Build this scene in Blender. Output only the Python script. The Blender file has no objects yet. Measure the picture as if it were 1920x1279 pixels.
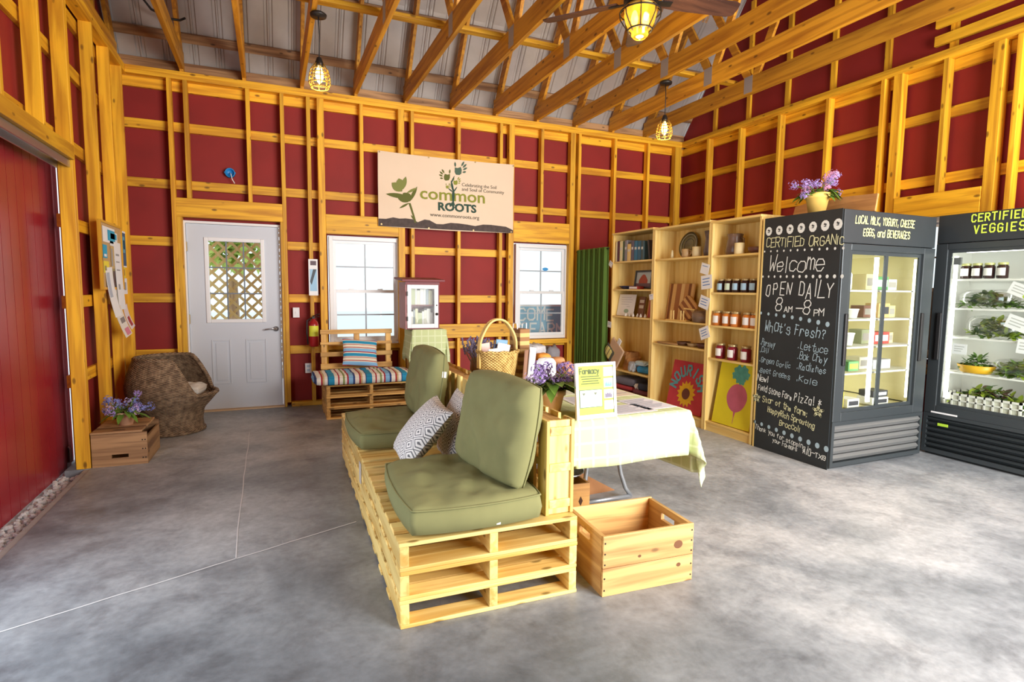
import bpy, bmesh, math, random
from mathutils import Vector, Matrix, Euler, noise
PI = math.pi
SC = bpy.context.scene
COL = SC.collection
rnd = random.Random(7)

# ---------------------------------------------------------------- camera
cam = bpy.data.cameras.new('camera'); camo = bpy.data.objects.new('camera', cam); COL.objects.link(camo)
cam.sensor_width = 36.0; cam.lens = 1049.95 / 1920 * 36.0; cam.clip_start = 0.05; cam.clip_end = 200
def _cam():
    yaw, pit, rol = (math.radians(a) for a in (23.24813749, 5.26267489, 0.60470288))
    w = Vector((math.sin(yaw)*math.cos(pit), math.cos(yaw)*math.cos(pit), -math.sin(pit)))
    r = Vector((math.cos(yaw), -math.sin(yaw), 0)); u = r.cross(w)
    r2 = math.cos(rol)*r + math.sin(rol)*u; u2 = -math.sin(rol)*r + math.cos(rol)*u
    m = Matrix((r2, u2, -w)).transposed().to_4x4(); m.translation = (0.82434504, -6.95846635, 1.37795956)
    return m
camo.matrix_world = _cam(); SC.camera = camo

# ---------------------------------------------------------------- world, daylight, exposure
SC.view_settings.view_transform = 'Standard'; SC.view_settings.look = 'None'
SC.view_settings.gamma = 1.0; SC.view_settings.use_curve_mapping = False
SC.view_settings.exposure = 0.0
SC.cycles.use_denoising = True
SC.cycles.max_bounces = 8; SC.cycles.diffuse_bounces = 4; SC.cycles.transparent_max_bounces = 16
SC.cycles.sample_clamp_indirect = 6.0; SC.cycles.caustics_reflective = False; SC.cycles.caustics_refractive = False
wd = bpy.data.worlds.new('world'); SC.world = wd; wd.use_nodes = True
bgn = wd.node_tree.nodes['Background']; bgn.inputs[0].default_value = (0.86, 0.94, 1.0, 1); bgn.inputs[1].default_value = 1.35

def area(name, loc, target, sx, sy, power, col=(1, 1, 1), spread=None):
    l = bpy.data.lights.new(name, 'AREA'); l.shape = 'RECTANGLE'; l.size = sx; l.size_y = sy
    l.energy = power; l.color = col
    if spread: l.spread = spread
    o = bpy.data.objects.new(name, l); COL.objects.link(o); o.location = loc
    o.rotation_euler = (Vector(target) - Vector(loc)).to_track_quat('-Z', 'Y').to_euler()
    return o
# daylight coming in through the big open doorway in the front wall, and through the open sliding door at the left
area('doorway_daylight', (4.55, -8.05, 1.75), (3.6, 0, 0.9), 3.3, 2.9, 600, (1.0, 0.97, 0.93))
area('side_door_daylight', (-0.75, -4.75, 1.3), (2.0, -4.3, 0.6), 2.1, 2.3, 55, (0.80, 0.90, 1.0))
def point(name, loc, power, col, r=0.05):
    l = bpy.data.lights.new(name, 'POINT'); l.energy = power; l.color = col; l.shadow_soft_size = r
    o = bpy.data.objects.new(name, l); COL.objects.link(o); o.location = loc; return o
WARM = (1.0, 0.72, 0.30)

# ---------------------------------------------------------------- materials
MATS = {}
def _mat(name):
    m = bpy.data.materials.new(name); m.use_nodes = True
    nt = m.node_tree; b = nt.nodes['Principled BSDF']
    MATS[name] = m
    return m, nt, b
def nd(nt, t, **kw):
    n = nt.nodes.new(t)
    for k, v in kw.items(): setattr(n, k, v)
    return n
def c4(c): return (c[0], c[1], c[2], 1)
def srgb(r, g, b):
    f = lambda v: (v/255/12.92) if v/255 <= 0.04045 else ((v/255+0.055)/1.055)**2.4
    return (f(r), f(g), f(b))
def plain(name, col, rough=0.6, metal=0.0, var=0.0, vscale=8.0, bump=0.0, emit=None, estr=0.0, spec=None):
    if name in MATS: return MATS[name]
    m, nt, b = _mat(name)
    b.inputs['Base Color'].default_value = c4(col); b.inputs['Roughness'].default_value = rough; b.inputs['Metallic'].default_value = metal
    if spec is not None: b.inputs['Specular IOR Level'].default_value = spec
    tc = nd(nt, 'ShaderNodeTexCoord')
    if var > 0 or bump > 0:
        n = nd(nt, 'ShaderNodeTexNoise'); n.inputs['Scale'].default_value = vscale; n.inputs['Detail'].default_value = 4
        nt.links.new(tc.outputs['Object'], n.inputs['Vector'])
        if var > 0:
            mx = nd(nt, 'ShaderNodeMixRGB'); mx.inputs[1].default_value = c4([v*(1-var) for v in col]); mx.inputs[2].default_value = c4([min(1, v*(1+var)) for v in col])
            nt.links.new(n.outputs['Fac'], mx.inputs[0]); nt.links.new(mx.outputs[0], b.inputs['Base Color'])
        if bump > 0:
            bp = nd(nt, 'ShaderNodeBump'); bp.inputs['Strength'].default_value = bump; bp.inputs['Distance'].default_value = 0.01
            nt.links.new(n.outputs['Fac'], bp.inputs['Height']); nt.links.new(bp.outputs[0], b.inputs['Normal'])
    if emit is not None:
        b.inputs['Emission Color'].default_value = c4(emit); b.inputs['Emission Strength'].default_value = estr
    return m
def ramp(nt, stops, interp='LINEAR'):
    r = nd(nt, 'ShaderNodeValToRGB'); cr = r.color_ramp; cr.interpolation = interp
    while len(cr.elements) < len(stops): cr.elements.new(0.5)
    for e, (p, c) in zip(cr.elements, stops): e.position = p; e.color = c4(c)
    return r
def wood(name, base, dark, axis='x', rough=0.55, knots=True, g=1.0, tint=0.22):
    key = name + '_' + axis
    if key in MATS: return MATS[key]
    m, nt, b = _mat(key)
    tc = nd(nt, 'ShaderNodeTexCoord'); mp = nd(nt, 'ShaderNodeMapping')
    s = [22*g, 22*g, 22*g]; s['xyz'.index(axis)] = 1.3*g
    mp.inputs['Scale'].default_value = s
    oi = nd(nt, 'ShaderNodeObjectInfo'); va = nd(nt, 'ShaderNodeVectorMath', operation='ADD')
    cx = nd(nt, 'ShaderNodeMath', operation='MULTIPLY'); cx.inputs[1].default_value = 30
    nt.links.new(oi.outputs['Random'], cx.inputs[0])
    nt.links.new(tc.outputs['Object'], va.inputs[0]); nt.links.new(cx.outputs[0], va.inputs[1]); nt.links.new(va.outputs[0], mp.inputs['Vector'])
    n = nd(nt, 'ShaderNodeTexNoise'); n.inputs['Scale'].default_value = 1.0; n.inputs['Detail'].default_value = 5; n.inputs['Distortion'].default_value = 0.6
    nt.links.new(mp.outputs[0], n.inputs['Vector'])
    mid = [(a+c)/2 for a, c in zip(base, dark)]
    r = ramp(nt, [(0.28, dark), (0.45, mid), (0.56, base), (0.78, [min(1, v*1.12) for v in base])])
    nt.links.new(n.outputs['Fac'], r.inputs[0])
    out = r.outputs[0]
    hv = nd(nt, 'ShaderNodeHueSaturation')
    mr = nd(nt, 'ShaderNodeMapRange'); mr.inputs['To Min'].default_value = 1-tint; mr.inputs['To Max'].default_value = 1+tint
    nt.links.new(oi.outputs['Random'], mr.inputs['Value']); nt.links.new(mr.outputs[0], hv.inputs['Value']); nt.links.new(out, hv.inputs['Color'])
    out = hv.outputs[0]
    if knots:
        mp2 = nd(nt, 'ShaderNodeMapping'); s2 = [11, 11, 11]; s2['xyz'.index(axis)] = 5
        mp2.inputs['Scale'].default_value = s2
        nt.links.new(va.outputs[0], mp2.inputs['Vector'])
        v = nd(nt, 'ShaderNodeTexVoronoi'); v.inputs['Scale'].default_value = 1.0; v.inputs['Randomness'].default_value = 1.0
        nt.links.new(mp2.outputs[0], v.inputs['Vector'])
        rk = ramp(nt, [(0.0, (1, 1, 1)), (0.10, (0.75, 0.75, 0.75)), (0.16, (0, 0, 0))]); nt.links.new(v.outputs['Distance'], rk.inputs[0])
        mx = nd(nt, 'ShaderNodeMixRGB'); mx.inputs[2].default_value = c4([c*0.35 for c in dark]); nt.links.new(rk.outputs[0], mx.inputs[0]); nt.links.new(out, mx.inputs[1])
        out = mx.outputs[0]
    nt.links.new(out, b.inputs['Base Color']); b.inputs['Roughness'].default_value = rough
    return m
def FR(axis): return wood('framing_pine', (0.80, 0.43, 0.020), (0.50, 0.205, 0.007), axis)
def TR(axis): return wood('shaded_truss_pine', (0.66, 0.31, 0.020), (0.38, 0.14, 0.007), axis)  # framing pine darkened: the dimmer light under the roof is in the colour
def PL(axis): return wood('pallet_pine', (0.90, 0.67, 0.24), (0.66, 0.38, 0.075), axis)
def BC(axis): return wood('pale_ply', (0.90, 0.68, 0.26), (0.80, 0.53, 0.15), axis, knots=False, tint=0.05)
def CRT(axis): return wood('crate_pine', (0.74, 0.46, 0.17), (0.42, 0.20, 0.06), axis)
def OLD(axis): return wood('weathered_crate', (0.42, 0.24, 0.11), (0.17, 0.08, 0.035), axis)

def m_floor():
    m, nt, b = _mat('concrete')
    tc = nd(nt, 'ShaderNodeTexCoord')
    def nz(scale, det, dist=0.0, rough=0.55):
        n = nd(nt, 'ShaderNodeTexNoise'); n.inputs['Scale'].default_value = scale; n.inputs['Detail'].default_value = det
        n.inputs['Distortion'].default_value = dist; n.inputs['Roughness'].default_value = rough
        nt.links.new(tc.outputs['Object'], n.inputs['Vector']); return n
    a = nz(0.55, 8, 0.6, 0.60); c = nz(4.2, 8, 0.4, 0.68); d = nz(26, 4)
    ra = ramp(nt, [(0.36, (0.165, 0.185, 0.205)), (0.50, (0.31, 0.335, 0.36)), (0.64, (0.47, 0.485, 0.50))])
    nt.links.new(a.outputs['Fac'], ra.inputs[0])
    rc = ramp(nt, [(0.33, (0.66, 0.66, 0.67)), (0.5, (0.98, 0.98, 0.98)), (0.68, (1.20, 1.19, 1.18))]); nt.links.new(c.outputs['Fac'], rc.inputs[0])
    mu = nd(nt, 'ShaderNodeMixRGB', blend_type='MULTIPLY'); mu.inputs[0].default_value = 1.0
    nt.links.new(ra.outputs[0], mu.inputs[1]); nt.links.new(rc.outputs[0], mu.inputs[2])
    rd = ramp(nt, [(0.3, (0.86, 0.86, 0.86)), (0.7, (1.1, 1.1, 1.1))]); nt.links.new(d.outputs['Fac'], rd.inputs[0])
    mu2 = nd(nt, 'ShaderNodeMixRGB', blend_type='MULTIPLY'); mu2.inputs[0].default_value = 1.0
    nt.links.new(mu.outputs[0], mu2.inputs[1]); nt.links.new(rd.outputs[0], mu2.inputs[2])
    # worn white scuffs
    e = nz(2.3, 9, 1.2, 0.72); re = ramp(nt, [(0.66, (0, 0, 0)), (0.76, (0.6, 0.6, 0.6))]); nt.links.new(e.outputs['Fac'], re.inputs[0])
    mx = nd(nt, 'ShaderNodeMixRGB'); mx.inputs[2].default_value = (0.72, 0.73, 0.74, 1); nt.links.new(re.outputs[0], mx.inputs[0]); nt.links.new(mu2.outputs[0], mx.inputs[1])
    # dim front-left foreground: shade painted into the slab colour as a darker patch
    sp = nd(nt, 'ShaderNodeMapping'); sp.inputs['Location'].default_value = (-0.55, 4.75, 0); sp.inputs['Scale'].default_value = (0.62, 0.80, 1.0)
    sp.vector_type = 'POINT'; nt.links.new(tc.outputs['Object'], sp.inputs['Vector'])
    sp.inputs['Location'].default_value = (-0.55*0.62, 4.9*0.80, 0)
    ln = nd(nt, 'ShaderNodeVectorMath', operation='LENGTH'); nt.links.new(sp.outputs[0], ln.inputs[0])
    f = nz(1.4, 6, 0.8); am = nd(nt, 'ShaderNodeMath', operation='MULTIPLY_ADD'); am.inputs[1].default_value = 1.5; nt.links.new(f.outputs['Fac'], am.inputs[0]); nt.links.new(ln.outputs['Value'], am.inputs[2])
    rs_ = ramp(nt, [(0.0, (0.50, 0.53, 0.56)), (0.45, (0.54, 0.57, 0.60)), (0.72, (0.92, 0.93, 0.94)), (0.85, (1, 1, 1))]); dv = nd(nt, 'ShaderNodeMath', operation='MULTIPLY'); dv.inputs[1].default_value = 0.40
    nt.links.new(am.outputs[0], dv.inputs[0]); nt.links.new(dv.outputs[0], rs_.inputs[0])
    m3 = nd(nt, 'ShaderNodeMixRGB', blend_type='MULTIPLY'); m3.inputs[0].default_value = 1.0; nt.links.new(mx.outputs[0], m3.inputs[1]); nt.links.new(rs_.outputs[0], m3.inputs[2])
    nt.links.new(m3.outputs[0], b.inputs['Base Color'])
    rr = nd(nt, 'ShaderNodeMapRange'); rr.inputs['To Min'].default_value = 0.28; rr.inputs['To Max'].default_value = 0.62
    nt.links.new(c.outputs['Fac'], rr.inputs['Value']); nt.links.new(rr.outputs[0], b.inputs['Roughness'])
    bp = nd(nt, 'ShaderNodeBump'); bp.inputs['Strength'].default_value = 0.12; bp.inputs['Distance'].default_value = 0.01
    nt.links.new(d.outputs['Fac'], bp.inputs['Height']); nt.links.new(bp.outputs[0], b.inputs['Normal'])
    return m
def m_glass():
    m, nt, b = _mat('clear_glass'); nt.nodes.remove(b)
    tr = nd(nt, 'ShaderNodeBsdfTransparent'); gl = nd(nt, 'ShaderNodeBsdfGlossy'); gl.inputs['Roughness'].default_value = 0.02
    tr.inputs[0].default_value = (0.95, 0.97, 0.96, 1)
    fr = nd(nt, 'ShaderNodeLayerWeight'); fr.inputs[0].default_value = 0.22
    mx = nd(nt, 'ShaderNodeMixShader'); ge = nd(nt, 'ShaderNodeNewGeometry'); iv = nd(nt, 'ShaderNodeMath', operation='SUBTRACT'); iv.inputs[0].default_value = 1.0; nt.links.new(ge.outputs['Backfacing'], iv.inputs[1])
    ml = nd(nt, 'ShaderNodeMath', operation='MULTIPLY'); nt.links.new(fr.outputs['Fresnel'], ml.inputs[0]); nt.links.new(iv.outputs[0], ml.inputs[1]); nt.links.new(ml.outputs[0], mx.inputs[0]); nt.links.new(tr.outputs[0], mx.inputs[1]); nt.links.new(gl.outputs[0], mx.inputs[2])
    nt.links.new(mx.outputs[0], nt.nodes['Material Output'].inputs[0]); return m
def m_film():
    m, nt, b = _mat('plastic_film'); nt.nodes.remove(b)
    tr = nd(nt, 'ShaderNodeBsdfTransparent'); gl = nd(nt, 'ShaderNodeBsdfGlossy'); gl.inputs['Roughness'].default_value = 0.15
    mx = nd(nt, 'ShaderNodeMixShader'); mx.inputs[0].default_value = 0.22
    nt.links.new(tr.outputs[0], mx.inputs[1]); nt.links.new(gl.outputs[0], mx.inputs[2])
    nt.links.new(mx.outputs[0], nt.nodes['Material Output'].inputs[0]); return m
GLASS = m_glass(); FILM = m_film()
def m_stripes(name, axis, period, cols):
    if name in MATS: return MATS[name]
    m, nt, b = _mat(name); tc = nd(nt, 'ShaderNodeTexCoord'); sp = nd(nt, 'ShaderNodeSeparateXYZ'); nt.links.new(tc.outputs['Object'], sp.inputs[0])
    mu = nd(nt, 'ShaderNodeMath', operation='MULTIPLY'); mu.inputs[1].default_value = 1/period; nt.links.new(sp.outputs[axis.upper()], mu.inputs[0])
    fr = nd(nt, 'ShaderNodeMath', operation='FRACT'); nt.links.new(mu.outputs[0], fr.inputs[0])
    r = ramp(nt, cols, 'CONSTANT'); nt.links.new(fr.outputs[0], r.inputs[0]); nt.links.new(r.outputs[0], b.inputs['Base Color']); b.inputs['Roughness'].default_value = 0.85
    return m
def m_geo():
    # white canvas with a printed grey maze of nested diamonds
    m, nt, b = _mat('maze_print'); tc = nd(nt, 'ShaderNodeTexCoord'); mp = nd(nt, 'ShaderNodeMapping'); mp.inputs['Scale'].default_value = (17, 17, 0.01); mp.inputs['Rotation'].default_value = (0, 0, PI/4)
    nt.links.new(tc.outputs['Object'], mp.inputs[0])
    fr = nd(nt, 'ShaderNodeVectorMath', operation='FRACTION'); nt.links.new(mp.outputs[0], fr.inputs[0])
    su = nd(nt, 'ShaderNodeVectorMath', operation='SUBTRACT'); su.inputs[1].default_value = (0.5, 0.5, 0.0); nt.links.new(fr.outputs[0], su.inputs[0])
    ab = nd(nt, 'ShaderNodeVectorMath', operation='ABSOLUTE'); nt.links.new(su.outputs[0], ab.inputs[0])
    sp = nd(nt, 'ShaderNodeSeparateXYZ'); nt.links.new(ab.outputs[0], sp.inputs[0])
    mx = nd(nt, 'ShaderNodeMath', operation='MAXIMUM'); nt.links.new(sp.outputs[0], mx.inputs[0]); nt.links.new(sp.outputs[1], mx.inputs[1])
    g = (0.16, 0.165, 0.175); w = (0.86, 0.85, 0.83)
    r = ramp(nt, [(0.0, g), (0.10, w), (0.26, g), (0.345, w), (0.465, g)], 'CONSTANT'); nt.links.new(mx.outputs[0], r.inputs[0])
    nt.links.new(r.outputs[0], b.inputs['Base Color']); b.inputs['Roughness'].default_value = 0.9; return m
def m_plaid(name, base, line, scale, thick=0.86, axes='xyz'):
    if name in MATS: return MATS[name]
    m, nt, b = _mat(name); tc = nd(nt, 'ShaderNodeTexCoord'); sp = nd(nt, 'ShaderNodeSeparateXYZ'); nt.links.new(tc.outputs['Object'], sp.inputs[0])
    prev = None
    for k in axes:
        mu = nd(nt, 'ShaderNodeMath', operation='MULTIPLY'); mu.inputs[1].default_value = scale; nt.links.new(sp.outputs[k.upper()], mu.inputs[0])
        fr = nd(nt, 'ShaderNodeMath', operation='FRACT'); nt.links.new(mu.outputs[0], fr.inputs[0])
        gt = nd(nt, 'ShaderNodeMath', operation='GREATER_THAN'); gt.inputs[1].default_value = thick; nt.links.new(fr.outputs[0], gt.inputs[0])
        if prev is None: prev = gt
        else:
            mx = nd(nt, 'ShaderNodeMath', operation='MAXIMUM'); nt.links.new(prev.outputs[0], mx.inputs[0]); nt.links.new(gt.outputs[0], mx.inputs[1]); prev = mx
    mc = nd(nt, 'ShaderNodeMixRGB'); mc.inputs[1].default_value = c4(base); mc.inputs[2].default_value = c4(line); nt.links.new(prev.outputs[0], mc.inputs[0])
    nt.links.new(mc.outputs[0], b.inputs['Base Color']); b.inputs['Roughness'].default_value = 0.9; return m
def m_wicker(name, a, c, d, s=60, bump=0.8):
    if name in MATS: return MATS[name]
    m, nt, b = _mat(name); tc = nd(nt, 'ShaderNodeTexCoord')
    sp = nd(nt, 'ShaderNodeSeparateXYZ'); nt.links.new(tc.outputs['Object'], sp.inputs[0])
    at = nd(nt, 'ShaderNodeMath', operation='ARCTAN2'); nt.links.new(sp.outputs['Y'], at.inputs[0]); nt.links.new(sp.outputs['X'], at.inputs[1])
    mu = nd(nt, 'ShaderNodeMath', operation='MULTIPLY'); mu.inputs[1].default_value = s*0.33; nt.links.new(at.outputs[0], mu.inputs[0])
    mz = nd(nt, 'ShaderNodeMath', operation='MULTIPLY'); mz.inputs[1].default_value = s*3.4; nt.links.new(sp.outputs['Z'], mz.inputs[0])
    s1 = nd(nt, 'ShaderNodeMath', operation='SINE'); nt.links.new(mu.outputs[0], s1.inputs[0])
    s2 = nd(nt, 'ShaderNodeMath', operation='SINE'); nt.links.new(mz.outputs[0], s2.inputs[0])
    pr = nd(nt, 'ShaderNodeMath', operation='MULTIPLY'); nt.links.new(s1.outputs[0], pr.inputs[0]); nt.links.new(s2.outputs[0], pr.inputs[1])
    n = nd(nt, 'ShaderNodeTexNoise'); n.inputs['Scale'].default_value = 25; nt.links.new(tc.outputs['Object'], n.inputs['Vector'])
    ad = nd(nt, 'ShaderNodeMath', operation='MULTIPLY_ADD'); ad.inputs[1].default_value = 0.3; nt.links.new(pr.outputs[0], ad.inputs[0]); nt.links.new(n.outputs['Fac'], ad.inputs[2])
    r = ramp(nt, [(0.22, d), (0.5, c), (0.75, a)]); nt.links.new(ad.outputs[0], r.inputs[0]); nt.links.new(r.outputs[0], b.inputs['Base Color'])
    bp = nd(nt, 'ShaderNodeBump'); bp.inputs['Strength'].default_value = bump; bp.inputs['Distance'].default_value = 0.01
    nt.links.new(pr.outputs[0], bp.inputs['Height']); nt.links.new(bp.outputs[0], b.inputs['Normal']); b.inputs['Roughness'].default_value = 0.65; return m

RED = plain('barn_red', (0.255, 0.0125, 0.010), 0.7, var=0.28, vscale=2.5, bump=0.05)
DOORRED = plain('sliding_door_red', (0.30, 0.018, 0.026), 0.28, var=0.25, vscale=3)
WHITE = plain('white_vinyl', (0.82, 0.83, 0.85), 0.4)
DOORW = plain('door_white', (0.60, 0.645, 0.715), 0.42)
METAL = plain('galvanised_metal', (0.50, 0.46, 0.43), 0.42, 0.3, var=0.2, vscale=5)
STEEL = plain('steel', (0.55, 0.56, 0.58), 0.3, 0.9)
PLATE = plain('nail_plate_zinc', (0.42, 0.40, 0.42), 0.5, 0.5)
DARK = plain('dark_bronze', (0.02, 0.017, 0.016), 0.45, 0.4)
BLACK = plain('black_rubber', (0.012, 0.012, 0.013), 0.5)
GREENC = plain('olive_canvas', (0.215, 0.215, 0.088), 0.92, var=0.2, vscale=6, bump=0.15)
TERRA = plain('terracotta', (0.72, 0.37, 0.16), 0.8, var=0.15, vscale=12)
PAPER = plain('white_paper', (0.85, 0.86, 0.87), 0.7)
CHALKB = plain('chalkboard', (0.020, 0.026, 0.030), 0.55, var=0.45, vscale=3)
CABBLK = plain('black_enamel', (0.016, 0.019, 0.021), 0.35)
CHW = plain('chalk_white', (0.80, 0.85, 0.84), 0.95)
CHB = plain('chalk_pale_blue', (0.42, 0.58, 0.68), 0.95)
CHY = plain('chalk_yellow', (0.86, 0.84, 0.30), 0.95)
CHYG = plain('chalk_lime', (0.62, 0.80, 0.08), 0.95)
BULB = plain('bulb_glow', (1, 0.8, 0.4), 0.5, emit=(1.0, 0.72, 0.22), estr=9)

# ---------------------------------------------------------------- mesh helpers
class MB:
    def __init__(s): s.v = []; s.f = []
    def add(s, vs, fs):
        b = len(s.v); s.v += [tuple(p) for p in vs]; s.f += [tuple(b+i for i in f) for f in fs]; return s
    def box(s, x0, x1, y0, y1, z0, z1, M=None):
        vs = [Vector((x, y, z)) for z in (z0, z1) for y in (y0, y1) for x in (x0, x1)]
        if M is not None: vs = [M @ p for p in vs]
        return s.add(vs, [(0, 2, 3, 1), (4, 5, 7, 6), (0, 1, 5, 4), (2, 6, 7, 3), (0, 4, 6, 2), (1, 3, 7, 5)])
    def bar(s, p0, p1, w, h, up=(0, 0, 1)):
        p0 = Vector(p0); p1 = Vector(p1); d = (p1-p0).normalized(); a = d.cross(Vector(up))
        if a.length < 1e-4: a = d.cross(Vector((0, 1, 0)))
        a.normalize(); u = a.cross(d); vs = []
        for p in (p0, p1):
            for i, j in ((-1, -1), (1, -1), (1, 1), (-1, 1)): vs.append(p + a*(i*w/2) + u*(j*h/2))
        return s.add(vs, [(3, 2, 1, 0), (4, 5, 6, 7), (0, 1, 5, 4), (1, 2, 6, 5), (2, 3, 7, 6), (3, 0, 4, 7)])
    def tube(s, pts, r, seg=8, closed=False, cap=True):
        pts = [Vector(p) for p in pts]; n = len(pts); rings = []; prev = None
        for i, p in enumerate(pts):
            a = pts[(i-1) % n] if (closed or i > 0) else p; c = pts[(i+1) % n] if (closed or i < n-1) else p
            t = (c-a); t = t.normalized() if t.length > 1e-9 else Vector((0, 0, 1))
            if prev is None:
                x = t.orthogonal().normalized()
            else:
                x = prev - t*prev.dot(t); x = x.normalized() if x.length > 1e-6 else t.orthogonal().normalized()
            prev = x; y = t.cross(x); rr = r(i/(n-1)) if callable(r) else r
            rings.append([p + (x*math.cos(2*PI*k/seg) + y*math.sin(2*PI*k/seg))*rr for k in range(seg)])
        vs = [q for R in rings for q in R]; fs = []
        for i in range(n if closed else n-1):
            j = (i+1) % n
            for k in range(seg): fs.append((i*seg+k, i*seg+(k+1) % seg, j*seg+(k+1) % seg, j*seg+k))
        if cap and not closed: fs += [tuple(range(seg))[::-1], tuple((n-1)*seg+k for k in range(seg))]
        return s.add(vs, fs)
    def lathe(s, prof, seg=20, c=(0, 0, 0), sx=1, sy=1, capb=True, capt=True):
        vs = []; fs = []; n = len(prof)
        for r, z in prof:
            for k in range(seg): vs.append((c[0]+sx*r*math.cos(2*PI*k/seg), c[1]+sy*r*math.sin(2*PI*k/seg), c[2]+z))
        for i in range(n-1):
            for k in range(seg): fs.append((i*seg+k, i*seg+(k+1) % seg, (i+1)*seg+(k+1) % seg, (i+1)*seg+k))
        if capb: fs.append(tuple(range(seg))[::-1])
        if capt: fs.append(tuple((n-1)*seg+k for k in range(seg)))
        return s.add(vs, fs)
    def ball(s, c, r, seg=8, rings=5, sz=1.0):
        return s.lathe([(max(1e-4, r*math.sin(PI*i/rings)), -r*sz*math.cos(PI*i/rings)) for i in range(rings+1)], seg, c, capb=False, capt=False)
    def quad(s, a, b, c, d): return s.add([a, b, c, d], [(0, 1, 2, 3)])
    def poly(s, pts, o, u, v, t=0.0):
        # a flat outline pts[(x, y)] on the plane o + x u + y v, thickness t along u x v (a triangle fan needs star-shaped outlines, so ngon)
        o = Vector(o); u = Vector(u); v = Vector(v); n = u.cross(v)
        top = [o + u*p[0] + v*p[1] + n*t for p in pts]; k = len(pts)
        if t <= 0: return s.add(top, [tuple(range(k))])
        bot = [o + u*p[0] + v*p[1] for p in pts]
        return s.add(top + bot, [tuple(range(k))] + [(i, k+i, k+(i+1) % k, (i+1) % k) for i in range(k)] + [tuple(range(2*k-1, k-1, -1))])
    def xf(s, M, start=0):
        for i in range(start, len(s.v)): s.v[i] = tuple(M @ Vector(s.v[i]))
        return s
    def build(s, name, mat, parent=None, smooth=False, bevel=0.0, fix=True, loc=None, rot=None):
        me = bpy.data.meshes.new(name); me.from_pydata(s.v, [], s.f); me.update()
        if fix:
            bm = bmesh.new(); bm.from_mesh(me); bmesh.ops.recalc_face_normals(bm, faces=bm.faces); bm.to_mesh(me); bm.free()
        mats = mat if isinstance(mat, (list, tuple)) else [mat]
        for m in mats: me.materials.append(m)
        if smooth:
            for p in me.polygons: p.use_smooth = True
        o = bpy.data.objects.new(name, me); COL.objects.link(o)
        if parent is not None: o.parent = parent
        if loc is not None: o.location = loc
        if rot is not None: o.rotation_euler = rot
        if bevel > 0:
            b = o.modifiers.new('bevel', 'BEVEL'); b.width = bevel; b.segments = 2; b.limit_method = 'ANGLE'
        return o
def tag(o, label, cat, group=None, kind=None):
    if label: o['label'] = label
    if cat: o['category'] = cat
    if group: o['group'] = group
    if kind: o['kind'] = kind
    return o
def thing(name, label, cat, loc=(0, 0, 0), rz=0.0, group=None, rot=None):
    o = bpy.data.objects.new(name, None); COL.objects.link(o); o.empty_display_size = 0.05
    o.location = loc; o.rotation_euler = rot if rot is not None else (0, 0, rz)
    return tag(o, label, cat, group)
def part(name, parent, loc=(0, 0, 0), rot=(0, 0, 0)):
    o = bpy.data.objects.new(name, None); COL.objects.link(o); o.empty_display_size = 0.03
    o.parent = parent; o.location = loc; o.rotation_euler = rot; return o
def dup(root, loc, rz=None, label=None, group=None, rot=None):
    def cp(o, par):
        c = o.copy(); COL.objects.link(c); c.parent = par
        for ch in o.children: cp(ch, c)
        return c
    r = cp(root, root.parent); r.location = loc
    if rz is not None: r.rotation_euler = (0, 0, rz)
    if rot is not None: r.rotation_euler = rot
    if label: r['label'] = label
    if group: r['group'] = group
    return r
def struct(name, mb, mat, **k):
    o = mb.build(name, mat, **k); o['kind'] = 'structure'; return o
def box(x0, x1, y0, y1, z0, z1): return MB().box(x0, x1, y0, y1, z0, z1)

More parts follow.
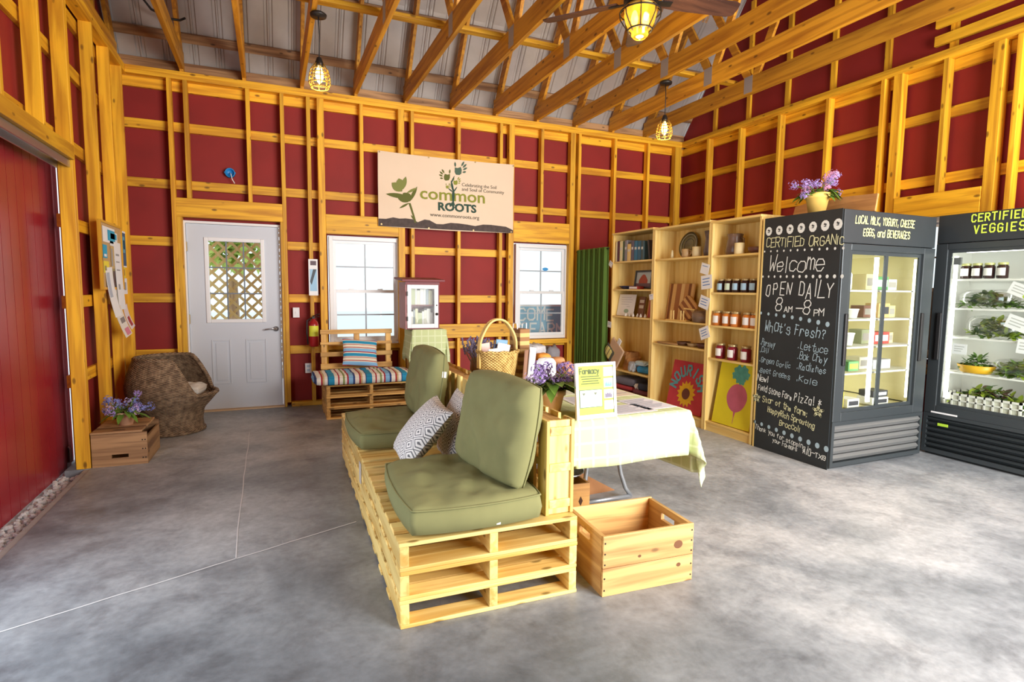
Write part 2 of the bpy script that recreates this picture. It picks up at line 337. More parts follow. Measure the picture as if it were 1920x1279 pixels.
def cushion(name, mat, w, d, h, parent=None, bulge=0.03, wrinkle=0.008, corner=0.06, n=26, seed=0, seam=True, soft=0.5, dome=False):
    """A stuffed block cushion w x d x h standing on z = 0 with rounded corners, domed faces and creases; returns its object."""
    rs = random.Random(seed); off = Vector((rs.random()*20, rs.random()*20, rs.random()*20))
    mb = MB(); e = h*soft
    def P(a, b, sgn):
        k = 1 - corner*(a*a*b*b)
        x = a*w/2*k*(1 + 0.02*(1-b*b)); y = b*d/2*k*(1 + 0.02*(1-a*a))
        ed = max(0.0, (1-abs(a)**6)*(1-abs(b)**6))
        z = sgn*(e/2 + (h/2-e/2)*ed**0.35 + (bulge*((1-a*a)*(1-b*b))**0.6 if sgn > 0 or dome else 0))
        q = Vector((x, y, z)); nv = noise.noise(q*7+off)*wrinkle*1.6 + noise.noise(q*19+off)*wrinkle*0.9
        # folds running diagonally from the corners
        nv += math.sin((a-b*0.6)*9 + 3*noise.noise(q*4+off))*wrinkle*0.45*ed
        return Vector((x, y, z + (sgn*nv*ed**0.5 if sgn > 0 or dome else 0) + h/2))
    for sgn in (1, -1):
        vs = [P(-1+2*i/n, -1+2*j/n, sgn) for j in range(n+1) for i in range(n+1)]
        fs = [(j*(n+1)+i, j*(n+1)+i+1, (j+1)*(n+1)+i+1, (j+1)*(n+1)+i) for j in range(n) for i in range(n)]
        if sgn < 0: fs = [f[::-1] for f in fs]
        mb.add(vs, fs)
    N = (n+1)**2
    loop = [i for i in range(n+1)] + [j*(n+1)+n for j in range(1, n+1)] + [n*(n+1)+i for i in range(n-1, -1, -1)] + [j*(n+1) for j in range(n-1, 0, -1)]
    L = len(loop); mid = []
    for k in loop:
        t = Vector(mb.v[k]); bq = Vector(mb.v[N+k]); m = (t+bq)/2; o = Vector((m.x, m.y, 0)).normalized()*(0.012 if h > 0.09 else 0.004); mid.append(m+o)
    b = len(mb.v); mb.v += [tuple(p) for p in mid]
    for i in range(L):
        j = (i+1) % L
        mb.f.append((loop[i], b+i, b+j, loop[j])); mb.f.append((b+i, N+loop[i], N+loop[j], b+j))
    o = mb.build(name, mat, parent, smooth=True)
    if seam:
        pp = [Vector(mb.v[k]) + Vector((Vector(mb.v[k]).x, Vector(mb.v[k]).y, 0)).normalized()*0.003 for k in loop]
        MB().tube(pp, 0.0045, 5, closed=True).build('piping', mat, o, smooth=True)
    return o
def pillow(name, mat, w, h, t, parent=None, n=22, seed=0, wr=0.006):
    """A square stuffed pillow lying flat, w x h, t thick in the middle, pinched at its edges."""
    rs = random.Random(seed); off = Vector((rs.random()*20, rs.random()*20, 3))
    mb = MB()
    for sgn in (1, -1):
        vs = []
        for j in range(n+1):
            for i in range(n+1):
                a = -1+2*i/n; b = -1+2*j/n
                k = 1 - 0.07*((1-a*a)*abs(b)**4 + (1-b*b)*abs(a)**4)
                f = max(0.0, (1-a*a)*(1-b*b))**0.42
                x = a*w/2*(1-0.06*(1-b*b)*abs(a)**3); y = b*h/2*(1-0.06*(1-a*a)*abs(b)**3)
                q = Vector((x, y, 0)); z = sgn*(t/2*f + wr*noise.noise(q*12+off)*f)
                vs.append((x, y, z))
        fs = [(j*(n+1)+i, j*(n+1)+i+1, (j+1)*(n+1)+i+1, (j+1)*(n+1)+i) for j in range(n) for i in range(n)]
        mb.add(vs, fs if sgn > 0 else [f[::-1] for f in fs])
    return mb.build(name, mat, parent, smooth=True)

# stroke lettering: each glyph is strokes of two-digit points (x 0-4, y 0-9; baseline 2, x-height 6, cap height 8)
GL = {
'A': '022842 1434', 'B': '0208 083847463505 3544433202', 'C': '4738180703123243', 'D': '0208 082847433202', 'E': '48080242 0535', 'F': '480802 0535'.replace('480802', '4808 0802'),
'G': '47381807031232434525', 'H': '0208 4248 0545', 'I': '2228', 'J': '4843321203', 'K': '0208 480542', 'L': '080242', 'M': '0208254842', 'N': '02084248', 'O': '183847433212030718',
'P': '02083847463505', 'Q': '183847433212030718 2442', 'R': '02083847463505 2542', 'S': '473818070615354443321203', 'T': '0848 2822', 'U': '080312324348', 'V': '082248', 'W': '0812253248',
'X': '0248 0842', 'Y': '082548 2522', 'Z': '08480242', 'a': '4642 4536160503123243', 'b': '0802 0516364543321203', 'c': '4536160503123243', 'd': '4842 4536160503123243',
'e': '04444536160503123243', 'f': '4738281722 0636', 'g': '4641301001 4536160503123243', 'h': '0802 0516364542', 'i': '2622 2827', 'j': '26211001 2827', 'k': '0802 460442', 'l': '2822',
'm': '0602 05162522 25364542', 'n': '0602 0516364542', 'o': '163645433212030516', 'p': '0600 0516364543321203', 'q': '4640 4536160503123243', 'r': '0602 04163645',
's': '4536160514344332 1203'.replace(' ', ''), 't': '28233243 0646', 'u': '060312324346 4642', 'v': '062246', 'w': '0612253246', 'x': '0246 0642', 'y': '062346 4610', 'z': '06460242',
'8': '15060718384746351504031232434435', '0': '183847433212030718', '-': '0545', '!': '2824 2322', '?': '07183847462524 2322', "'": '2827', '.': '2223', ',': '2321', ':': '2526 2223', '*': '0446 0644 2327', '/': '0048'}
NARROW = set("il'.,:!I")
def strokes(mb, text, o, u, v, size, w=0.006, slant=0.0, jit=0.0, lift=0.002, space=1.5, seed=1, adv=None, brk=None):
    """Adds hand-drawn lettering to mb: o lower left of the baseline, u right, v up (unit), size cap height in metres."""
    rs = random.Random(seed); o = Vector(o); u = Vector(u); v = Vector(v); n = u.cross(v); k = size/6.0; x = 0.0; q_ = 0
    ax = (adv if adv else 1.0)
    for ch in text:
        if ch == ' ':
            x += 3.2*ax
            if brk: mb = brk(mb)
            continue
        g = GL.get(ch)
        if g is None: x += 3*ax; continue
        x0 = -1.25*ax if ch in NARROW else 0
        dy = rs.uniform(-jit, jit)*3; sc = 1 + rs.uniform(-jit, jit)
        for st in g.split(' '):
            pts = []
            for i in range(0, len(st)-1, 2):
                px = (int(st[i])*0.82*ax + x0)*sc + rs.uniform(-jit, jit); py = (int(st[i+1])-2)*sc + dy + rs.uniform(-jit, jit)
                pts.append(o + u*((x+px+slant*py)*k) + v*(py*k) + n*lift)
            for a, b in zip(pts, pts[1:]):
                d = (b-a)
                if d.length < 1e-6: continue
                d = d.normalized()*w*0.45; s_ = n.cross(d).normalized()*w*0.5
                q_ += 1; l_ = n*(lift*0.05*(q_ % 24)); mb.quad(a-d+s_+l_, a-d-s_+l_, b+d-s_+l_, b+d+s_+l_)
        x += (1.0*ax+space if ch in NARROW else 3.28*ax+space)
    if brk: brk(mb)
    return x*k
def dots(mb, pts, o, u, v, r, lift=0.002, seg=9):
    o = Vector(o); u = Vector(u); v = Vector(v); n = u.cross(v)
    for a, b in pts:
        c = o + u*a + v*b + n*lift
        mb.add([c + (u*math.cos(2*PI*k/seg) + v*math.sin(2*PI*k/seg)*1.15)*r for k in range(seg)], [tuple(range(seg))])
def font_mb(text, o, u, v, size, bold=0.0, t=0.002, align='LEFT'):
    """Printed lettering from Blender's own font as an MB on the plane o + x u + y v."""
    cu = bpy.data.curves.new('lettering', 'FONT'); cu.body = text; cu.size = size; cu.offset = bold; cu.align_x = align; cu.resolution_u = 3
    ob = bpy.data.objects.new('lettering', cu); me = bpy.data.meshes.new_from_object(ob)
    o = Vector(o); u = Vector(u); v = Vector(v); n = u.cross(v); mb = MB()
    mb.add([o + u*p.co.x + v*p.co.y + n*t for p in me.vertices], [tuple(p.vertices) for p in me.polygons])
    bpy.data.objects.remove(ob); bpy.data.curves.remove(cu); bpy.data.meshes.remove(me); return mb
def join(mbs):
    r = MB()
    for m in mbs: r.add(m.v, m.f)
    return r
def ell(cx, cy, rx, ry, n=14, a0=0): return [(cx+rx*math.cos(2*PI*i/n+a0), cy+ry*math.sin(2*PI*i/n+a0)) for i in range(n)]
def leaf(mb, p, d, l, w, up=(0, 0, 1), bend=0.25):
    p = Vector(p); d = Vector(d).normalized(); s_ = d.cross(Vector(up))
    if s_.length < 1e-3: s_ = d.orthogonal()
    s_.normalize(); nn = s_.cross(d); b = len(mb.v); K = 5
    for i in range(K+1):
        t = i/K; c = p + d*(l*t) - nn*(bend*l*t*t); ww = w*math.sin(PI*min(0.999, 0.06+0.94*t))**0.8/2
        mb.v += [tuple(c - s_*ww + nn*ww*0.3), tuple(c), tuple(c + s_*ww + nn*ww*0.3)]
    for i in range(K):
        a = b+3*i; mb.f += [(a, a+1, a+4, a+3), (a+1, a+2, a+5, a+4)]

# ================================================================ the setting
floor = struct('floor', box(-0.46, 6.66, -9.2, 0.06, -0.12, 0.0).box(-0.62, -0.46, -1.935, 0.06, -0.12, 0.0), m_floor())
JOINT = plain('joint_dust', (0.62, 0.62, 0.63), 0.9)
def joint(p, q, w):
    mb = MB(); a = Vector(p); b = Vector(q); d = (b-a).normalized(); s_ = Vector((-d.y, d.x, 0)); n = 14; pts = []
    for i in range(n+1):
        t = i/n; pts.append(a.lerp(b, t) + s_*(0.008*noise.noise(Vector((t*9, p[0], 2)))) + Vector((0, 0, 0.0015)))
    for x, y in zip(pts, pts[1:]): mb.quad(x-s_*w/2, y-s_*w/2, y+s_*w/2, x+s_*w/2)
    return mb.build('control_joint', JOINT, floor)
joint((-0.46, -4.32, 0), (1.25, -3.66, 0), 0.009)
joint((0.62, -3.9, 0), (0.60, -1.2, 0), 0.006)
ground = struct('ground', box(-30, 30, -30, 30, -0.2, -0.13), plain('pale_gravel', (0.84, 0.86, 0.86), 0.95, var=0.06, vscale=3))
def red_holes(mb, axis, p0, p1, lo, hi, z1, holes):
    """Sheathing between two planes p0..p1 with rectangular holes (a0, a1, z0, z1) along one axis."""
    cuts = sorted({lo, hi, *[h[0] for h in holes], *[h[1] for h in holes]})
    for a, b in zip(cuts, cuts[1:]):
        hs = sorted([h for h in holes if h[0] <= a+1e-6 and h[1] >= b-1e-6], key=lambda h: h[2]); z = 0.0
        spans = []
        for h in hs:
            if h[2] > z: spans.append((z, h[2]))
            z = h[3]
        if z < z1: spans.append((z, z1))
        for s0, s1 in spans:
            if axis == 'x': mb.box(a, b, p0, p1, s0, s1)
            else: mb.box(p0, p1, a, b, s0, s1)
    return mb
ZT = 3.58
wall_back = struct('wall_back', red_holes(MB(), 'x', 0.042, 0.062, -0.62, 6.64, 3.66, [(-0.03, 0.955, 0, 2.07), (1.45, 2.31, 0.70, 1.99), (3.84, 4.655, 0.70, 2.0)]), RED)
wall_left = struct('wall_left', red_holes(MB(), 'y', -0.62, -0.60, -8.2, 0.042, 3.7, [(-5.9, -1.69, 0, 2.40)]), RED)
wall_right = struct('wall_right', red_holes(MB(), 'y', 6.62, 6.64, -8.2, 0.042, 3.7, [(-4.0, -3.24, 0.75, 2.10)]), RED)
wall_front = struct('wall_front', red_holes(MB(), 'x', -8.22, -8.2, -0.62, 6.64, 3.66, [(2.8, 6.3, 0, 3.25)]), RED)

def stick(name, par, axis, x0, x1, y0, y1, z0, z1, mat=None, bevel=0.003):
    return box(x0, x1, y0, y1, z0, z1).build(name, (mat or FR)(axis), par, bevel=bevel)
GT = [3.086, 2.493, 1.895, 1.296, 0.70]
# ---- back wall framing
def bstud(x, z0=0.05, z1=3.50, w=0.042): stick('stud', wall_back, 'z', x-w/2, x+w/2, -0.09, 0.0, z0, z1)
for x in (-0.088, 0.985, 1.258, 2.44, 3.60, 4.76, 5.335, 5.90): bstud(x)
for x in (1.388, 2.305, 3.748, 4.655): bstud(x, w=0.075)
bstud(3.03, 0.93); bstud(6.43, w=0.11)
for x in (0.058, 0.644): bstud(x, 2.30)
bstud(1.84, 2.22); bstud(4.19, 2.28); bstud(1.84, 0.05, 0.64); bstud(4.25, 0.05, 0.64); bstud(3.03, 0.05, 0.75)
for z in GT:
    segs = [(-0.6, 6.6)] if z > 2.3 else ([(-0.6, -0.11), (1.01, 1.42), (2.27, 3.79), (4.62, 6.6)] if z > 0.8 else [(-0.6, -0.11), (1.01, 6.6)])
    for a, b in segs: stick('girt', wall_back, 'x', a, b, 0.0, 0.04, z-0.095, z)
stick('girt', wall_back, 'x', -0.6, 6.6, 0.0, 0.04, 3.40, 3.50)
stick('top_plate', wall_back, 'x', -0.46, 6.5, -0.09, 0.0, 3.50, 3.54); stick('top_plate', wall_back, 'x', -0.46, 6.5, -0.09, 0.0, 3.54, ZT)
stick('eave_board', wall_back, 'x', -0.6, 6.6, 0.005, 0.035, 3.50, 3.70, OLD)
stick('bottom_plate', wall_back, 'x', 1.01, 6.5, -0.09, 0.0, 0.0, 0.05); stick('bottom_plate', wall_back, 'x', -0.46, -0.11, -0.09, 0.0, 0.0, 0.05)
stick('door_header', wall_back, 'x', -0.067, 0.964, -0.088, 0.0, 2.105, 2.30)
stick('jack_stud', wall_back, 'z', -0.066, -0.016, -0.088, 0.0, 0, 2.105); stick('jack_stud', wall_back, 'z', 0.938, 0.963, -0.088, 0.0, 0, 2.105)
stick('window_header', wall_back, 'x', 1.426, 2.267, -0.088, 0.0, 2.0, 2.22); stick('window_header', wall_back, 'x', 3.786, 4.617, -0.088, 0.0, 2.01, 2.28)
for a, b in ((1.426, 2.267), (3.786, 4.617)): stick('window_sill', wall_back, 'x', a, b, -0.095, 0.0, 0.645, 0.70)
stick('ledger_board', wall_back, 'x', 2.46, 3.83, -0.128, -0.091, 0.755, 0.93)
# ---- left wall framing
for y in (-0.235, -0.70, -1.22): stick('stud', wall_left, 'z', -0.55, -0.46, y-0.019, y+0.019, 0.0, 3.50)
stick('stud', wall_left, 'z', -0.55, -0.46, -1.93, -1.87, 0.0, 3.50)
for y in (-2.44, -3.05, -3.66, -4.27): stick('stud', wall_left, 'z', -0.55, -0.46, y-0.019, y+0.019, 2.375, 3.50)
for z in GT:
    stick('girt', wall_left, 'y', -0.60, -0.565, -8.0 if z > 2.4 else -1.84, 0.0, z-0.095, z)
stick('girt', wall_left, 'y', -0.60, -0.565, -8.0, 0.0, 3.40, 3.50)
stick('top_plate', wall_left, 'y', -0.55, -0.46, -8.1, 0.0, 3.50, ZT)
stick('door_header', wall_left, 'y', -0.56, -0.445, -6.0, -1.935, 2.268, 2.37)
# ---- right wall framing
def rstud(y, z0=0.05, z1=3.50, w=0.042): stick('stud', wall_right, 'z', 6.49, 6.58, y-w/2, y+w/2, z0, z1)
for y in (-0.63, -1.21, -1.83, -2.47, -3.08, -4.20, -4.80, -5.4, -6.0): rstud(y)
for y in (-3.225, -4.055): rstud(y, w=0.085)
rstud(-3.65, 2.31)
stick('opening_header', wall_right, 'y', 6.485, 6.58, -4.01, -3.27, 2.09, 2.31)
for z in GT:
    for a, b in ([(-8.0, 0.0)] if z > 2.3 else ([(-8.0, -4.01), (-3.27, 0.0)] if z > 0.75 else [(-8.0, 0.0)])): stick('girt', wall_right, 'y', 6.58, 6.62, a, b, z-0.095, z)
stick('girt', wall_right, 'y', 6.58, 6.62, -8.0, 0.0, 3.40, 3.50)
stick('top_plate', wall_right, 'y', 6.49, 6.58, -8.1, -0.09, 3.50, 3.54); stick('top_plate', wall_right, 'y', 6.49, 6.58, -8.1, -0.09, 3.54, ZT)
stick('bottom_plate', wall_right, 'y', 6.49, 6.58, -8.1, -0.09, 0.0, 0.05)

# ---- gambrel roof: steel sheets over purlins over trusses
S = 1.4; YK = -1.1; YR = -4.05; S2 = 0.42
def zl(y, off=0.0):
    """Height of the underside of the top chord, off = distance outwards from it."""
    yy = y if y > YR else 2*YR - y
    if yy > YK: return 3.74 + S*(-0.2-yy) + off*math.sqrt(1+S*S)
    zk = 3.74 + S*(-0.2-YK)
    return zk + S2*(YK-yy) + off*math.sqrt(1+S2*S2)
def m_roof():
    return METAL
prof = []
x = -0.70
while x < 6.80:
    prof += [(x, 0), (x+0.085, 0), (x+0.095, 0.022), (x+0.115, 0.022), (x+0.125, 0), (x+0.135, 0), (x+0.145, 0.022), (x+0.165, 0.022), (x+0.175, 0)]
    x += 0.24
yline = [0.17, -0.5, YK-0.02, -2.5, YR, 2*YR+2.5, 2*YR-YK+0.02, 2*YR+0.5, 2*YR-0.17]
mb = MB(); n = len(prof); vs = []
for y in yline:
    z0 = zl(y, 0.19)
    for px, dz in prof: vs.append((px, y, z0+dz))
mb.add(vs, [(j*n+i, j*n+i+1, (j+1)*n+i+1, (j+1)*n+i) for j in range(len(yline)-1) for i in range(n-1)])
ceiling = struct('ceiling', mb, METAL, fix=False)
def purlin(y):
    th = math.atan(S) if y > YK or y < 2*YR-YK else math.atan(S2)
    if y < YR: th = -th
    c = Vector((3.05, y, zl(y, 0.163)))
    b = MB().box(-3.65, 3.65, -0.045, 0.045, -0.019, 0.019); b.xf(Matrix.Translation(c) @ Matrix.Rotation(-th, 4, 'X')); return b.build('purlin', OLD('x'), ceiling)
for y in (-0.12, -0.47, -0.86, -1.5, -2.1, -2.7, -3.3, -3.9, -4.5, -5.1, -5.7, -6.3): purlin(y)
def make_truss(x):
    t = part('truss', ceiling, (x, 0, 0)); w = 0.038
    def chord(name, p, q, h, w=0.036):
        return MB().bar((0, p[0], p[1]), (0, q[0], q[1]), w, h).build(name, TR('y'), t, bevel=0.002)
    E2 = 2*YR
    chord('bottom_chord', (-0.02, 3.695), (E2+0.02, 3.695), 0.19, 0.040)
    h = 0.14
    def mid(y): return zl(y, h/2)
    for sgn in (0, 1):
        f = (lambda y: y) if sgn == 0 else (lambda y: E2-y)
        chord('lower_top_chord', (f(0.02), mid(0.02)), (f(YK), mid(YK)), h)
        chord('upper_top_chord', (f(YK), mid(YK-0.01)), (f(YR), mid(YR)), h)
        chord('web', (f(-1.95), 3.78), (f(YK-0.1), zl(YK)+0.02), 0.09, 0.033)
        chord('web', (f(-2.05), 3.78), (f(-3.0), zl(-3.0)), 0.09, 0.033)
        pl = MB(); pl.box(-w/2-0.002, -w/2, f(-2.02), f(-1.90), 3.62, 3.80); pl.box(w/2, w/2+0.002, f(-2.02), f(-1.90), 3.62, 3.80)
        pl.build('nail_plate', PLATE, t)
    return t
TX = [0.035+0.583*i for i in range(-1, 11)]
truss0 = make_truss(TX[0])
def dup_part(root, loc):
    r = root.copy(); COL.objects.link(r); r.parent = root.parent; r.location = loc
    for ch in root.children:
        c = ch.copy(); COL.objects.link(c); c.parent = r
    return r
for x in TX[1:]: dup_part(truss0, (x, 0, 0))
for y in (-1.70, -4.05, -6.40): stick('lateral_brace', ceiling, 'x', -0.55, 5.90, y-0.045, y+0.045, 3.791, 3.829)
# gable ends above the plates: sheathing and short studs
def gable(par, x0, x1, xs0, xs1):
    ys = [0.04, YK, YR, 2*YR-YK, 2*YR-0.04]; out = [(y, zl(y, 0.16)) for y in ys]
    pts = [(0.04, 3.66)] + out + [(2*YR-0.04, 3.66)]; k = len(pts)
    mb = MB(); mb.add([(x0, y, z) for y, z in pts] + [(x1, y, z) for y, z in pts], [tuple(range(k)), tuple(range(2*k-1, k-1, -1))] + [(i, k+i, k+(i+1) % k, (i+1) % k) for i in range(k)])
    mb.build('gable_sheathing', RED, par)
    for i in range(12):
        y = -0.64-0.6*i
        if y > 2*YR+0.2: stick('gable_stud', par, 'z', xs0, xs1, y-0.03, y+0.03, ZT, zl(y, 0.0)+0.03)
gable(wall_right, 6.622, 6.642, 6.585, 6.62); gable(wall_left, -0.622, -0.602, -0.60, -0.565)
# lumber blocking beside the right-hand plate
for z in (3.66, 3.82): stick('gable_blocking', wall_right, 'y', 6.545, 6.583, -6.0, -3.5, z, z+0.09)

# ---- windows
def window(nm, par_axis, a0, a1, z0, z1, pl, sgn=1):
    """Double-hung vinyl window in the plane pl; a0..a1 along the wall; sgn = which way is outside."""
    def bx(mb, a, b, c, d, p, q):
        lo, hi = sorted((pl+sgn*p, pl+sgn*q))
        return mb.box(a, b, lo, hi, c, d) if par_axis == 'x' else mb.box(lo, hi, a, b, c, d)
    fr = MB(); t = 0.045
    bx(fr, a0, a0+t, z0, z1, -0.02, 0.06); bx(fr, a1-t, a1, z0, z1, -0.02, 0.06); bx(fr, a0+t, a1-t, z0, z0+t, -0.02, 0.06); bx(fr, a0+t, a1-t, z1-t, z1, -0.02, 0.06)
    w = struct(nm, fr, WHITE, bevel=0.004)
    zm = (z0+z1)/2-0.01
    for nme, c, d, p in (('lower_sash', z0+t, zm+0.02, 0.0), ('upper_sash', zm-0.015, z1-t, 0.025)):
        sm = MB(); s = 0.036; a, b = a0+t, a1-t
        bx(sm, a, a+s, c, d, p, p+0.022); bx(sm, b-s, b, c, d, p, p+0.022); bx(sm, a+s, b-s, c, c+s, p, p+0.022); bx(sm, a+s, b-s, d-s, d, p, p+0.022)
        so = sm.build(nme, WHITE, w, bevel=0.002)
        mm = MB(); m = (a+b)/2; bx(mm, m-0.008, m+0.008, c+s, d-s, p+0.006, p+0.016); h = (c+d)/2; bx(mm, a+s, m-0.008, h-0.008, h+0.008, p+0.006, p+0.016); bx(mm, m+0.008, b-s, h-0.008, h+0.008, p+0.006, p+0.016)
        mm.build('muntins', plain('muntin_silver', (0.40, 0.44, 0.49), 0.5), so)
        g = MB(); bx(g, a+s, b-s, c+s, d-s, p+0.010, p+0.012); g.build('window_glass', GLASS, so)
    lk = MB(); bx(lk, a0+0.22, a0+0.28, zm+0.02, zm+0.035, -0.012, 0.01); lk.build('sash_lock', WHITE, w)
    lk = MB(); bx(lk, a1-0.28, a1-0.22, zm+0.02, zm+0.035, -0.012, 0.01); lk.build('sash_lock', WHITE, w)
    return w
window('window_1', 'x', 1.459, 2.30, 0.708, 1.98, 0.0)
w2 = window('window_2', 'x', 3.849, 4.647, 0.708, 1.988, 0.0)
st = MB(); st.poly(ell(4.30, 1.66, 0.045, 0.022), (0, -0.001, 0), (1, 0, 0), (0, 0, 1), 0.002); st.build('energy_sticker', plain('sticker_blue', (0.05, 0.35, 0.8), 0.5), w2)
window('window_3', 'y', -3.99, -3.25, 0.76, 2.09, 6.60, 1)

# ---- entry door with its glazed upper half
d1 = struct('door_1', join([box(-0.016, 0.0, -0.02, 0.06, 0, 2.075), box(0.925, 0.94, -0.02, 0.06, 0, 2.075), box(0.0, 0.925, -0.02, 0.06, 2.05, 2.075)]), WHITE)
lf = MB(); LX0, LX1, LZ0, LZ1 = 0.178, 0.756, 0.985, 1.898
lf.box(0.005, LX0, 0.0, 0.04, 0.012, 2.045); lf.box(LX1, 0.92, 0.0, 0.04, 0.012, 2.045); lf.box(LX0, LX1, 0.0, 0.04, 0.012, LZ0); lf.box(LX0, LX1, 0.0, 0.04, LZ1, 2.045)
leafo = lf.build('door_leaf', DOORW, d1)
tr = MB(); s = 0.03
tr.box(LX0-0.01, LX0+s, -0.014, 0.05, LZ0-0.01, LZ1+0.01); tr.box(LX1-s, LX1+0.01, -0.014, 0.05, LZ0-0.01, LZ1+0.01); tr.box(LX0+s, LX1-s, -0.014, 0.05, LZ0-0.01, LZ0+s); tr.box(LX0+s, LX1-s, -0.014, 0.05, LZ1-s, LZ1+0.01)
tro = tr.build('glazing_frame', WHITE, leafo, bevel=0.006)
gr = MB(); GDK = plain('muntin_grey', (0.16, 0.19, 0.23), 0.5)
for i in (1, 2):
    xx = LX0+s+(LX1-LX0-2*s)*i/3; gr.box(xx-0.007, xx+0.007, 0.012, 0.026, LZ0+s, LZ1-s)
    zz = LZ0+s+(LZ1-LZ0-2*s)*i/3; gr.box(LX0+s, LX1-s, 0.013, 0.025, zz-0.007, zz+0.007)
gr.build('muntin_grid', GDK, leafo); box(LX0+s, LX1-s, 0.018, 0.020, LZ0+s, LZ1-s).build('door_glass', GLASS, leafo)
for a, b in ((0.205, 0.40), (0.545, 0.765)):
    pm = MB(); z0, z1 = 0.29, 0.79
    for (p, q, c, d) in ((a, a+0.018, z0, z1), (b-0.018, b, z0, z1), (a+0.018, b-0.018, z0, z0+0.018), (a+0.018, b-0.018, z1-0.018, z1)): pm.box(p, q, -0.007, 0.001, c, d)
    pm.box(a+0.04, b-0.04, -0.005, 0.001, z0+0.04, z1-0.04); pm.build('raised_panel', DOORW, leafo, bevel=0.005)
hd = MB(); hd.lathe([(0.03, 0), (0.03, 0.012), (0.012, 0.016), (0.012, 0.05)], 14); hd.xf(Matrix.Translation((0.865, 0.0, 0.90)) @ Matrix.Rotation(PI/2, 4, 'X'))
hd.tube([(0.865, -0.05, 0.90), (0.82, -0.055, 0.905), (0.75, -0.05, 0.895)], 0.009, 8); hd.build('lever_handle', STEEL, leafo, smooth=True)
for z in (0.28, 1.02, 1.80): box(-0.014, 0.012, -0.018, -0.002, z-0.05, z+0.05).build('hinge', plain('brass', (0.5, 0.38, 0.2), 0.35, 0.8), d1)
box(-0.01, 0.935, -0.08, 0.06, 0.0, 0.011).build('threshold', wood('threshold_wood', (0.6, 0.42, 0.25), (0.4, 0.25, 0.12), 'x', knots=False), d1)

# ---- sliding barn door at the left with its track
mb = MB(); y = -3.80
while y < -1.63:
    y1 = min(y+0.135, -1.62); mb.box(-0.70, -0.668, y, y1-0.006, -0.05, 2.44); y += 0.135
mb.box(-0.72, -0.70, -3.80, -1.62, -0.05, 2.44)
d2 = struct('door_2', mb, DOORRED)
mb = MB(); mb.box(-0.725, -0.650, -1.645, -1.605, -0.05, 2.44); mb.build('lit_edge_channel', plain('lit_edge_pink', (0.80, 0.34, 0.38), 0.35), d2)  # pale pink paints in the daylight leaking past the door edge
mb = MB(); mb.tube([(-0.655, -1.66, -0.02), (-0.655, -1.66, 0.10), (-0.665, -1.66, 0.12)], 0.014, 8); mb.box(-0.70, -0.64, -1.70, -1.62, -0.12, 0.0); mb.build('bottom_guide', STEEL, d2)
tk = MB(); tk.box(-0.62, -0.475, -6.0, -1.93, 2.252, 2.265); tk.box(-0.485, -0.475, -6.0, -1.93, 2.215, 2.252); tk.box(-0.56, -0.55, -6.0, -1.93, 2.205, 2.252)
tk.build('sliding_track', STEEL, d2)
# gravel bed between the slab and the sliding door
gm = MB(); rs = random.Random(3)
for i in range(700):
    y = rs.uniform(-3.6, -1.66); x = rs.uniform(-0.655, -0.47); r = rs.uniform(0.010, 0.022); b = len(gm.v)
    gm.ball((0, 0, 0), r, 6, 4, rs.uniform(0.5, 0.8)); gm.xf(Matrix.Translation((x, y, -0.066+rs.uniform(-0.01, 0.018))) @ Matrix.Rotation(rs.uniform(0, 3), 4, 'X'), b)
gm.box(-0.78, -0.462, -6.0, -1.60, -0.13, -0.072)
go = gm.build('gravel', plain('white_pebbles', (0.66, 0.68, 0.70), 0.8, var=0.6, vscale=40)); tag(go, 'white and grey gravel in the gap under the red sliding door', 'gravel', kind='stuff')
stl = MB(); stl.box(-0.50, -0.462, -6.0, -1.94, -0.10, -0.004); stl.build('trim_1', plain('sill_plank', (0.34, 0.32, 0.30), 0.8, var=0.3, vscale=10))['kind'] = 'structure'

# ================================================================ furniture
PALM = {}
def pallet(parent, loc, rot, L, W, T, nb, nbb, inset=0.0, bw=0.09, matf=None, seed=0):
    """A stringer pallet as a part with its stringers and deck boards: stringers along y (L), boards along x (W), T thick."""
    p = part('pallet', parent, loc, rot); rs = random.Random(seed); bt = 0.017
    key = (L, W, T, inset, bw, (matf or PL).__name__)
    mf = matf or PL
    fresh = []
    if key not in PALM:
        sm = MB().box(-0.019, 0.019, 0.0, L, bt, T-bt).build('stringer', mf('y'), p, bevel=0.003)
        bd = MB().box(0, W, -bw/2, bw/2, 0, bt).build('deck_board', mf('x'), p, bevel=0.003)
        PALM[key] = (sm, bd); fresh = [sm, bd]
    sm, bd = PALM[key]
    def put(src, l):
        if src in fresh: fresh.remove(src); o = src
        else: o = src.copy(); COL.objects.link(o); o.parent = p
        o.location = l
    for x in (0.02+inset, W/2, W-0.02-inset): put(sm, (x, 0, 0))
    for k in range(nb): put(bd, (rs.uniform(-0.003, 0.003), bw/2+(L-bw)*k/(nb-1) + (rs.uniform(-0.006, 0.006) if 0 < k < nb-1 else 0), T-bt))
    for k in range(nbb): put(bd, (rs.uniform(-0.003, 0.003), bw/2+(L-bw)*k/(nbb-1), 0))
    return p

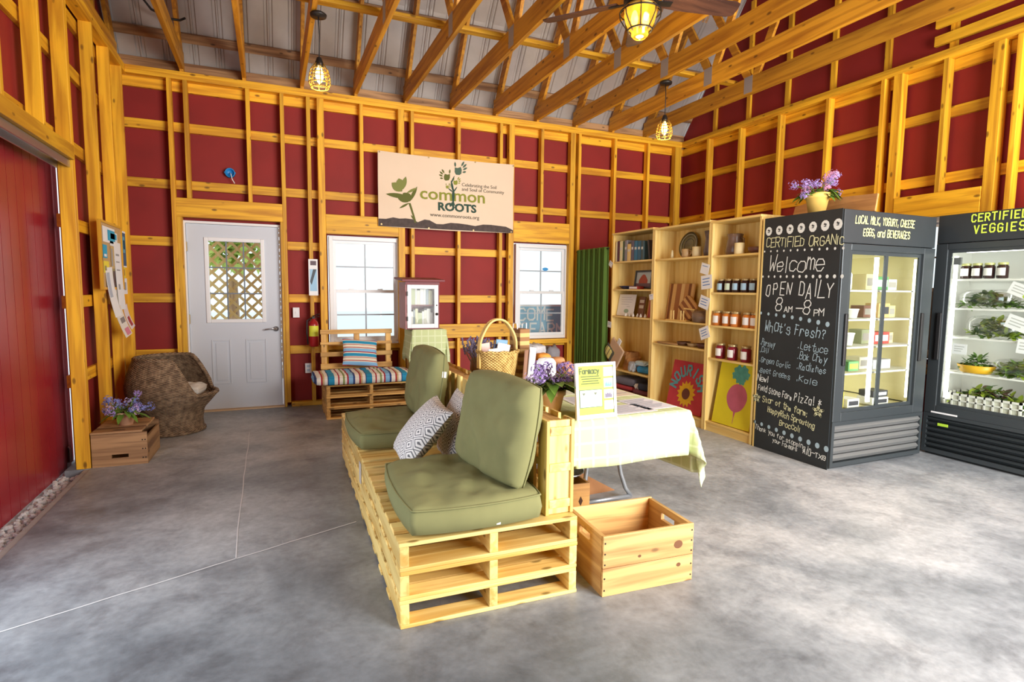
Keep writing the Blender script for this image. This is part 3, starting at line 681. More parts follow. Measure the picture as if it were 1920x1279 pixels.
# ---- pallet sofa
R1 = math.radians(-1.3)
sofa = thing('pallet_sofa', 'long low sofa built of stacked pale wooden pallets in the middle of the floor', 'sofa', (1.267, -4.811, 0), R1)
sd = 0
for k in range(2):
    for j in range(3):
        sd += 1; pallet(sofa, (0, 1.262*k, 0.1205*j), (0, 0, 0), 1.255, 0.805, 0.12, 10, 6, seed=sd)
for k in range(2):
    sd += 1; pallet(sofa, (0.805, 0.045+1.20*k, 0.362), (0, -PI/2, 0), 1.19, 0.435, 0.14, 9, 9, inset=0.03, seed=sd, bw=0.088)
MB().box(-0.006, -0.001, 1.225, 1.285, 0.20, 0.325).build('joining_plate', plain('pale_plate', (0.62, 0.60, 0.58), 0.5), sofa)
GSEAT = 'olive cushions on the pallet sofa'
for k in range(2):
    y0 = 0.045+1.20*k
    MB().box(0.682, 0.788, y0+0.010, y0+0.026, 0.364, 0.795).build('end_board', PL('z'), sofa); MB().box(0.682, 0.788, y0+1.164, y0+1.18, 0.364, 0.795).build('end_board', PL('z'), sofa)
    MB().box(0.684, 0.786, y0+0.03, y0+1.16, 0.765, 0.777).build('top_board', CRT('y'), sofa)
t = thing('seat_cushion', 'olive green seat cushion on the near end of the pallet sofa', 'cushion', (1.615, -4.475, 0.363), -0.03, GSEAT)
c = cushion('cover', GREENC, 0.60, 0.70, 0.135, t, 0.014, 0.011, seed=1, soft=0.75)
MB().box(-0.009, 0.009, -0.001, 0.001, -0.012, 0.012).build('care_tag', PAPER, t, loc=(0.08, -0.357, 0.035))
t = thing('seat_cushion', 'olive green seat cushion on the far end of the pallet sofa', 'cushion', (1.60, -3.13, 0.363), 0.02, GSEAT)
cushion('cover', GREENC, 0.62, 0.70, 0.125, t, 0.014, 0.013, seed=2, soft=0.75)
def stand_rot(lean, yaw):
    # local x -> along the seat back, local y -> up, local z -> towards the back rest
    B = Matrix(((0, 0, 1), (1, 0, 0), (0, 1, 0)))
    return (Matrix.Rotation(yaw, 3, 'Z') @ Matrix.Rotation(lean, 3, 'Y') @ B).to_euler()
t = thing('back_cushion', 'large olive back cushion propped upright behind the near seat cushion', 'cushion', (1.745, -4.49, 0.742), rot=stand_rot(0.20, 0.12), group=GSEAT)
cushion('cover', GREENC, 0.60, 0.47, 0.13, t, 0.025, 0.012, seed=3, soft=0.45, dome=True)
t = thing('back_cushion', 'olive back cushion with a white tag standing at the far end of the sofa', 'cushion', (1.750, -3.10, 0.728), rot=stand_rot(0.13, -0.02), group=GSEAT)
cushion('cover', GREENC, 0.66, 0.48, 0.13, t, 0.025, 0.014, seed=4, soft=0.45, dome=True)
MB().box(-0.014, 0.014, -0.02, 0.02, -0.0015, 0.0015).build('care_tag', PAPER, t, loc=(-0.335, 0.10, 0.10), rot=(0.4, PI/2, 0.3))
GEO = m_geo()
t = thing('throw_pillow', 'white throw pillow with grey maze print leaning in front of its twin', 'pillow', (1.580, -3.93, 0.582), rot=(0.10, -0.86, -0.12), group='maze print throw pillows')
pillow('cover', GEO, 0.40, 0.38, 0.15, t, seed=5)
t = thing('throw_pillow', 'white and grey maze print pillow upright against the sofa back', 'pillow', (1.80, -3.86, 0.575), rot=(0.0, -1.25, -0.05), group='maze print throw pillows')
pillow('cover', GEO, 0.40, 0.40, 0.13, t, seed=6)

# ---- folding table and its cloth
TX0, TX1, TY0, TY1, TZ = 2.20, 2.915, -4.55, -2.73, 0.722
t = thing('folding_table', 'long folding table with curved grey legs behind the pallet sofa', 'table', ((TX0+TX1)/2, (TY0+TY1)/2, 0))
hx, hy = (TX1-TX0)/2, (TY1-TY0)/2
MB().box(-hx, hx, -hy, hy, TZ-0.04, TZ).build('tabletop', plain('grey_plastic', (0.55, 0.56, 0.55), 0.6), t, bevel=0.006)
LEGM = plain('leg_enamel', (0.30, 0.32, 0.34), 0.35, 0.5)
for yy in (-0.31, hy-0.40):
    lg = MB()
    for a, m_ in ((0.095, 0.035), (0.32, 0.43)):
        lg.tube([(a, yy, TZ-0.04), (a, yy, 0.30), (a+(m_-a)*0.25, yy, 0.18), (a+(m_-a)*0.6, yy, 0.08), (m_, yy, 0.022)], 0.0145, 8)
    lg.tube([(0.03, yy, 0.022), (0.435, yy, 0.022)], 0.0135, 8)
    lg.build('leg_frame', LEGM, t, smooth=True)
    MB().tube([(0.32, yy, 0.40), (0.20, yy+0.02, 0.52), (0.095, yy+0.03, 0.60)], 0.009, 6).build('leg_brace', LEGM, t, smooth=True)
def drape(name, mat, x0, x1, y0, y1, z, ov, step=0.03, fold=0.010, parent=None, flare=0.16, kdrop=1.0, lean=0.06, seed=0):
    """A cloth lying on the rectangle and hanging ov = (near, right, far, left) over its edges, folds and corner flares included."""
    nx = int((x1-x0+ov[1]+ov[3])/step); ny = int((y1-y0+ov[0]+ov[2])/step); mb = MB(); vs = []
    for j in range(ny+1):
        Y = y0-ov[0] + (y1-y0+ov[0]+ov[2])*j/ny
        for i in range(nx+1):
            X = x0-ov[3] + (x1-x0+ov[1]+ov[3])*i/nx
            dx = X-x1 if X > x1 else (X-x0 if X < x0 else 0); dy = Y-y1 if Y > y1 else (Y-y0 if Y < y0 else 0)
            bx = min(max(X, x0), x1); by = min(max(Y, y0), y1); d = math.hypot(dx, dy)
            if d < 1e-9: vs.append((bx, by, z + 0.0012*noise.noise(Vector((X*8, Y*8, seed))))); continue
            ux, uy = dx/d, dy/d; cn = 2*abs(ux*uy)
            ph = (bx+by*1.3)*11 + (ux-uy)*2.2
            out = 0.006 + lean*d + cn*flare*d/0.45 + fold*min(1, d/0.15)*(math.sin(ph) + 0.6*noise.noise(Vector((bx*5, by*5, d*3+seed))))
            if cn > 0.02: out += 0.035*math.sin(math.atan2(abs(uy), abs(ux))*7)*min(1, d/0.3)
            out = max(out, 0.004)
            dz = d*kdrop; dz = dz if d > 0.02 else dz*0.6
            vs.append((bx+ux*out, by+uy*out, z-dz*0.985))
    n = nx+1
    mb.add(vs, [(j*n+i, j*n+i+1, (j+1)*n+i+1, (j+1)*n+i) for j in range(ny) for i in range(nx)])
    o = mb.build(name, mat, parent, smooth=True, fix=False)
    so = o.modifiers.new('thick', 'SOLIDIFY'); so.thickness = 0.0022; so.offset = 1
    return o
CLOTH = m_plaid('green_plaid_cotton', (0.58, 0.66, 0.34), (0.69, 0.76, 0.48), 13, 0.84)
o = drape('tablecloth', CLOTH, TX0-0.005, TX1+0.01, TY0-0.01, TY1+0.01, TZ+0.003, (0.245, 0.36, 0.2, 0.03), 0.025, 0.010, flare=0.07)
tag(o, 'pale green plaid tablecloth hanging off the folding table with a low corner', 'tablecloth')

# ---- crates
def hole_board(mb, x0, x1, y0, y1, z0, z1, hc, hw, hh, axis):
    """A board with an oblong hand hole; axis = the direction along which the board runs."""
    zc = hc
    if axis == 'y':
        m = (y0+y1)/2; mb.box(x0, x1, y0, m-hw, z0, z1); mb.box(x0, x1, m+hw, y1, z0, z1); mb.box(x0, x1, m-hw, m+hw, z0, zc-hh); mb.box(x0, x1, m-hw, m+hw, zc+hh, z1)
    else:
        m = (x0+x1)/2; mb.box(x0, m-hw, y0, y1, z0, z1); mb.box(m+hw, x1, y0, y1, z0, z1); mb.box(m-hw, m+hw, y0, y1, z0, zc-hh); mb.box(m-hw, m+hw, y0, y1, zc+hh, z1)
    return mb
def nails(par, pts, n, u, v, r=0.004):
    mb = MB()
    for p in pts: dots(mb, [(0, 0)], p, u, v, r, 0.001, 7)
    mb.build('nail_heads', DARK, par)
CW, CD, CH = 0.485, 0.365, 0.282
t = thing('wooden_crate', 'open pine crate with hand holes beside the near corner of the pallet sofa', 'crate', (2.158, -4.912, 0), math.radians(-3.5))
MB().box(0, CW, 0, 0.014, 0.0, CH*0.46).box(0, CW, 0, 0.014, CH*0.46+0.002, CH).build('front_board', CRT('x'), t, bevel=0.002)
MB().box(0, CW, CD-0.014, CD, 0.0, CH).build('back_board', CRT('x'), t, bevel=0.002)
for x0 in (0.0, CW-0.018): hole_board(MB(), x0, x0+0.018, 0.015, CD-0.015, 0.0, CH-0.003, 0.225, 0.055, 0.018, 'y').build('end_board', CRT('y'), t)
MB().box(0.019, CW-0.019, 0.015, CD-0.015, 0.006, 0.018).build('bottom_board', CRT('x'), t)
nails(t, [(x, -0.0005, z) for x in (0.010, CW-0.010) for z in (0.03, 0.085, 0.15, 0.2, 0.25)], None, (1, 0, 0), (0, 0, 1))
for x, z, r in ((0.40, 0.19, 0.020), (0.405, 0.09, 0.010), (0.19, 0.165, 0.007)): MB().poly(ell(x, z, r*1.2, r), (0, -0.0008, 0), (1, 0, 0), (0, 0, 1)).build('knot', plain('knot_brown', (0.16, 0.06, 0.02), 0.7), t)

t = thing('wooden_box', 'small brown wooden box with a diamond cutout under the folding table', 'box', (2.275, -4.16, 0), math.radians(-3))
BRN = lambda a: wood('brown_box', (0.56, 0.29, 0.08), (0.33, 0.15, 0.04), a)
MB().box(0, 0.26, 0, 0.014, 0, 0.24).build('front_board', BRN('x'), t, bevel=0.002); MB().box(0, 0.26, 0.33, 0.344, 0, 0.24).build('back_board', BRN('x'), t)
MB().box(0, 0.012, 0.014, 0.33, 0, 0.24).build('side_board', BRN('y'), t); MB().box(0.248, 0.26, 0.014, 0.33, 0, 0.24).build('side_board', BRN('y'), t); MB().box(0.012, 0.248, 0.014, 0.33, 0, 0.012).build('bottom_board', BRN('x'), t)
dm = MB(); dm.poly([(0.20, 0.165), (0.186, 0.135), (0.20, 0.105), (0.214, 0.135)], (0, -0.001, 0), (1, 0, 0), (0, 0, 1)); dm.build('diamond_cutout', plain('cutout_shade', (0.05, 0.018, 0.006), 0.9), t)  # flat dark diamond on a solid board paints the shade inside the cutout
t2 = thing('metal_tray', 'shiny metal tray lying on the brown box under the folding table', 'tray', (2.47, -3.96, 0.243), 0.1)
MB().lathe([(0.09, 0), (0.10, 0.004), (0.125, 0.022), (0.128, 0.022), (0.104, 0.0), (0.0005, 0.002)], 20, sx=0.95, sy=1.1, capb=False, capt=False).build('tray', plain('tray_tin', (0.5, 0.53, 0.56), 0.25, 0.8), t2, smooth=True)
t = thing('cardboard_sheet', 'brown cardboard flap leaning on the floor behind the table legs', 'cardboard', (2.62, -3.80, 0), 0.0)
MB().add([(0.0, 0, 0), (0.36, 0.02, 0), (0.06, 0.10, 0.17), (0.0, 0.10, 0.19), (0.0, 0.006, 0), (0.36, 0.026, 0), (0.06, 0.106, 0.17), (0.0, 0.106, 0.19)], [(0, 1, 2, 3), (7, 6, 5, 4), (0, 4, 5, 1), (1, 5, 6, 2), (2, 6, 7, 3), (3, 7, 4, 0)]).build('flap', plain('cardboard', (0.30, 0.135, 0.05), 0.85, var=0.15, vscale=20), t)

LW, LD, LH = 0.36, 0.47, 0.268
t = thing('wooden_crate', 'dark weathered crate with a lid beside the wicker chair, flower pot on top', 'crate', (-0.452, -1.926, 0), math.radians(-1))
hole_board(MB(), 0, LW, 0, 0.016, 0.0, LH-0.018, 0.075, 0.055, 0.014, 'x').build('front_board', OLD('x'), t)
MB().box(0, LW, LD-0.016, LD, 0, LH-0.018).build('back_board', OLD('x'), t); MB().box(0, 0.016, 0.017, LD-0.017, 0, LH-0.018).build('side_board', OLD('y'), t); MB().box(LW-0.016, LW, 0.017, LD-0.017, 0, LH-0.06).build('side_board', OLD('y'), t)
MB().box(0.017, LW-0.017, 0.017, LD-0.017, 0.004, 0.016).build('bottom_board', OLD('x'), t)
MB().box(-0.004, LW-0.03, -0.004, LD*0.36, LH-0.016, LH).build('lid_board', OLD('x'), t, bevel=0.004); MB().box(-0.004, LW-0.03, LD*0.37, LD, LH-0.016, LH).build('lid_board', OLD('x'), t, bevel=0.003)
nm = MB(); nm.poly(ell(0.17, 0.05, 0.045, 0.010), (0, 0, LH+0.0008), (1, 0, 0), (0, 1, 0)); nm.build('finger_slot', plain('slot_shade', (0.02, 0.012, 0.01), 0.9), t)  # flat dark ellipse on the lid paints the shade inside the slot
nails(t, [(x, -0.0008, z) for x in (LW-0.012, LW-0.03) for z in (0.05, 0.12, 0.19)], None, (1, 0, 0), (0, 0, 1), 0.005)

# ---- wicker chair
WK = m_wicker('brown_wicker', (0.36, 0.25, 0.15), (0.20, 0.125, 0.07), (0.06, 0.035, 0.02), 120, 0.5)
t = thing('wicker_chair', 'round brown wicker barrel chair standing beside the white door', 'chair', (-0.075, -0.86, 0))
def chair_shell():
    NA = 72; mb = MB()
    def rad(z):
        pts = [(0, 0.275), (0.10, 0.262), (0.20, 0.275), (0.29, 0.325), (0.37, 0.365), (0.45, 0.372), (0.55, 0.352), (0.63, 0.325), (0.70, 0.295)]
        for (a, b), (c, d) in zip(pts, pts[1:]):
            if z <= c: return b+(d-b)*(z-a)/(c-a)
        return pts[-1][1]
    def top(th):
        a = math.degrees((th-math.radians(-12)+PI) % (2*PI)-PI); a = abs(a)
        k = min(1, max(0, (a-36)/34)); k = k*k*(3-2*k)
        return 0.365 + (0.70-0.365)*k
    NZ = 18
    for inner in (0, 1):
        vs = []
        for j in range(NZ+1):
            for i in range(NA):
                th = 2*PI*i/NA; zt = top(th); z0 = 0.0 if not inner else 0.30
                z = z0+(zt-z0)*j/NZ; lip = 0.045*max(0, math.cos(th-math.radians(-12)))**3*min(1, max(0, (z-0.22)/0.14))
                r = rad(z)+lip - (0.03 if inner else 0)
                vs.append((r*math.cos(th), r*math.sin(th), z))
        fs = [(j*NA+i, j*NA+(i+1) % NA, (j+1)*NA+(i+1) % NA, (j+1)*NA+i) for j in range(NZ) for i in range(NA)]
        mb.add(vs, fs if not inner else [f[::-1] for f in fs])
    N = NA*(NZ+1); a0 = NZ*NA
    mb.f += [(a0+i, a0+(i+1) % NA, N+a0+(i+1) % NA, N+a0+i) for i in range(NA)]
    rim = []
    for i in range(NA):
        p = (Vector(mb.v[a0+i])+Vector(mb.v[N+a0+i]))/2; rim.append(p+Vector((0, 0, 0.002)))
    return mb, rim
sh, rim = chair_shell()
sh.build('shell', WK, t, smooth=True); MB().tube(rim, 0.020, 7, closed=True).build('rim', WK, t, smooth=True)
MB().lathe([(0.33, 0.325), (0.33, 0.345), (0.0005, 0.352)], 40, capt=False).build('seat', WK, t, smooth=True)
MB().tube([(0.272*math.cos(2*PI*i/40), 0.272*math.sin(2*PI*i/40), 0.016) for i in range(40)], 0.016, 6, closed=True).build('foot_ring', WK, t, smooth=True)
t = thing('seat_pad', 'cream seat cushion lying in the brown wicker chair', 'cushion', (0.055, -0.905, 0.356), -0.15)
cushion('cover', plain('cream_cotton', (0.62, 0.58, 0.52), 0.9, var=0.15, vscale=9), 0.30, 0.31, 0.085, t, 0.02, 0.008, seed=9, soft=0.4)

# ---- pallet bench under the first window
def AGED(a): return wood('aged_pallet', (0.76, 0.45, 0.13), (0.44, 0.21, 0.045), a)
bench = thing('pallet_bench', 'small brown pallet bench with a slatted back under the first window', 'bench', (1.325, -0.92, 0))
for j in range(3): pallet(bench, (0, 0, 0.121*j), (0, 0, 0), 0.60, 0.92, 0.12, 6, 4, matf=AGED, seed=40+j)
for x in (0.03, 0.39, 0.75): MB().box(x-0.03, x+0.03, 0.555, 0.595, 0.363, 0.90).build('back_post', AGED('z'), bench, bevel=0.003)
for z0, z1 in ((0.855, 0.905), (0.735, 0.765), (0.60, 0.65), (0.46, 0.52)): MB().box(-0.01, 0.79, 0.537, 0.554, z0, z1).build('back_board', AGED('x'), bench, bevel=0.003)
MB().box(0.865, 0.925, -0.022, -0.002, 0.0, 0.360).build('front_post', AGED('z'), bench, bevel=0.003); MB().box(0.926, 1.06, -0.02, -0.003, 0.25, 0.295).build('side_rail', AGED('x'), bench, bevel=0.003)
tq = (0.02, 0.30, 0.52); rd_ = (0.42, 0.02, 0.04); cr = (0.85, 0.78, 0.62); nv = (0.03, 0.06, 0.22); tan = (0.62, 0.45, 0.22); gr_ = (0.25, 0.33, 0.10); lb = (0.25, 0.52, 0.80)
wh_ = (0.88, 0.84, 0.74)
STX = m_stripes('deck_stripes', 'x', 0.38, [(0, tq), (0.15, wh_), (0.24, rd_), (0.28, wh_), (0.37, gr_), (0.42, wh_), (0.48, rd_), (0.52, lb), (0.64, nv), (0.69, wh_), (0.80, rd_), (0.84, tan), (0.89, wh_), (0.97, nv)])
STY = m_stripes('awning_stripes', 'y', 0.15, [(0, lb), (0.22, cr), (0.27, rd_), (0.33, cr), (0.52, rd_), (0.57, cr), (0.62, tq), (0.85, cr), (0.92, rd_)])
t = thing('bench_cushion', 'long seat cushion with turquoise, red and cream stripes on the pallet bench', 'cushion', (1.725, -0.71, 0.366), 0.0)
cushion('cover', STX, 1.02, 0.54, 0.10, t, 0.012, 0.006, corner=0.03, n=30, seed=12, soft=0.7)
t = thing('striped_pillow', 'blue, red and cream striped pillow leaning against the bench back', 'pillow', (1.735, -0.475, 0.645), rot=(math.radians(68), 0.10, 0.12))
pillow('cover', STY, 0.40, 0.32, 0.11, t, seed=13)

# ---- draped stand with the small library cabinet on it
t = thing('display_stand', 'plain wooden stand hidden under the green cloth below the book cabinet', 'stand', (2.465, -0.56, 0))
MB().box(-0.185, 0.185, -0.175, 0.175, 0.88, 0.905).build('top', AGED('x'), t)
for sx in (-1, 1):
    for sy in (-1, 1): MB().box(sx*0.16-0.02, sx*0.16+0.02, sy*0.15-0.02, sy*0.15+0.02, 0, 0.88).build('leg', AGED('z'), t)
o = drape('stand_cloth', CLOTH, 2.275, 2.665, -0.74, -0.38, 0.913, (0.58, 0.50, 0.25, 0.36), 0.03, 0.006, flare=0.0, lean=0.012, kdrop=1.0, seed=4)
tag(o, 'long green plaid cloth draped over the stand below the book cabinet', 'cloth')
t = thing('book_cabinet', 'small dark red cabinet with a white framed glass door and sloping roof', 'cabinet', (2.395, -0.56, 0.919), 0.0)
BR = plain('brick_red_paint', (0.20, 0.035, 0.045), 0.55, var=0.15); LP = plain('left_side_pink', (0.42, 0.17, 0.18), 0.55, var=0.2)  # left panel gets a paler pink than the other panels
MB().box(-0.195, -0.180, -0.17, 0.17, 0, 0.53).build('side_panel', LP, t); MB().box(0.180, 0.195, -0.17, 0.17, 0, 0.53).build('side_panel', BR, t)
MB().box(-0.18, 0.18, 0.155, 0.17, 0, 0.53).build('back_panel', BR, t); MB().box(-0.18, 0.18, -0.165, 0.155, 0, 0.015).build('bottom_panel', BR, t); MB().box(-0.18, 0.18, -0.13, 0.155, 0.26, 0.272).build('shelf', BR, t)
rf = MB(); rf.box(-0.245, 0.245, -0.235, 0.205, 0, 0.022); rf.xf(Matrix.Translation((0, 0, 0.552)) @ Matrix.Rotation(math.radians(4), 4, 'X')); rf.build('roof', BR, t, bevel=0.003)
MB().box(-0.195, 0.195, -0.178, -0.17, 0.50, 0.535).build('fascia', BR, t)
dr = MB(); 
for a in ((-0.178, -0.132, 0.012, 0.50), (0.132, 0.178, 0.012, 0.50), (-0.132, 0.132, 0.012, 0.06), (-0.132, 0.132, 0.455, 0.50)): dr.box(a[0], a[1], -0.188, -0.171, a[2], a[3])
do = dr.build('door', WHITE, t, bevel=0.003); MB().box(-0.132, 0.132, -0.180, -0.177, 0.06, 0.455).build('pane', GLASS, do)
kb = MB(); kb.ball((0.158, -0.20, 0.17), 0.016, 10, 6); kb.build('knob', BLACK, do, smooth=True); kb = MB(); kb.ball((0.158, -0.195, 0.27), 0.008, 8, 6); kb.build('latch', BLACK, do)
for z in (0.12, 0.40): MB().box(-0.186, -0.172, -0.193, -0.188, z-0.025, z+0.025).build('hinge', DARK, do)
glare_cols = [(0.85, 0.83, 0.80), (0.88, 0.87, 0.85), (0.40, 0.45, 0.50), (0.80, 0.78, 0.55), (0.55, 0.60, 0.40), (0.88, 0.87, 0.86), (0.75, 0.72, 0.66)]  # mostly pale covers paint in the daylight reflected by the cabinet glass
for zb in (0.015, 0.272):
    x = -0.165; i = 0
    while x < 0.14:
        w = 0.022+0.012*((i*7+int(zb*100)) % 3); h = 0.165+0.016*((i*5) % 4)
        b = thing('book', 'book inside the small red cabinet seen through its glass door', 'book', (2.395+x, -0.565, 0.919+zb), 0.0, 'books inside the red cabinet')
        MB().box(0.001, w-0.001, -0.07, 0.065, 0.001, h).build('cover', plain('cabinet_book_%d' % ((i+int(zb*10)) % 7), glare_cols[(i+int(zb*10)) % 7], 0.6), b)
        x += w; i += 1

# ---- green curtain closing the store room behind the shelves
t = thing('curtain', 'dark green curtain hanging in the gap between window and bookcase', 'curtain', (4.74, -0.48, 0))
cu = MB(); n = 130; vs = []
for j in range(13):
    z = 0.06 + (1.925-0.06)*j/12
    for i in range(n+1):
        y = 0.385 - 0.79*i/n; amp = 0.028+0.008*math.sin(i*0.31+j*0.2)
        vs.append((amp*math.sin(i*0.60+0.25*math.sin(i*0.17)+0.03*j), y, z))
cu.add(vs, [(j*(n+1)+i, j*(n+1)+i+1, (j+1)*(n+1)+i+1, (j+1)*(n+1)+i) for j in range(12) for i in range(n)])
o = cu.build('drape', plain('green_cotton', (0.085, 0.165, 0.024), 0.9, var=0.15, vscale=5), t, smooth=True); o.modifiers.new('thick', 'SOLIDIFY').thickness = 0.003
MB().tube([(0, 0.39, 1.905), (0, -0.42, 1.905)], 0.009, 8).build('rod', DARK, t)

# ================================================================ lamps, fan, wall fixtures
def pendant(x, y, zb, label):
    zc = 3.597
    t = thing('pendant_lamp', label, 'lamp', (x, y, 0), group='caged pendant lamps')
    MB().lathe([(0.062, zc-0.03), (0.066, zc-0.012), (0.05, zc), (0.001, zc)], 22, capb=True, capt=False).build('canopy', DARK, t, smooth=True)
    zt = zb+0.245
    MB().tube([(0, 0, zc-0.02), (0.004, 0, (zc+zt)/2), (0, 0, zt)], 0.0045, 6).build('cord', BLACK, t, smooth=True)
    MB().lathe([(0.012, zt), (0.02, zt-0.005), (0.028, zt-0.03), (0.034, zt-0.045), (0.034, zt-0.065), (0.026, zt-0.07)], 16).build('socket', DARK, t, smooth=True)
    CG = plain('brass_cage', (0.55, 0.33, 0.06), 0.35, 0.6)
    cg = MB(); pr = [(0.040, zt-0.055), (0.068, zt-0.10), (0.082, zt-0.16), (0.084, zt-0.205), (0.070, zt-0.24)]
    for k in range(8): cg.tube([(r*math.cos(PI*k/4), r*math.sin(PI*k/4), z) for r, z in pr], 0.0042, 5)
    for r, z in (pr[1], (0.076, zt-0.13), pr[2], pr[3], pr[4]): cg.tube([(r*math.cos(2*PI*k/20), r*math.sin(2*PI*k/20), z) for k in range(20)], 0.0042, 5, closed=True)
    cg.build('wire_cage', CG, t, smooth=True)
    MB().lathe([(0.012, zt-0.07), (0.022, zt-0.095), (0.032, zt-0.13), (0.031, zt-0.155), (0.02, zt-0.19), (0.004, zt-0.21)], 14).build('bulb', BULB, t, smooth=True)
    point('bulb_light', (x, y, zb-0.03), 8, WARM, 0.05)
pendant(1.236, -1.945, 3.005, 'caged pendant lamp hanging above the door side of the room')
pendant(4.74, -1.915, 3.005, 'caged pendant lamp hanging in front of the far right corner')

fan = thing('ceiling_fan', 'dark brown ceiling fan with a caged glowing lamp under its blades', 'fan', (3.395, -3.32, 0), 0)
DKW = wood('dark_blade', (0.085, 0.035, 0.022), (0.03, 0.012, 0.01), 'x', knots=False)
MB().lathe([(0.02, 3.60), (0.075, 3.60), (0.085, 3.585), (0.06, 3.57), (0.018, 3.565)], 24).build('canopy', DARK, fan, smooth=True)
MB().lathe([(0.02, 3.57), (0.10, 3.565), (0.125, 3.54), (0.125, 3.50), (0.10, 3.485), (0.03, 3.48)], 28).build('motor_housing', DARK, fan, smooth=True)
for k in range(5):
    a = math.radians(-14 + 72*k)
    b = MB(); b.poly([(0.17, -0.05), (0.30, -0.066), (0.72, -0.078), (0.765, -0.06), (0.775, 0), (0.765, 0.06), (0.72, 0.078), (0.30, 0.066), (0.17, 0.05)], (0, 0, 0), (1, 0, 0), (0, 1, 0), 0.008)
    b.xf(Matrix.Translation((0, 0, 3.515)) @ Matrix.Rotation(a, 4, 'Z') @ Matrix.Rotation(math.radians(-14), 4, 'X')); bo = b.build('blade', DKW, fan)
    br = MB(); br.box(0.09, 0.24, -0.022, 0.022, -0.008, 0.0); br.xf(Matrix.Translation((0, 0, 3.513)) @ Matrix.Rotation(a, 4, 'Z') @ Matrix.Rotation(math.radians(-14), 4, 'X')); br.build('blade_iron', DARK, bo)
CG = MATS['brass_cage']; lamp_ = part('light_kit', fan)
MB().lathe([(0.03, 3.485), (0.11, 3.478), (0.125, 3.46), (0.12, 3.45), (0.05, 3.448)], 26).build('fitter', CG, lamp_, smooth=True)
AMB = _mat('amber_glass')[0]
def _amber():
    nt = AMB.node_tree; b = nt.nodes['Principled BSDF']; nt.nodes.remove(b)
    tr = nd(nt, 'ShaderNodeBsdfTransparent'); tr.inputs[0].default_value = (1, 0.80, 0.34, 1); gl = nd(nt, 'ShaderNodeBsdfGlossy'); gl.inputs['Roughness'].default_value = 0.1; gl.inputs[0].default_value = (1, 0.85, 0.5, 1)
    tl = nd(nt, 'ShaderNodeBsdfTranslucent'); tl.inputs[0].default_value = (1, 0.72, 0.22, 1)
    m1 = nd(nt, 'ShaderNodeMixShader'); m1.inputs[0].default_value = 0.4; nt.links.new(tr.outputs[0], m1.inputs[1]); nt.links.new(tl.outputs[0], m1.inputs[2])
    m2 = nd(nt, 'ShaderNodeMixShader'); m2.inputs[0].default_value = 0.12; nt.links.new(m1.outputs[0], m2.inputs[1]); nt.links.new(gl.outputs[0], m2.inputs[2])
    nt.links.new(m2.outputs[0], nt.nodes['Material Output'].inputs[0])
_amber()
MB().lathe([(0.115, 3.45), (0.118, 3.41), (0.105, 3.36), (0.085, 3.32), (0.062, 3.30), (0.062, 3.27), (0.045, 3.25), (0.001, 3.245)], 28, capb=False, capt=False).build('glass_bowl', AMB, lamp_, smooth=True)
cg = MB(); pr = [(0.125, 3.455), (0.150, 3.43), (0.146, 3.39), (0.118, 3.345), (0.088, 3.305), (0.072, 3.285)]
for k in range(8): cg.tube([(r*math.cos(PI*k/4+0.2), r*math.sin(PI*k/4+0.2), z) for r, z in pr], 0.0045, 5)
for r, z, q in ((0.150, 3.43, 0.0055), (0.088, 3.305, 0.007)): cg.tube([(r*math.cos(2*PI*k/28), r*math.sin(2*PI*k/28), z) for k in range(28)], q, 6, closed=True)
cg.build('wire_cage', DARK, lamp_, smooth=True)
for k in (-1, 1): MB().lathe([(0.01, 3.44), (0.02, 3.42), (0.028, 3.385), (0.022, 3.35), (0.003, 3.335)], 12, (0.042*k, -0.01*k, 0)).build('bulb', BULB, lamp_, smooth=True)
fn = MB(); fn.ball((0, 0, 3.25), 0.013, 10, 6); fn.build('finial', DARK, lamp_, smooth=True)
point('fan_light', (3.395, -3.32, 3.20), 24, WARM, 0.08)

t = thing('electric_cable', 'black cable looped over the roof framing at the top left', 'cable', (0, 0, 0))
MB().tube([(-0.16, -0.55, 4.5), (-0.19, -0.52, 4.22), (-0.21, -0.50, 4.06), (-0.15, -0.47, 3.99), (0.0, -0.45, 3.94), (0.08, -0.43, 3.95), (0.12, -0.40, 3.99)], 0.011, 6).build('cable', BLACK, t, smooth=True)

t = thing('junction_box', 'round bright blue junction box on the wall above the white door', 'box', (0.446, 0.0, 2.612), rot=(PI/2, 0, 0))
JB = plain('blue_plastic', (0.01, 0.22, 0.55), 0.45)
MB().lathe([(0.050, -0.042), (0.050, 0.012), (0.041, 0.012), (0.039, -0.02), (0.0005, -0.02)], 22, capt=False).build('box', JB, t, smooth=True)
for s_ in (-1, 1): MB().box(s_*0.050-0.006, s_*0.050+0.006, -0.008, 0.008, -0.02, 0.008).build('ear', JB, t)
MB().tube([(0.0, 0.0, -0.01), (0.012, -0.02, 0.03), (0.02, -0.07, 0.035), (0.045, -0.115, 0.03)], 0.005, 6).build('wire', plain('cable_white', (0.8, 0.78, 0.74), 0.5), t, smooth=True)

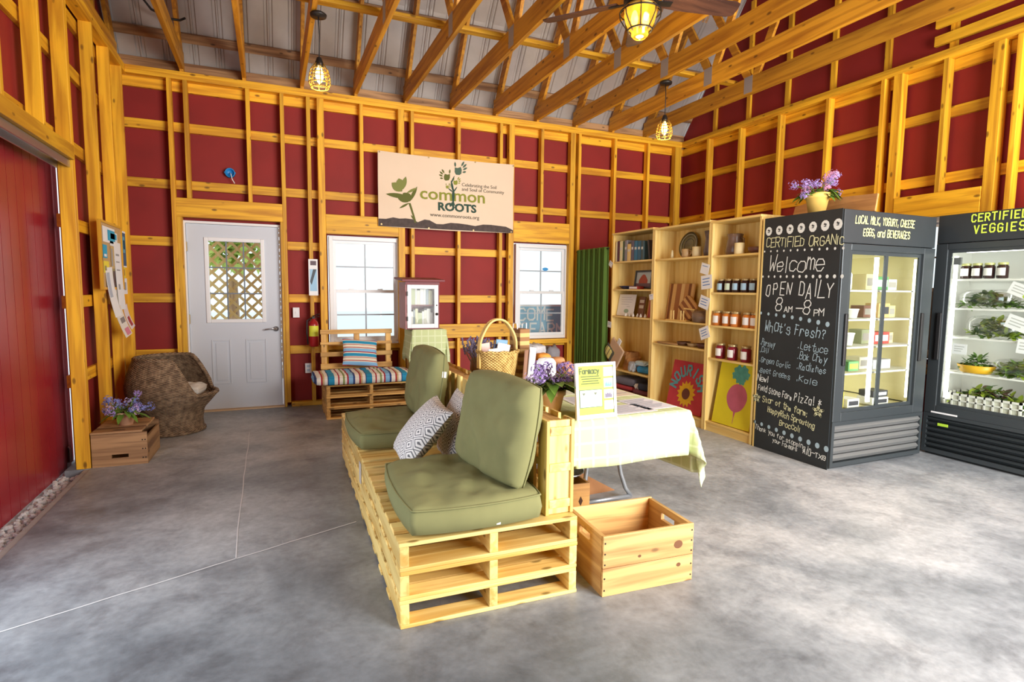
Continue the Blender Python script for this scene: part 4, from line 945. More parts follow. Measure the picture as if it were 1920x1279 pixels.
t = thing('fire_extinguisher', 'red fire extinguisher with yellow label hanging beside the first window', 'fire extinguisher', (1.262, -0.155, 0.70))
ER = plain('extinguisher_red', (0.35, 0.012, 0.016), 0.3)
MB().lathe([(0.050, 0), (0.056, 0.01), (0.056, 0.25), (0.046, 0.285), (0.02, 0.305), (0.02, 0.325)], 22).build('cylinder', ER, t, smooth=True)
lb = MB(); K = 12
for i in range(K): 
    a0, a1 = PI*(1.15+0.7*i/K), PI*(1.15+0.7*(i+1)/K); r = 0.0572
    lb.quad((r*math.cos(a0), r*math.sin(a0), 0.12), (r*math.cos(a1), r*math.sin(a1), 0.12), (r*math.cos(a1), r*math.sin(a1), 0.24), (r*math.cos(a0), r*math.sin(a0), 0.24))
lb.build('label', plain('label_yellow', (0.72, 0.76, 0.05), 0.5), t)
MB().box(-0.015, 0.015, -0.02, 0.02, 0.32, 0.345).bar((0.0, 0.01, 0.35), (0.06, -0.05, 0.375), 0.018, 0.008).bar((0.0, 0.01, 0.335), (0.055, -0.05, 0.345), 0.018, 0.008).build('valve_handle', BLACK, t)
MB().tube([(-0.02, 0, 0.33), (-0.07, -0.02, 0.30), (-0.075, -0.02, 0.16), (-0.065, -0.02, 0.03)], 0.008, 7).build('hose', BLACK, t, smooth=True)
MB().box(-0.02, 0.02, 0.057, 0.066, 0.05, 0.30).build('wall_bracket', BLACK, t)
t = thing('extinguisher_sign', 'tall narrow white and blue sign above the fire extinguisher', 'sign', (1.275, -0.094, 1.285))
MB().box(-0.05, 0.05, -0.006, 0, 0, 0.415).build('board', PAPER, t)
MB().box(-0.038, 0.040, -0.0075, -0.006, 0.05, 0.30).build('blue_panel', plain('sign_blue', (0.32, 0.55, 0.75), 0.5), t)
MB().box(-0.030, 0.034, -0.0075, -0.006, 0.345, 0.395).build('dark_panel', plain('sign_dark', (0.10, 0.06, 0.08), 0.5), t)
MB().poly([(0.0, 0.30), (0.035, 0.30), (-0.02, 0.12), (-0.036, 0.16)], (0, -0.0082, 0), (1, 0, 0), (0, 0, 1)).build('slant_stripe', plain('sign_black', (0.05, 0.07, 0.09), 0.5), t)  # dark slanted stripe across the blue panel
def wall_plate(x, y, z, name, label, lever):
    t = thing(name, label, name.split('_')[-1], (x, y, z))
    MB().box(-0.036, 0.036, -0.006, 0, -0.058, 0.058).build('cover_plate', WHITE, t, bevel=0.003)
    if lever: MB().box(-0.006, 0.006, -0.014, -0.006, -0.012, 0.012).build('toggle', WHITE, t)
    else:
        for dz in (-0.024, 0.024): MB().box(-0.017, 0.017, -0.008, -0.006, dz-0.015, dz+0.015).build('socket', plain('socket_blue', (0.42, 0.55, 0.68), 0.5), t)
wall_plate(1.085, -0.003, 1.085, 'light_switch', 'white light switch on the red wall right of the door', True)
wall_plate(1.205, -0.003, 0.43, 'wall_outlet', 'white power outlet low on the wall left of the pallet bench', False)

# ---- notice board and flyers on the left-hand wall
t = thing('notice_board', 'tan cork notice board fixed across the studs of the left wall', 'notice board', (-0.445, -1.03, 1.52), 0)
MB().box(-0.015, 0.0, -0.34, 0.34, -0.16, 0.375).build('cork', plain('cork', (0.55, 0.36, 0.16), 0.9, var=0.2, vscale=30), t)
for a in ((-0.36, -0.34, -0.18, 0.395), (0.34, 0.36, -0.18, 0.395)): MB().box(-0.018, 0.008, a[0], a[1], a[2], a[3]).build('frame_side', FR('z'), t)
for z in (-0.18, 0.375): MB().box(-0.018, 0.008, -0.34, 0.34, z, z+0.02).build('frame_rail', FR('y'), t)
def flyer(y, z, w, h, col, label, tilt=0.0, bits=(), curl=0.0, x=-0.442):
    """A paper w x h pinned with its middle at (y, z) on the left wall; bits = coloured blocks (u0, u1, v0, v1, colour) printed on it."""
    t = thing('flyer', label, 'flyer', (x, y, z), rot=(tilt, 0, 0), group='flyers on the notice board'); n = 6
    mb = MB(); vs = []
    for j in range(n+1):
        v = -h/2+h*j/n
        for u in (-w/2, w/2): vs.append((curl*(1-(j/n))**2, u, v))
    vs2 = [(a-0.0012, b, c) for a, b, c in vs]
    mb.add(vs, [(2*j, 2*j+1, 2*j+3, 2*j+2) for j in range(n)]); mb.add(vs2, [(2*j+2, 2*j+3, 2*j+1, 2*j) for j in range(n)])
    mb.build('sheet', plain('flyer_%d_%d_%d' % tuple(int(c*99) for c in col), col, 0.7), t, fix=False)
    for i, (u0, u1, v0, v1, c) in enumerate(bits):
        b = MB()
        for k in range(4):
            va, vb = v0+(v1-v0)*k/4, v0+(v1-v0)*(k+1)/4; f = lambda vv: curl*(1-vv)**2+0.0012
            b.quad((f(va), -w/2+u0*w, -h/2+va*h), (f(va), -w/2+u1*w, -h/2+va*h), (f(vb), -w/2+u1*w, -h/2+vb*h), (f(vb), -w/2+u0*w, -h/2+vb*h))
        b.build('print_block', plain('ink_%d_%d_%d' % tuple(int(q*99) for q in c), c, 0.7), t)
CY = (0.03, 0.38, 0.62); YE = (0.85, 0.72, 0.05); GY = (0.35, 0.35, 0.36); WH = (0.85, 0.86, 0.88); BLU = (0.05, 0.12, 0.25); TN = (0.60, 0.42, 0.16); OLV = (0.35, 0.30, 0.12)
flyer(-1.12, 1.805, 0.40, 0.13, WH, 'wide white and turquoise flyer along the top of the notice board', 0.0, [(0.38, 0.98, 0.15, 0.85, CY)])
flyer(-1.27, 1.66, 0.13, 0.11, CY, 'small bright blue flyer at the left of the notice board', 0, [(0.2, 0.8, 0.1, 0.3, WH)])
flyer(-1.25, 1.53, 0.17, 0.10, YE, 'small yellow flyer under the blue one on the notice board', 0, [(0.15, 0.5, 0.2, 0.6, OLV)])
flyer(-1.03, 1.62, 0.13, 0.19, TN, 'tan flyer in the middle of the notice board', 0, [(0.1, 0.5, 0.1, 0.9, GY)])
flyer(-1.06, 1.43, 0.20, 0.18, OLV, 'olive and brown picture flyer below the tan one', 0, [(0.55, 0.95, 0.1, 0.9, (0.12, 0.07, 0.06)), (0.1, 0.4, 0.2, 0.6, TN)])
flyer(-0.86, 1.46, 0.24, 0.60, WH, 'long white sheet of text down the right of the notice board', 0, [(0.2, 0.7, 0.80, 0.83, GY), (0.2, 0.7, 0.70, 0.72, GY), (0.25, 0.5, 0.30, 0.38, GY), (0.2, 0.7, 0.58, 0.6, GY)], 0.02)
flyer(-1.17, 1.32, 0.22, 0.42, WH, 'curled white flyer hanging at the lower left of the board', 0.06, [(0.1, 0.5, 0.4, 0.9, (0.45, 0.50, 0.60))], 0.05)
flyer(-1.04, 1.16, 0.24, 0.46, (0.80, 0.76, 0.70), 'drooping pinkish leaflet hanging below the board edge', 0.10, [(0.1, 0.8, 0.5, 0.8, (0.62, 0.55, 0.42)), (0.3, 0.9, 0.25, 0.35, (0.25, 0.22, 0.22)), (0.3, 0.9, 0.02, 0.15, (0.70, 0.22, 0.32))], 0.09)
flyer(-0.97, 1.78, 0.26, 0.12, (0.80, 0.84, 0.88), 'pale flyer tucked at the upper right of the notice board', 0, [(0.1, 0.9, 0.5, 0.9, CY)])
flyer(-0.56, 1.72, 0.20, 0.34, BLU, 'dark blue night sky poster on the stud right of the board', 0, [(0.4, 0.8, 0.4, 0.85, (0.12, 0.38, 0.55)), (0.55, 0.75, 0.5, 0.75, (0.5, 0.7, 0.8)), (0, 1, 0.95, 1, WH), (0, 1, 0, 0.04, WH)], 0, -0.4555)
flyer(-0.58, 1.50, 0.12, 0.10, YE, 'small orange yellow card under the dark blue poster', 0, [(0.3, 0.8, 0.2, 0.8, (0.5, 0.3, 0.05))], 0, -0.4555)
flyer(-0.56, 1.37, 0.17, 0.15, WH, 'white card with a grey photo under the yellow card', 0, [(0.25, 0.7, 0.25, 0.75, GY)], 0, -0.4555)
flyer(-0.58, 1.08, 0.15, 0.22, (0.82, 0.72, 0.74), 'crumpled pink and white leaflet lowest on the right', 0.2, [(0.3, 0.8, 0.1, 0.5, (0.42, 0.05, 0.06))], 0.05, -0.4555)

# ---- banner
BX0, BX1, BZ0, BZ1 = 2.02, 3.765, 2.115, 2.99
t = thing('banner', 'cream cloth banner with a green seedling logo and lettering on the back wall', 'banner', (0, 0, 0))
def by(x, z): return -0.108 - 0.006*math.sin((x-BX0)*6+z*3) - 0.006*math.sin(z*9)
mb = MB(); nx, nz = 40, 20
for s_ in (0, 1):
    vs = [(BX0+(BX1-BX0)*i/nx, by(BX0+(BX1-BX0)*i/nx, BZ0+(BZ1-BZ0)*j/nz)+0.003*s_, BZ0+(BZ1-BZ0)*j/nz+0.012*math.sin(PI*i/nx)*(-1)) for j in range(nz+1) for i in range(nx+1)]
    fs = [(j*(nx+1)+i, j*(nx+1)+i+1, (j+1)*(nx+1)+i+1, (j+1)*(nx+1)+i) for j in range(nz) for i in range(nx)]
    mb.add(vs, fs if s_ == 0 else [f[::-1] for f in fs])
cloth_ = mb.build('cloth', plain('cream_vinyl', (0.76, 0.60, 0.44), 0.6, var=0.06, vscale=3), t, smooth=True, fix=False)
def bp(px, py):
    """Zoomed banner measure -> (x, z) on the banner."""
    x = BX0+(px-118)/(1745-118)*(BX1-BX0); f = (px-118)/(1745-118)
    top = 150+(330-150)*f; bot = 1020+(1140-1020)*f
    return x, BZ1-(py-top)/(bot-top)*(BZ1-BZ0)
def bpoly(name, pts_list, mat, par, lift=0.0):
    mb = MB()
    for pts in pts_list:
        q = [bp(*p) for p in pts]; mb.add([(x, by(x, z)-0.004-lift, z) for x, z in q], [tuple(range(len(q)))])
    return mb.build(name, mat, par)
GD = plain('print_dark_green', (0.012, 0.055, 0.035), 0.7); GM = plain('print_olive', (0.24, 0.26, 0.02), 0.7); GO = plain('print_moss', (0.10, 0.115, 0.01), 0.7); SOIL = plain('print_soil', (0.075, 0.055, 0.050), 0.8, var=0.6, vscale=25); TEALG = plain('print_teal_green', (0.06, 0.115, 0.075), 0.7); GTX = plain('print_grey', (0.10, 0.09, 0.06), 0.7)
# soil strip: columns of quads under a rugged outline
top = [(120, 935), (200, 940), (280, 925), (350, 940), (420, 938), (500, 950), (560, 985), (640, 955), (700, 965), (780, 1010), (860, 1015), (950, 1000), (1050, 1010), (1150, 1025), (1250, 1045), (1350, 1030), (1450, 1035), (1560, 1050), (1650, 1062), (1744, 1105)]
bpoly('soil_print', [[a, b, (b[0], 1021+(b[0]-118)*0.0737), (a[0], 1021+(a[0]-118)*0.0737)] for a, b in zip(top, top[1:])], SOIL, t)
def leafp(p, q, w):
    (x0, y0), (x1, y1) = p, q; dx, dy = x1-x0, y1-y0; L = math.hypot(dx, dy); nx_, ny_ = -dy/L, dx/L; up = []; dn = []
    for i in range(7):
        s_ = i/6; ww = w*math.sin(PI*min(1, 0.02+0.98*s_))**0.8/2; up.append((x0+dx*s_+nx_*ww, y0+dy*s_+ny_*ww)); dn.append((x0+dx*s_-nx_*ww, y0+dy*s_-ny_*ww))
    return up+dn[::-1]
bpoly('seedling_print', [[(455, 760), (480, 760), (520, 900), (545, 990), (520, 990), (498, 900)], leafp((455, 690), (200, 650), 55), leafp((470, 740), (560, 565), 40), leafp((455, 745), (330, 690), 60), leafp((460, 760), (350, 820), 25), leafp((400, 640), (470, 740), 110), leafp((540, 980), (480, 900), 20)], GO, t)
bpoly('seedling_leaf_print', [leafp((385, 620), (270, 520), 95), leafp((380, 600), (350, 470), 100), leafp((390, 600), (430, 450), 55), leafp((440, 640), (560, 580), 30)], plain('print_leaf', (0.20, 0.22, 0.045), 0.7), t, 0.001)
def hand(cx, cy, s, flip, rot=0.0):
    out = []; fl = -1 if flip else 1
    R = lambda x, y: (cx+s*(fl*x*math.cos(rot)-y*math.sin(rot)), cy+s*(fl*x*math.sin(rot)+y*math.cos(rot)))
    out.append([R(x, y) for x, y in [(-0.5, -0.45), (-0.1, -0.35), (0.35, -0.5), (0.5, -0.1), (0.45, 0.4), (0.2, 0.6), (-0.3, 0.55), (-0.5, 0.2)]])
    for (x0, y0), (x1, y1) in [((-0.42, -0.5), (-0.48, -1.2)), ((0.45, -0.6), (0.85, -1.25)), ((0.65, -0.4), (1.2, -0.9)), ((0.68, -0.1), (1.3, -0.4)), ((0.62, 0.25), (1.15, 0.15))]:
        a, b = R(x0, y0), R(x1, y1); out.append(leafp(a, b, s*0.27))
    return out
bpoly('hand_print', hand(1040, 390, 85, False), TEALG, t); bpoly('hand_print', hand(905, 460, 72, True), GO, t); bpoly('hand_print', hand(1010, 525, 50, False), GM, t); bpoly('hand_print', hand(912, 575, 34, False), GM, t)
bpoly('tree_print', [leafp((980, 780), (985, 590), 34), leafp((985, 640), (955, 500), 24), leafp((955, 540), (995, 450), 16), leafp((985, 640), (1030, 575), 14), leafp((980, 640), (920, 590), 14), [(935, 790), (985, 740), (1005, 800), (970, 790), (945, 815)]], GD, t, 0.0015)
def btext(name, s, px, py, size_px, mat, bold=0.0, px_end=None):
    x0, z0 = bp(px, py); x1, z1 = bp(px_end or px+100, py + ((px_end or px+100)-px)*0.092)
    m = font_mb(s, (0, 0, 0), (1, 0, 0), (0, 1, 0), 1.0, bold)
    wx = max(v[0] for v in m.v); sz = size_px/870*(BZ1-BZ0)
    sx = (x1-x0)/wx if px_end else sz
    mb = MB(); mb.add([(x0+v[0]*sx, 0, z0+v[1]*sz+(z1-z0)/max(1e-6, (x1-x0))*v[0]*sx) for v in m.v], m.f)
    mb.v = [(x, by(x, z)-0.005, z) for x, y, z in mb.v]
    mb.build(name, mat, t)
btext('lettering', 'common', 585, 705, 205, GM, 0.012, 1375)
btext('lettering', 'ROOTS', 795, 845, 135, GD, 0.035, 1265)
btext('lettering', 'Celebrating the Soil', 1085, 570, 58, GTX, 0.0, 1525)
btext('lettering', 'and Soul of Community', 1085, 622, 58, GTX, 0.0, 1625)
btext('lettering', 'www.commonroots.org', 705, 915, 62, GTX, 0.006, 1300)
for px, py in ((135, 165), (690, 232), (1250, 293), (1735, 345), (150, 1000), (690, 1058), (1230, 1095), (1720, 1125)):
    x, z = bp(px, py); g = MB(); g.lathe([(0.010, 0), (0.010, 0.004), (0.004, 0.004)], 10, capt=False); g.xf(Matrix.Translation((x, by(x, z)-0.002, z)) @ Matrix.Rotation(PI/2, 4, 'X')); g.build('grommet', plain('brass_grommet', (0.35, 0.25, 0.12), 0.4, 0.8), t)

# ================================================================ bookcases and what stands on them
BX = 4.77
def bookcase(y0, y1, zt, shelves, label):
    t = thing('bookcase', label, 'bookcase', (BX, y0, 0), 0.0, 'pale plywood bookcases')
    D = 0.30; W = y0-y1; th = 0.022
    MB().box(0, D, -th, 0, 0, zt).build('side_panel', BC('z'), t, bevel=0.002); MB().box(0, D, -W, -W+th, 0, zt).build('side_panel', BC('z'), t, bevel=0.002)
    MB().box(D-0.008, D, -W+th, -th, 0.02, zt).build('back_panel', BC('z'), t); MB().box(-0.012, D, -W-0.0, 0.0, zt, zt+0.02).build('top_board', BC('y'), t, bevel=0.002)
    MB().box(0.012, 0.03, -W+th, -th, 0, 0.075).build('plinth', BC('y'), t)
    for z in shelves: MB().box(0.006, D-0.009, -W+th+0.001, -th-0.001, z-0.019, z).build('shelf', BC('y'), t, bevel=0.002)
    return t
B1, B2, B3 = (-0.935, -1.757), (-1.763, -2.643), (-2.649, -3.262)
bookcase(B1[0], B1[1], 2.065, [1.735, 1.395, 1.065, 0.40, 0.095], 'left pale plywood bookcase next to the green curtain, with books on top')
bookcase(B2[0], B2[1], 2.05, [1.73, 1.06, 0.80, 0.095], 'middle pale plywood bookcase with plate, cutting boards and sunflower painting')
bookcase(B3[0], B3[1], 2.035, [1.725, 1.37, 1.05, 0.73, 0.095], 'right pale plywood bookcase full of jam jars beside the chalkboard fridge')
def u1(px): return -0.935-0.0107*(px-1150)
# books
bks = [(1154.5, 3.5, 0.245, (0.72, 0.66, 0.42), 'thin cream book at the left end of the top shelf'), (1158.7, 4, 0.25, (0.10, 0.02, 0.04), 'dark maroon book second from the left on the top shelf'), (1164.3, 6, 0.245, (0.78, 0.72, 0.40), 'pale yellow book between maroon and dark green spines'),
       (1169.2, 3.2, 0.24, (0.05, 0.08, 0.03), 'narrow dark green book between yellow and grey spines'), (1173.4, 4.6, 0.25, (0.24, 0.23, 0.26), 'grey spined book left of the orange one'), (1179.6, 6.6, 0.20, (0.80, 0.58, 0.22), 'shorter orange cream book in the middle of the row'),
       (1186.2, 5.2, 0.235, (0.12, 0.10, 0.14), 'dark purple book right of the orange one'), (1192.2, 5.6, 0.228, (0.03, 0.16, 0.28), 'thick blue book with white title band'), (1198.4, 5.6, 0.225, (0.03, 0.12, 0.20), 'dark blue book right of the thick blue one'), (1204.2, 5, 0.22, (0.05, 0.09, 0.10), 'blackish green book at the right end of the upright row')]
for px, wpx, h, col, lab in bks:
    w = wpx*0.0107*0.93; y = u1(px)-0.012
    b = thing('book', lab, 'book', (BX+0.10, y, 1.736), 0.0, 'books on the top shelf of the left bookcase')
    MB().box(-0.085, 0.085, -w/2, w/2, 0, h).build('cover', plain('book_%d' % int(px), col, 0.55, var=0.2, vscale=20), b, bevel=0.003)
    MB().box(-0.080, 0.0865, -w/2+0.003, w/2-0.003, 0.004, h-0.004).build('pages', PAPER, b)
    if wpx > 4.3: MB().box(-0.0862, -0.085, -w*0.32, w*0.32, h*0.55, h*0.68).build('title_band', plain('title_pale', (0.65, 0.66, 0.62), 0.6), b)
b = thing('book', 'dark book leaning against the right side of the top left shelf', 'book', (BX+0.10, -1.665, 1.738), rot=(-0.16, 0, 0), group='books on the top shelf of the left bookcase')
MB().box(-0.085, 0.085, -0.012, 0.012, 0, 0.22).build('cover', plain('book_dark', (0.05, 0.04, 0.04), 0.55), b, bevel=0.003)
# second shelf
def lean_panel(name, label, cat, y, z, w, h, col, ang=0.16, x=BX+0.2, t_=0.012, group=None):
    t = thing(name, label, cat, (x, y, z+0.004), rot=(0, ang, 0), group=group)
    MB().box(0, t_, -w/2, w/2, 0, h).build('panel' if name != 'letter_sheet' else 'sheet', col, t); return t
t = lean_panel('framed_picture', 'small framed picture of a red barn on the left bookcase', 'picture', -1.40, 1.402, 0.33, 0.215, plain('pic_sky', (0.50, 0.62, 0.68), 0.5), 0.12, BX+0.13)
fr = MB()
for a in ((-0.17, -0.145, -0.002, 0.217), (0.145, 0.17, -0.002, 0.217), (-0.145, 0.145, -0.002, 0.02), (-0.145, 0.145, 0.195, 0.217)): fr.box(-0.01, 0.002, a[0], a[1], a[2], a[3])
fr.build('frame', plain('frame_dark', (0.03, 0.03, 0.04), 0.4), t)
pm = MB(); U, V = (0, -1, 0), (0, 0, 1); pm.poly([(-0.09, 0.06), (0.08, 0.06), (0.08, 0.10), (0.03, 0.155), (-0.005, 0.17), (-0.04, 0.155), (-0.09, 0.10)], (-0.001, 0, 0), U, V); pm.build('barn_print', plain('barn_print_red', (0.42, 0.08, 0.05), 0.6), t)
pm = MB(); pm.poly([(-0.145, 0.02), (0.145, 0.02), (0.145, 0.062), (-0.145, 0.062)], (-0.0012, 0, 0), U, V); pm.build('field_print', plain('field_print', (0.16, 0.09, 0.12), 0.6), t)
t = thing('blue_platter', 'dark blue oval platter lying on the second shelf of the left bookcase', 'platter', (BX+0.115, -1.135, 1.396), 0)
MB().lathe([(0.07, 0), (0.085, 0.004), (0.125, 0.034), (0.132, 0.040), (0.122, 0.036), (0.08, 0.010), (0.0005, 0.008)], 24, sx=0.8, sy=1.1, capt=False).build('dish', plain('navy_glaze', (0.02, 0.04, 0.12), 0.25), t, smooth=True)
t = thing('small_book', 'small red book lying flat in front of the barn picture', 'book', (BX+0.065, -1.37, 1.396), 0)
MB().box(-0.05, 0.05, -0.08, 0.08, 0, 0.035).build('cover', plain('book_red', (0.30, 0.03, 0.02), 0.5), t, bevel=0.003); MB().box(-0.051, 0.048, -0.077, 0.077, 0.006, 0.029).build('pages', PAPER, t)
t = thing('card_rack', 'tall card with small red and white pictures at the right of the second shelf', 'card', (BX+0.12, -1.665, 1.396), rot=(0, 0.08, 0))
MB().box(0, 0.006, -0.055, 0.055, 0, 0.24).build('card', PAPER, t)
for i, c in enumerate([(0.55, 0.1, 0.12), (0.6, 0.58, 0.6), (0.25, 0.2, 0.45), (0.6, 0.3, 0.3)]): MB().box(-0.001, 0, -0.04, 0.03, 0.02+0.055*i, 0.055+0.055*i).build('picture_square', plain('card_%d' % i, c, 0.6), t)
# third shelf
t = lean_panel('letter_sheet', 'white letter leaning on the third shelf of the left bookcase', 'paper', -1.145, 1.066, 0.35, 0.265, PAPER, 0.18, BX+0.06, 0.003)
tx = MB()
for i, (w, x) in enumerate([(0.20, -0.02), (0.24, 0), (0.22, 0), (0.16, -0.03), (0.07, 0.05)]): tx.poly([(x-w/2, 0.225-0.028*i), (x+w/2, 0.225-0.028*i), (x+w/2, 0.229-0.028*i), (x-w/2, 0.229-0.028*i)], (-0.0012, 0, 0), U, V)
tx.build('print_lines', plain('ink_grey', (0.45, 0.47, 0.52), 0.8), t)
bw_ = MB(); bw_.poly(ell(0.02, 0.06, 0.05, 0.025), (-0.0012, 0, 0), U, V); bw_.build('print_sprig', plain('sprig_green', (0.35, 0.50, 0.38), 0.8), t)
t = lean_panel('small_book', 'brown booklet with white photos right of the letter', 'book', -1.405, 1.066, 0.115, 0.24, plain('booklet_brown', (0.22, 0.10, 0.05), 0.6), 0.14, BX+0.10)
for z in (0.125, 0.19): MB().box(-0.001, 0, -0.045, 0.04, z-0.025, z+0.012).build('photo', plain('photo_cream', (0.70, 0.64, 0.55), 0.6), t)
t = lean_panel('small_book', 'red booklet with an orange cover at the right of the third shelf', 'book', -1.63, 1.066, 0.12, 0.225, plain('booklet_red', (0.42, 0.05, 0.05), 0.6), 0.14, BX+0.09)
t = lean_panel('small_book', 'thin orange booklet between brown and red ones', 'book', -1.525, 1.066, 0.07, 0.235, plain('booklet_orange', (0.60, 0.28, 0.10), 0.6), 0.14, BX+0.13)
for i in range(6):
    t = thing('white_shell', 'small pale stone figure in the row along the third shelf edge', 'ornament', (BX+0.03+0.008*(i % 2), -1.22-0.075*i, 1.066), 0.4*i, 'pale stone figures on the third shelf')
    MB().lathe([(0.014, 0), (0.020, 0.008), (0.017, 0.022), (0.009, 0.030), (0.012, 0.036), (0.003, 0.043)], 10, sy=0.8).build('figure', plain('pale_stone', (0.70, 0.66, 0.58), 0.6), t, smooth=True)
# lower left shelf: hanging bag, parcels, folded cloths
t = thing('paper_bag', 'square tan paper packet hanging tilted from a hook in the left bookcase', 'packet', (BX-0.012, -1.16, 0.735), rot=(math.radians(35), 0.0, 0.0))
MB().box(-0.012, 0.012, -0.145, 0.145, -0.30, -0.02).build('packet', plain('tan_paper', (0.66, 0.46, 0.30), 0.8, var=0.1), t, bevel=0.01); MB().box(-0.013, -0.002, -0.03, 0.03, -0.02, 0.05).build('tag', PAPER, t)
t = thing('plaid_pouch', 'small yellow and black plaid cloth pouch hanging by the bookcase edge', 'pouch', (BX-0.032, -0.965, 0.60), rot=(0.7, 0, 0))
pillow('cover', m_plaid('yellow_plaid', (0.80, 0.74, 0.26), (0.08, 0.08, 0.06), 16, 0.82, 'yz'), 0.17, 0.20, 0.035, t, 12, 21).rotation_euler = (0, PI/2, 0)
t = thing('paper_bag', 'crumpled brown paper bag standing on the fourth shelf of the left bookcase', 'bag', (BX+0.15, -1.20, 0.403), 0)
KR = plain('kraft_paper', (0.52, 0.26, 0.09), 0.85, var=0.3, vscale=14, bump=0.5)
pb = MB(); vs = []; rs = random.Random(5)
for j in range(8):
    for i in range(20):
        a = 2*PI*i/20; r = 0.085+0.016*math.sin(3*a+j)+rs.uniform(-0.008, 0.008); vs.append((r*math.cos(a), 1.35*r*math.sin(a), 0.215*j/7+0.012*rs.random()*(j == 7)))
pb.add(vs, [(j*20+i, j*20+(i+1) % 20, (j+1)*20+(i+1) % 20, (j+1)*20+i) for j in range(7) for i in range(20)] + [tuple(range(20))[::-1]]); pb.build('bag', KR, t)
t = thing('wrapped_parcel', 'bright blue and white crumpled parcel on the fourth shelf of the left bookcase', 'parcel', (BX+0.10, -1.555, 0.403), 0.1)
def crumple(w, d, h, seed, amp=0.25, n=16):
    mb = MB(); rs = Vector((seed*3.1, seed*1.7, 2.0)); vs = []; fs = []
    R = n//2
    for j in range(R+1):
        ph = PI*j/R
        for i in range(n):
            a = 2*PI*i/n; s_ = abs(math.sin(ph))**0.55; x = math.copysign(abs(math.cos(a))**0.6, math.cos(a))*s_; y = math.copysign(abs(math.sin(a))**0.6, math.sin(a))*s_; z = -math.copysign(abs(math.cos(ph))**0.6, math.cos(ph))
            q = Vector((x, y, z)); k = 1+amp*noise.noise(q*2.2+rs)+0.4*amp*noise.noise(q*6+rs); zz = max(0.0, z*h/2*k+h/2)
            vs.append((x*w/2*k, y*d/2*k, zz))
    for j in range(R):
        for i in range(n): fs.append((j*n+i, j*n+(i+1) % n, (j+1)*n+(i+1) % n, (j+1)*n+i))
    return mb.add(vs, fs)
crumple(0.13, 0.24, 0.085, 3).build('wrapping', plain('bright_blue', (0.02, 0.26, 0.55), 0.4, var=0.3, vscale=20), t); crumple(0.10, 0.20, 0.06, 4).build('tissue', plain('pale_blue_tissue', (0.55, 0.75, 0.85), 0.6), t, loc=(-0.01, 0.05, 0.085))
t = thing('soft_toy', 'grey and white lumpy soft bundle beside the blue parcel', 'bundle', (BX+0.045, -1.37, 0.403), 0)
crumple(0.07, 0.12, 0.12, 6, 0.4).build('bundle', plain('grey_fleece', (0.45, 0.47, 0.50), 0.9, var=0.4, vscale=30), t)
t = thing('candle', 'tall pale purple candle at the right of the fourth shelf', 'candle', (BX+0.19, -1.69, 0.401), 0)
MB().lathe([(0.022, 0), (0.022, 0.275), (0.018, 0.28), (0.0005, 0.28)], 14, capt=False).build('wax', plain('lilac_wax', (0.45, 0.28, 0.58), 0.5), t, smooth=True); MB().tube([(0, 0, 0.28), (0.002, 0, 0.295)], 0.0015, 5).build('wick', BLACK, t)
def folded(y, z, w, h, col, label, x=BX+0.14, seed=0):
    t = thing('folded_cloth', label, 'cloth', (x, y, z), 0.03*seed, 'folded cloths at the bottom of the left bookcase')
    m = plain('cloth_%d_%d_%d' % tuple(int(c*99) for c in col), col, 0.9, var=0.2, vscale=12)
    n = max(1, int(h/0.028))
    cushion('cloth', m, 0.22, w, h, t, 0.004, 0.005, 0.05, 14, seed, False, 0.8)
folded(-1.20, 0.096, 0.36, 0.055, (0.30, 0.06, 0.05), 'folded dark red cloth lowest in the pile at the left', seed=1); folded(-1.20, 0.160, 0.34, 0.05, (0.45, 0.05, 0.06), 'folded bright red cloth under the grey one', seed=2); folded(-1.21, 0.218, 0.36, 0.09, (0.17, 0.17, 0.22), 'folded slate grey cloth on top of the red ones', seed=3)
folded(-1.56, 0.096, 0.30, 0.05, (0.70, 0.36, 0.03), 'folded orange yellow cloth at the bottom right', seed=4); folded(-1.56, 0.154, 0.30, 0.05, (0.16, 0.04, 0.05), 'folded maroon cloth over the orange one', seed=5); folded(-1.60, 0.212, 0.20, 0.08, (0.03, 0.035, 0.06), 'folded black and navy cloth at the right of the pile', seed=6)
t = thing('folded_cloth', 'small white crumpled cloth between grey and black ones', 'cloth', (BX+0.06, -1.46, 0.206), 0, 'folded cloths at the bottom of the left bookcase'); crumple(0.06, 0.08, 0.06, 9, 0.4).build('cloth', PAPER, t)

# middle bookcase
def u2(px): return -1.735-0.0083*(px-1228)
GLZ = plain('olive_glaze', (0.14, 0.13, 0.07), 0.25, var=0.3, vscale=6)
t = thing('serving_plate', 'large round olive glazed plate standing upright on the middle bookcase', 'plate', (BX+0.20, -2.09, 1.731), rot=(0, -PI/2+0.2, 0))
pl_ = MB().lathe([(0.0005, 0), (0.075, 0.0), (0.085, 0.006), (0.14, 0.022), (0.143, 0.028), (0.085, 0.014), (0.0005, 0.009)], 36, capb=False, capt=False); pl_.xf(Matrix.Translation((0.143, 0, 0))); pl_.build('dish', GLZ, t, smooth=True)
for r, m, z in ((0.118, 'ring_cream', 0.0215), (0.07, 'ring_dark', 0.0105)):
    g = MB().tube([(0.143+r*math.cos(2*PI*k/40), r*math.sin(2*PI*k/40), z) for k in range(40)], 0.005, 6, closed=True); g.build('glaze_ring', plain(m, (0.50, 0.50, 0.40) if 'cream' in m else (0.04, 0.045, 0.03), 0.3), t, smooth=True)
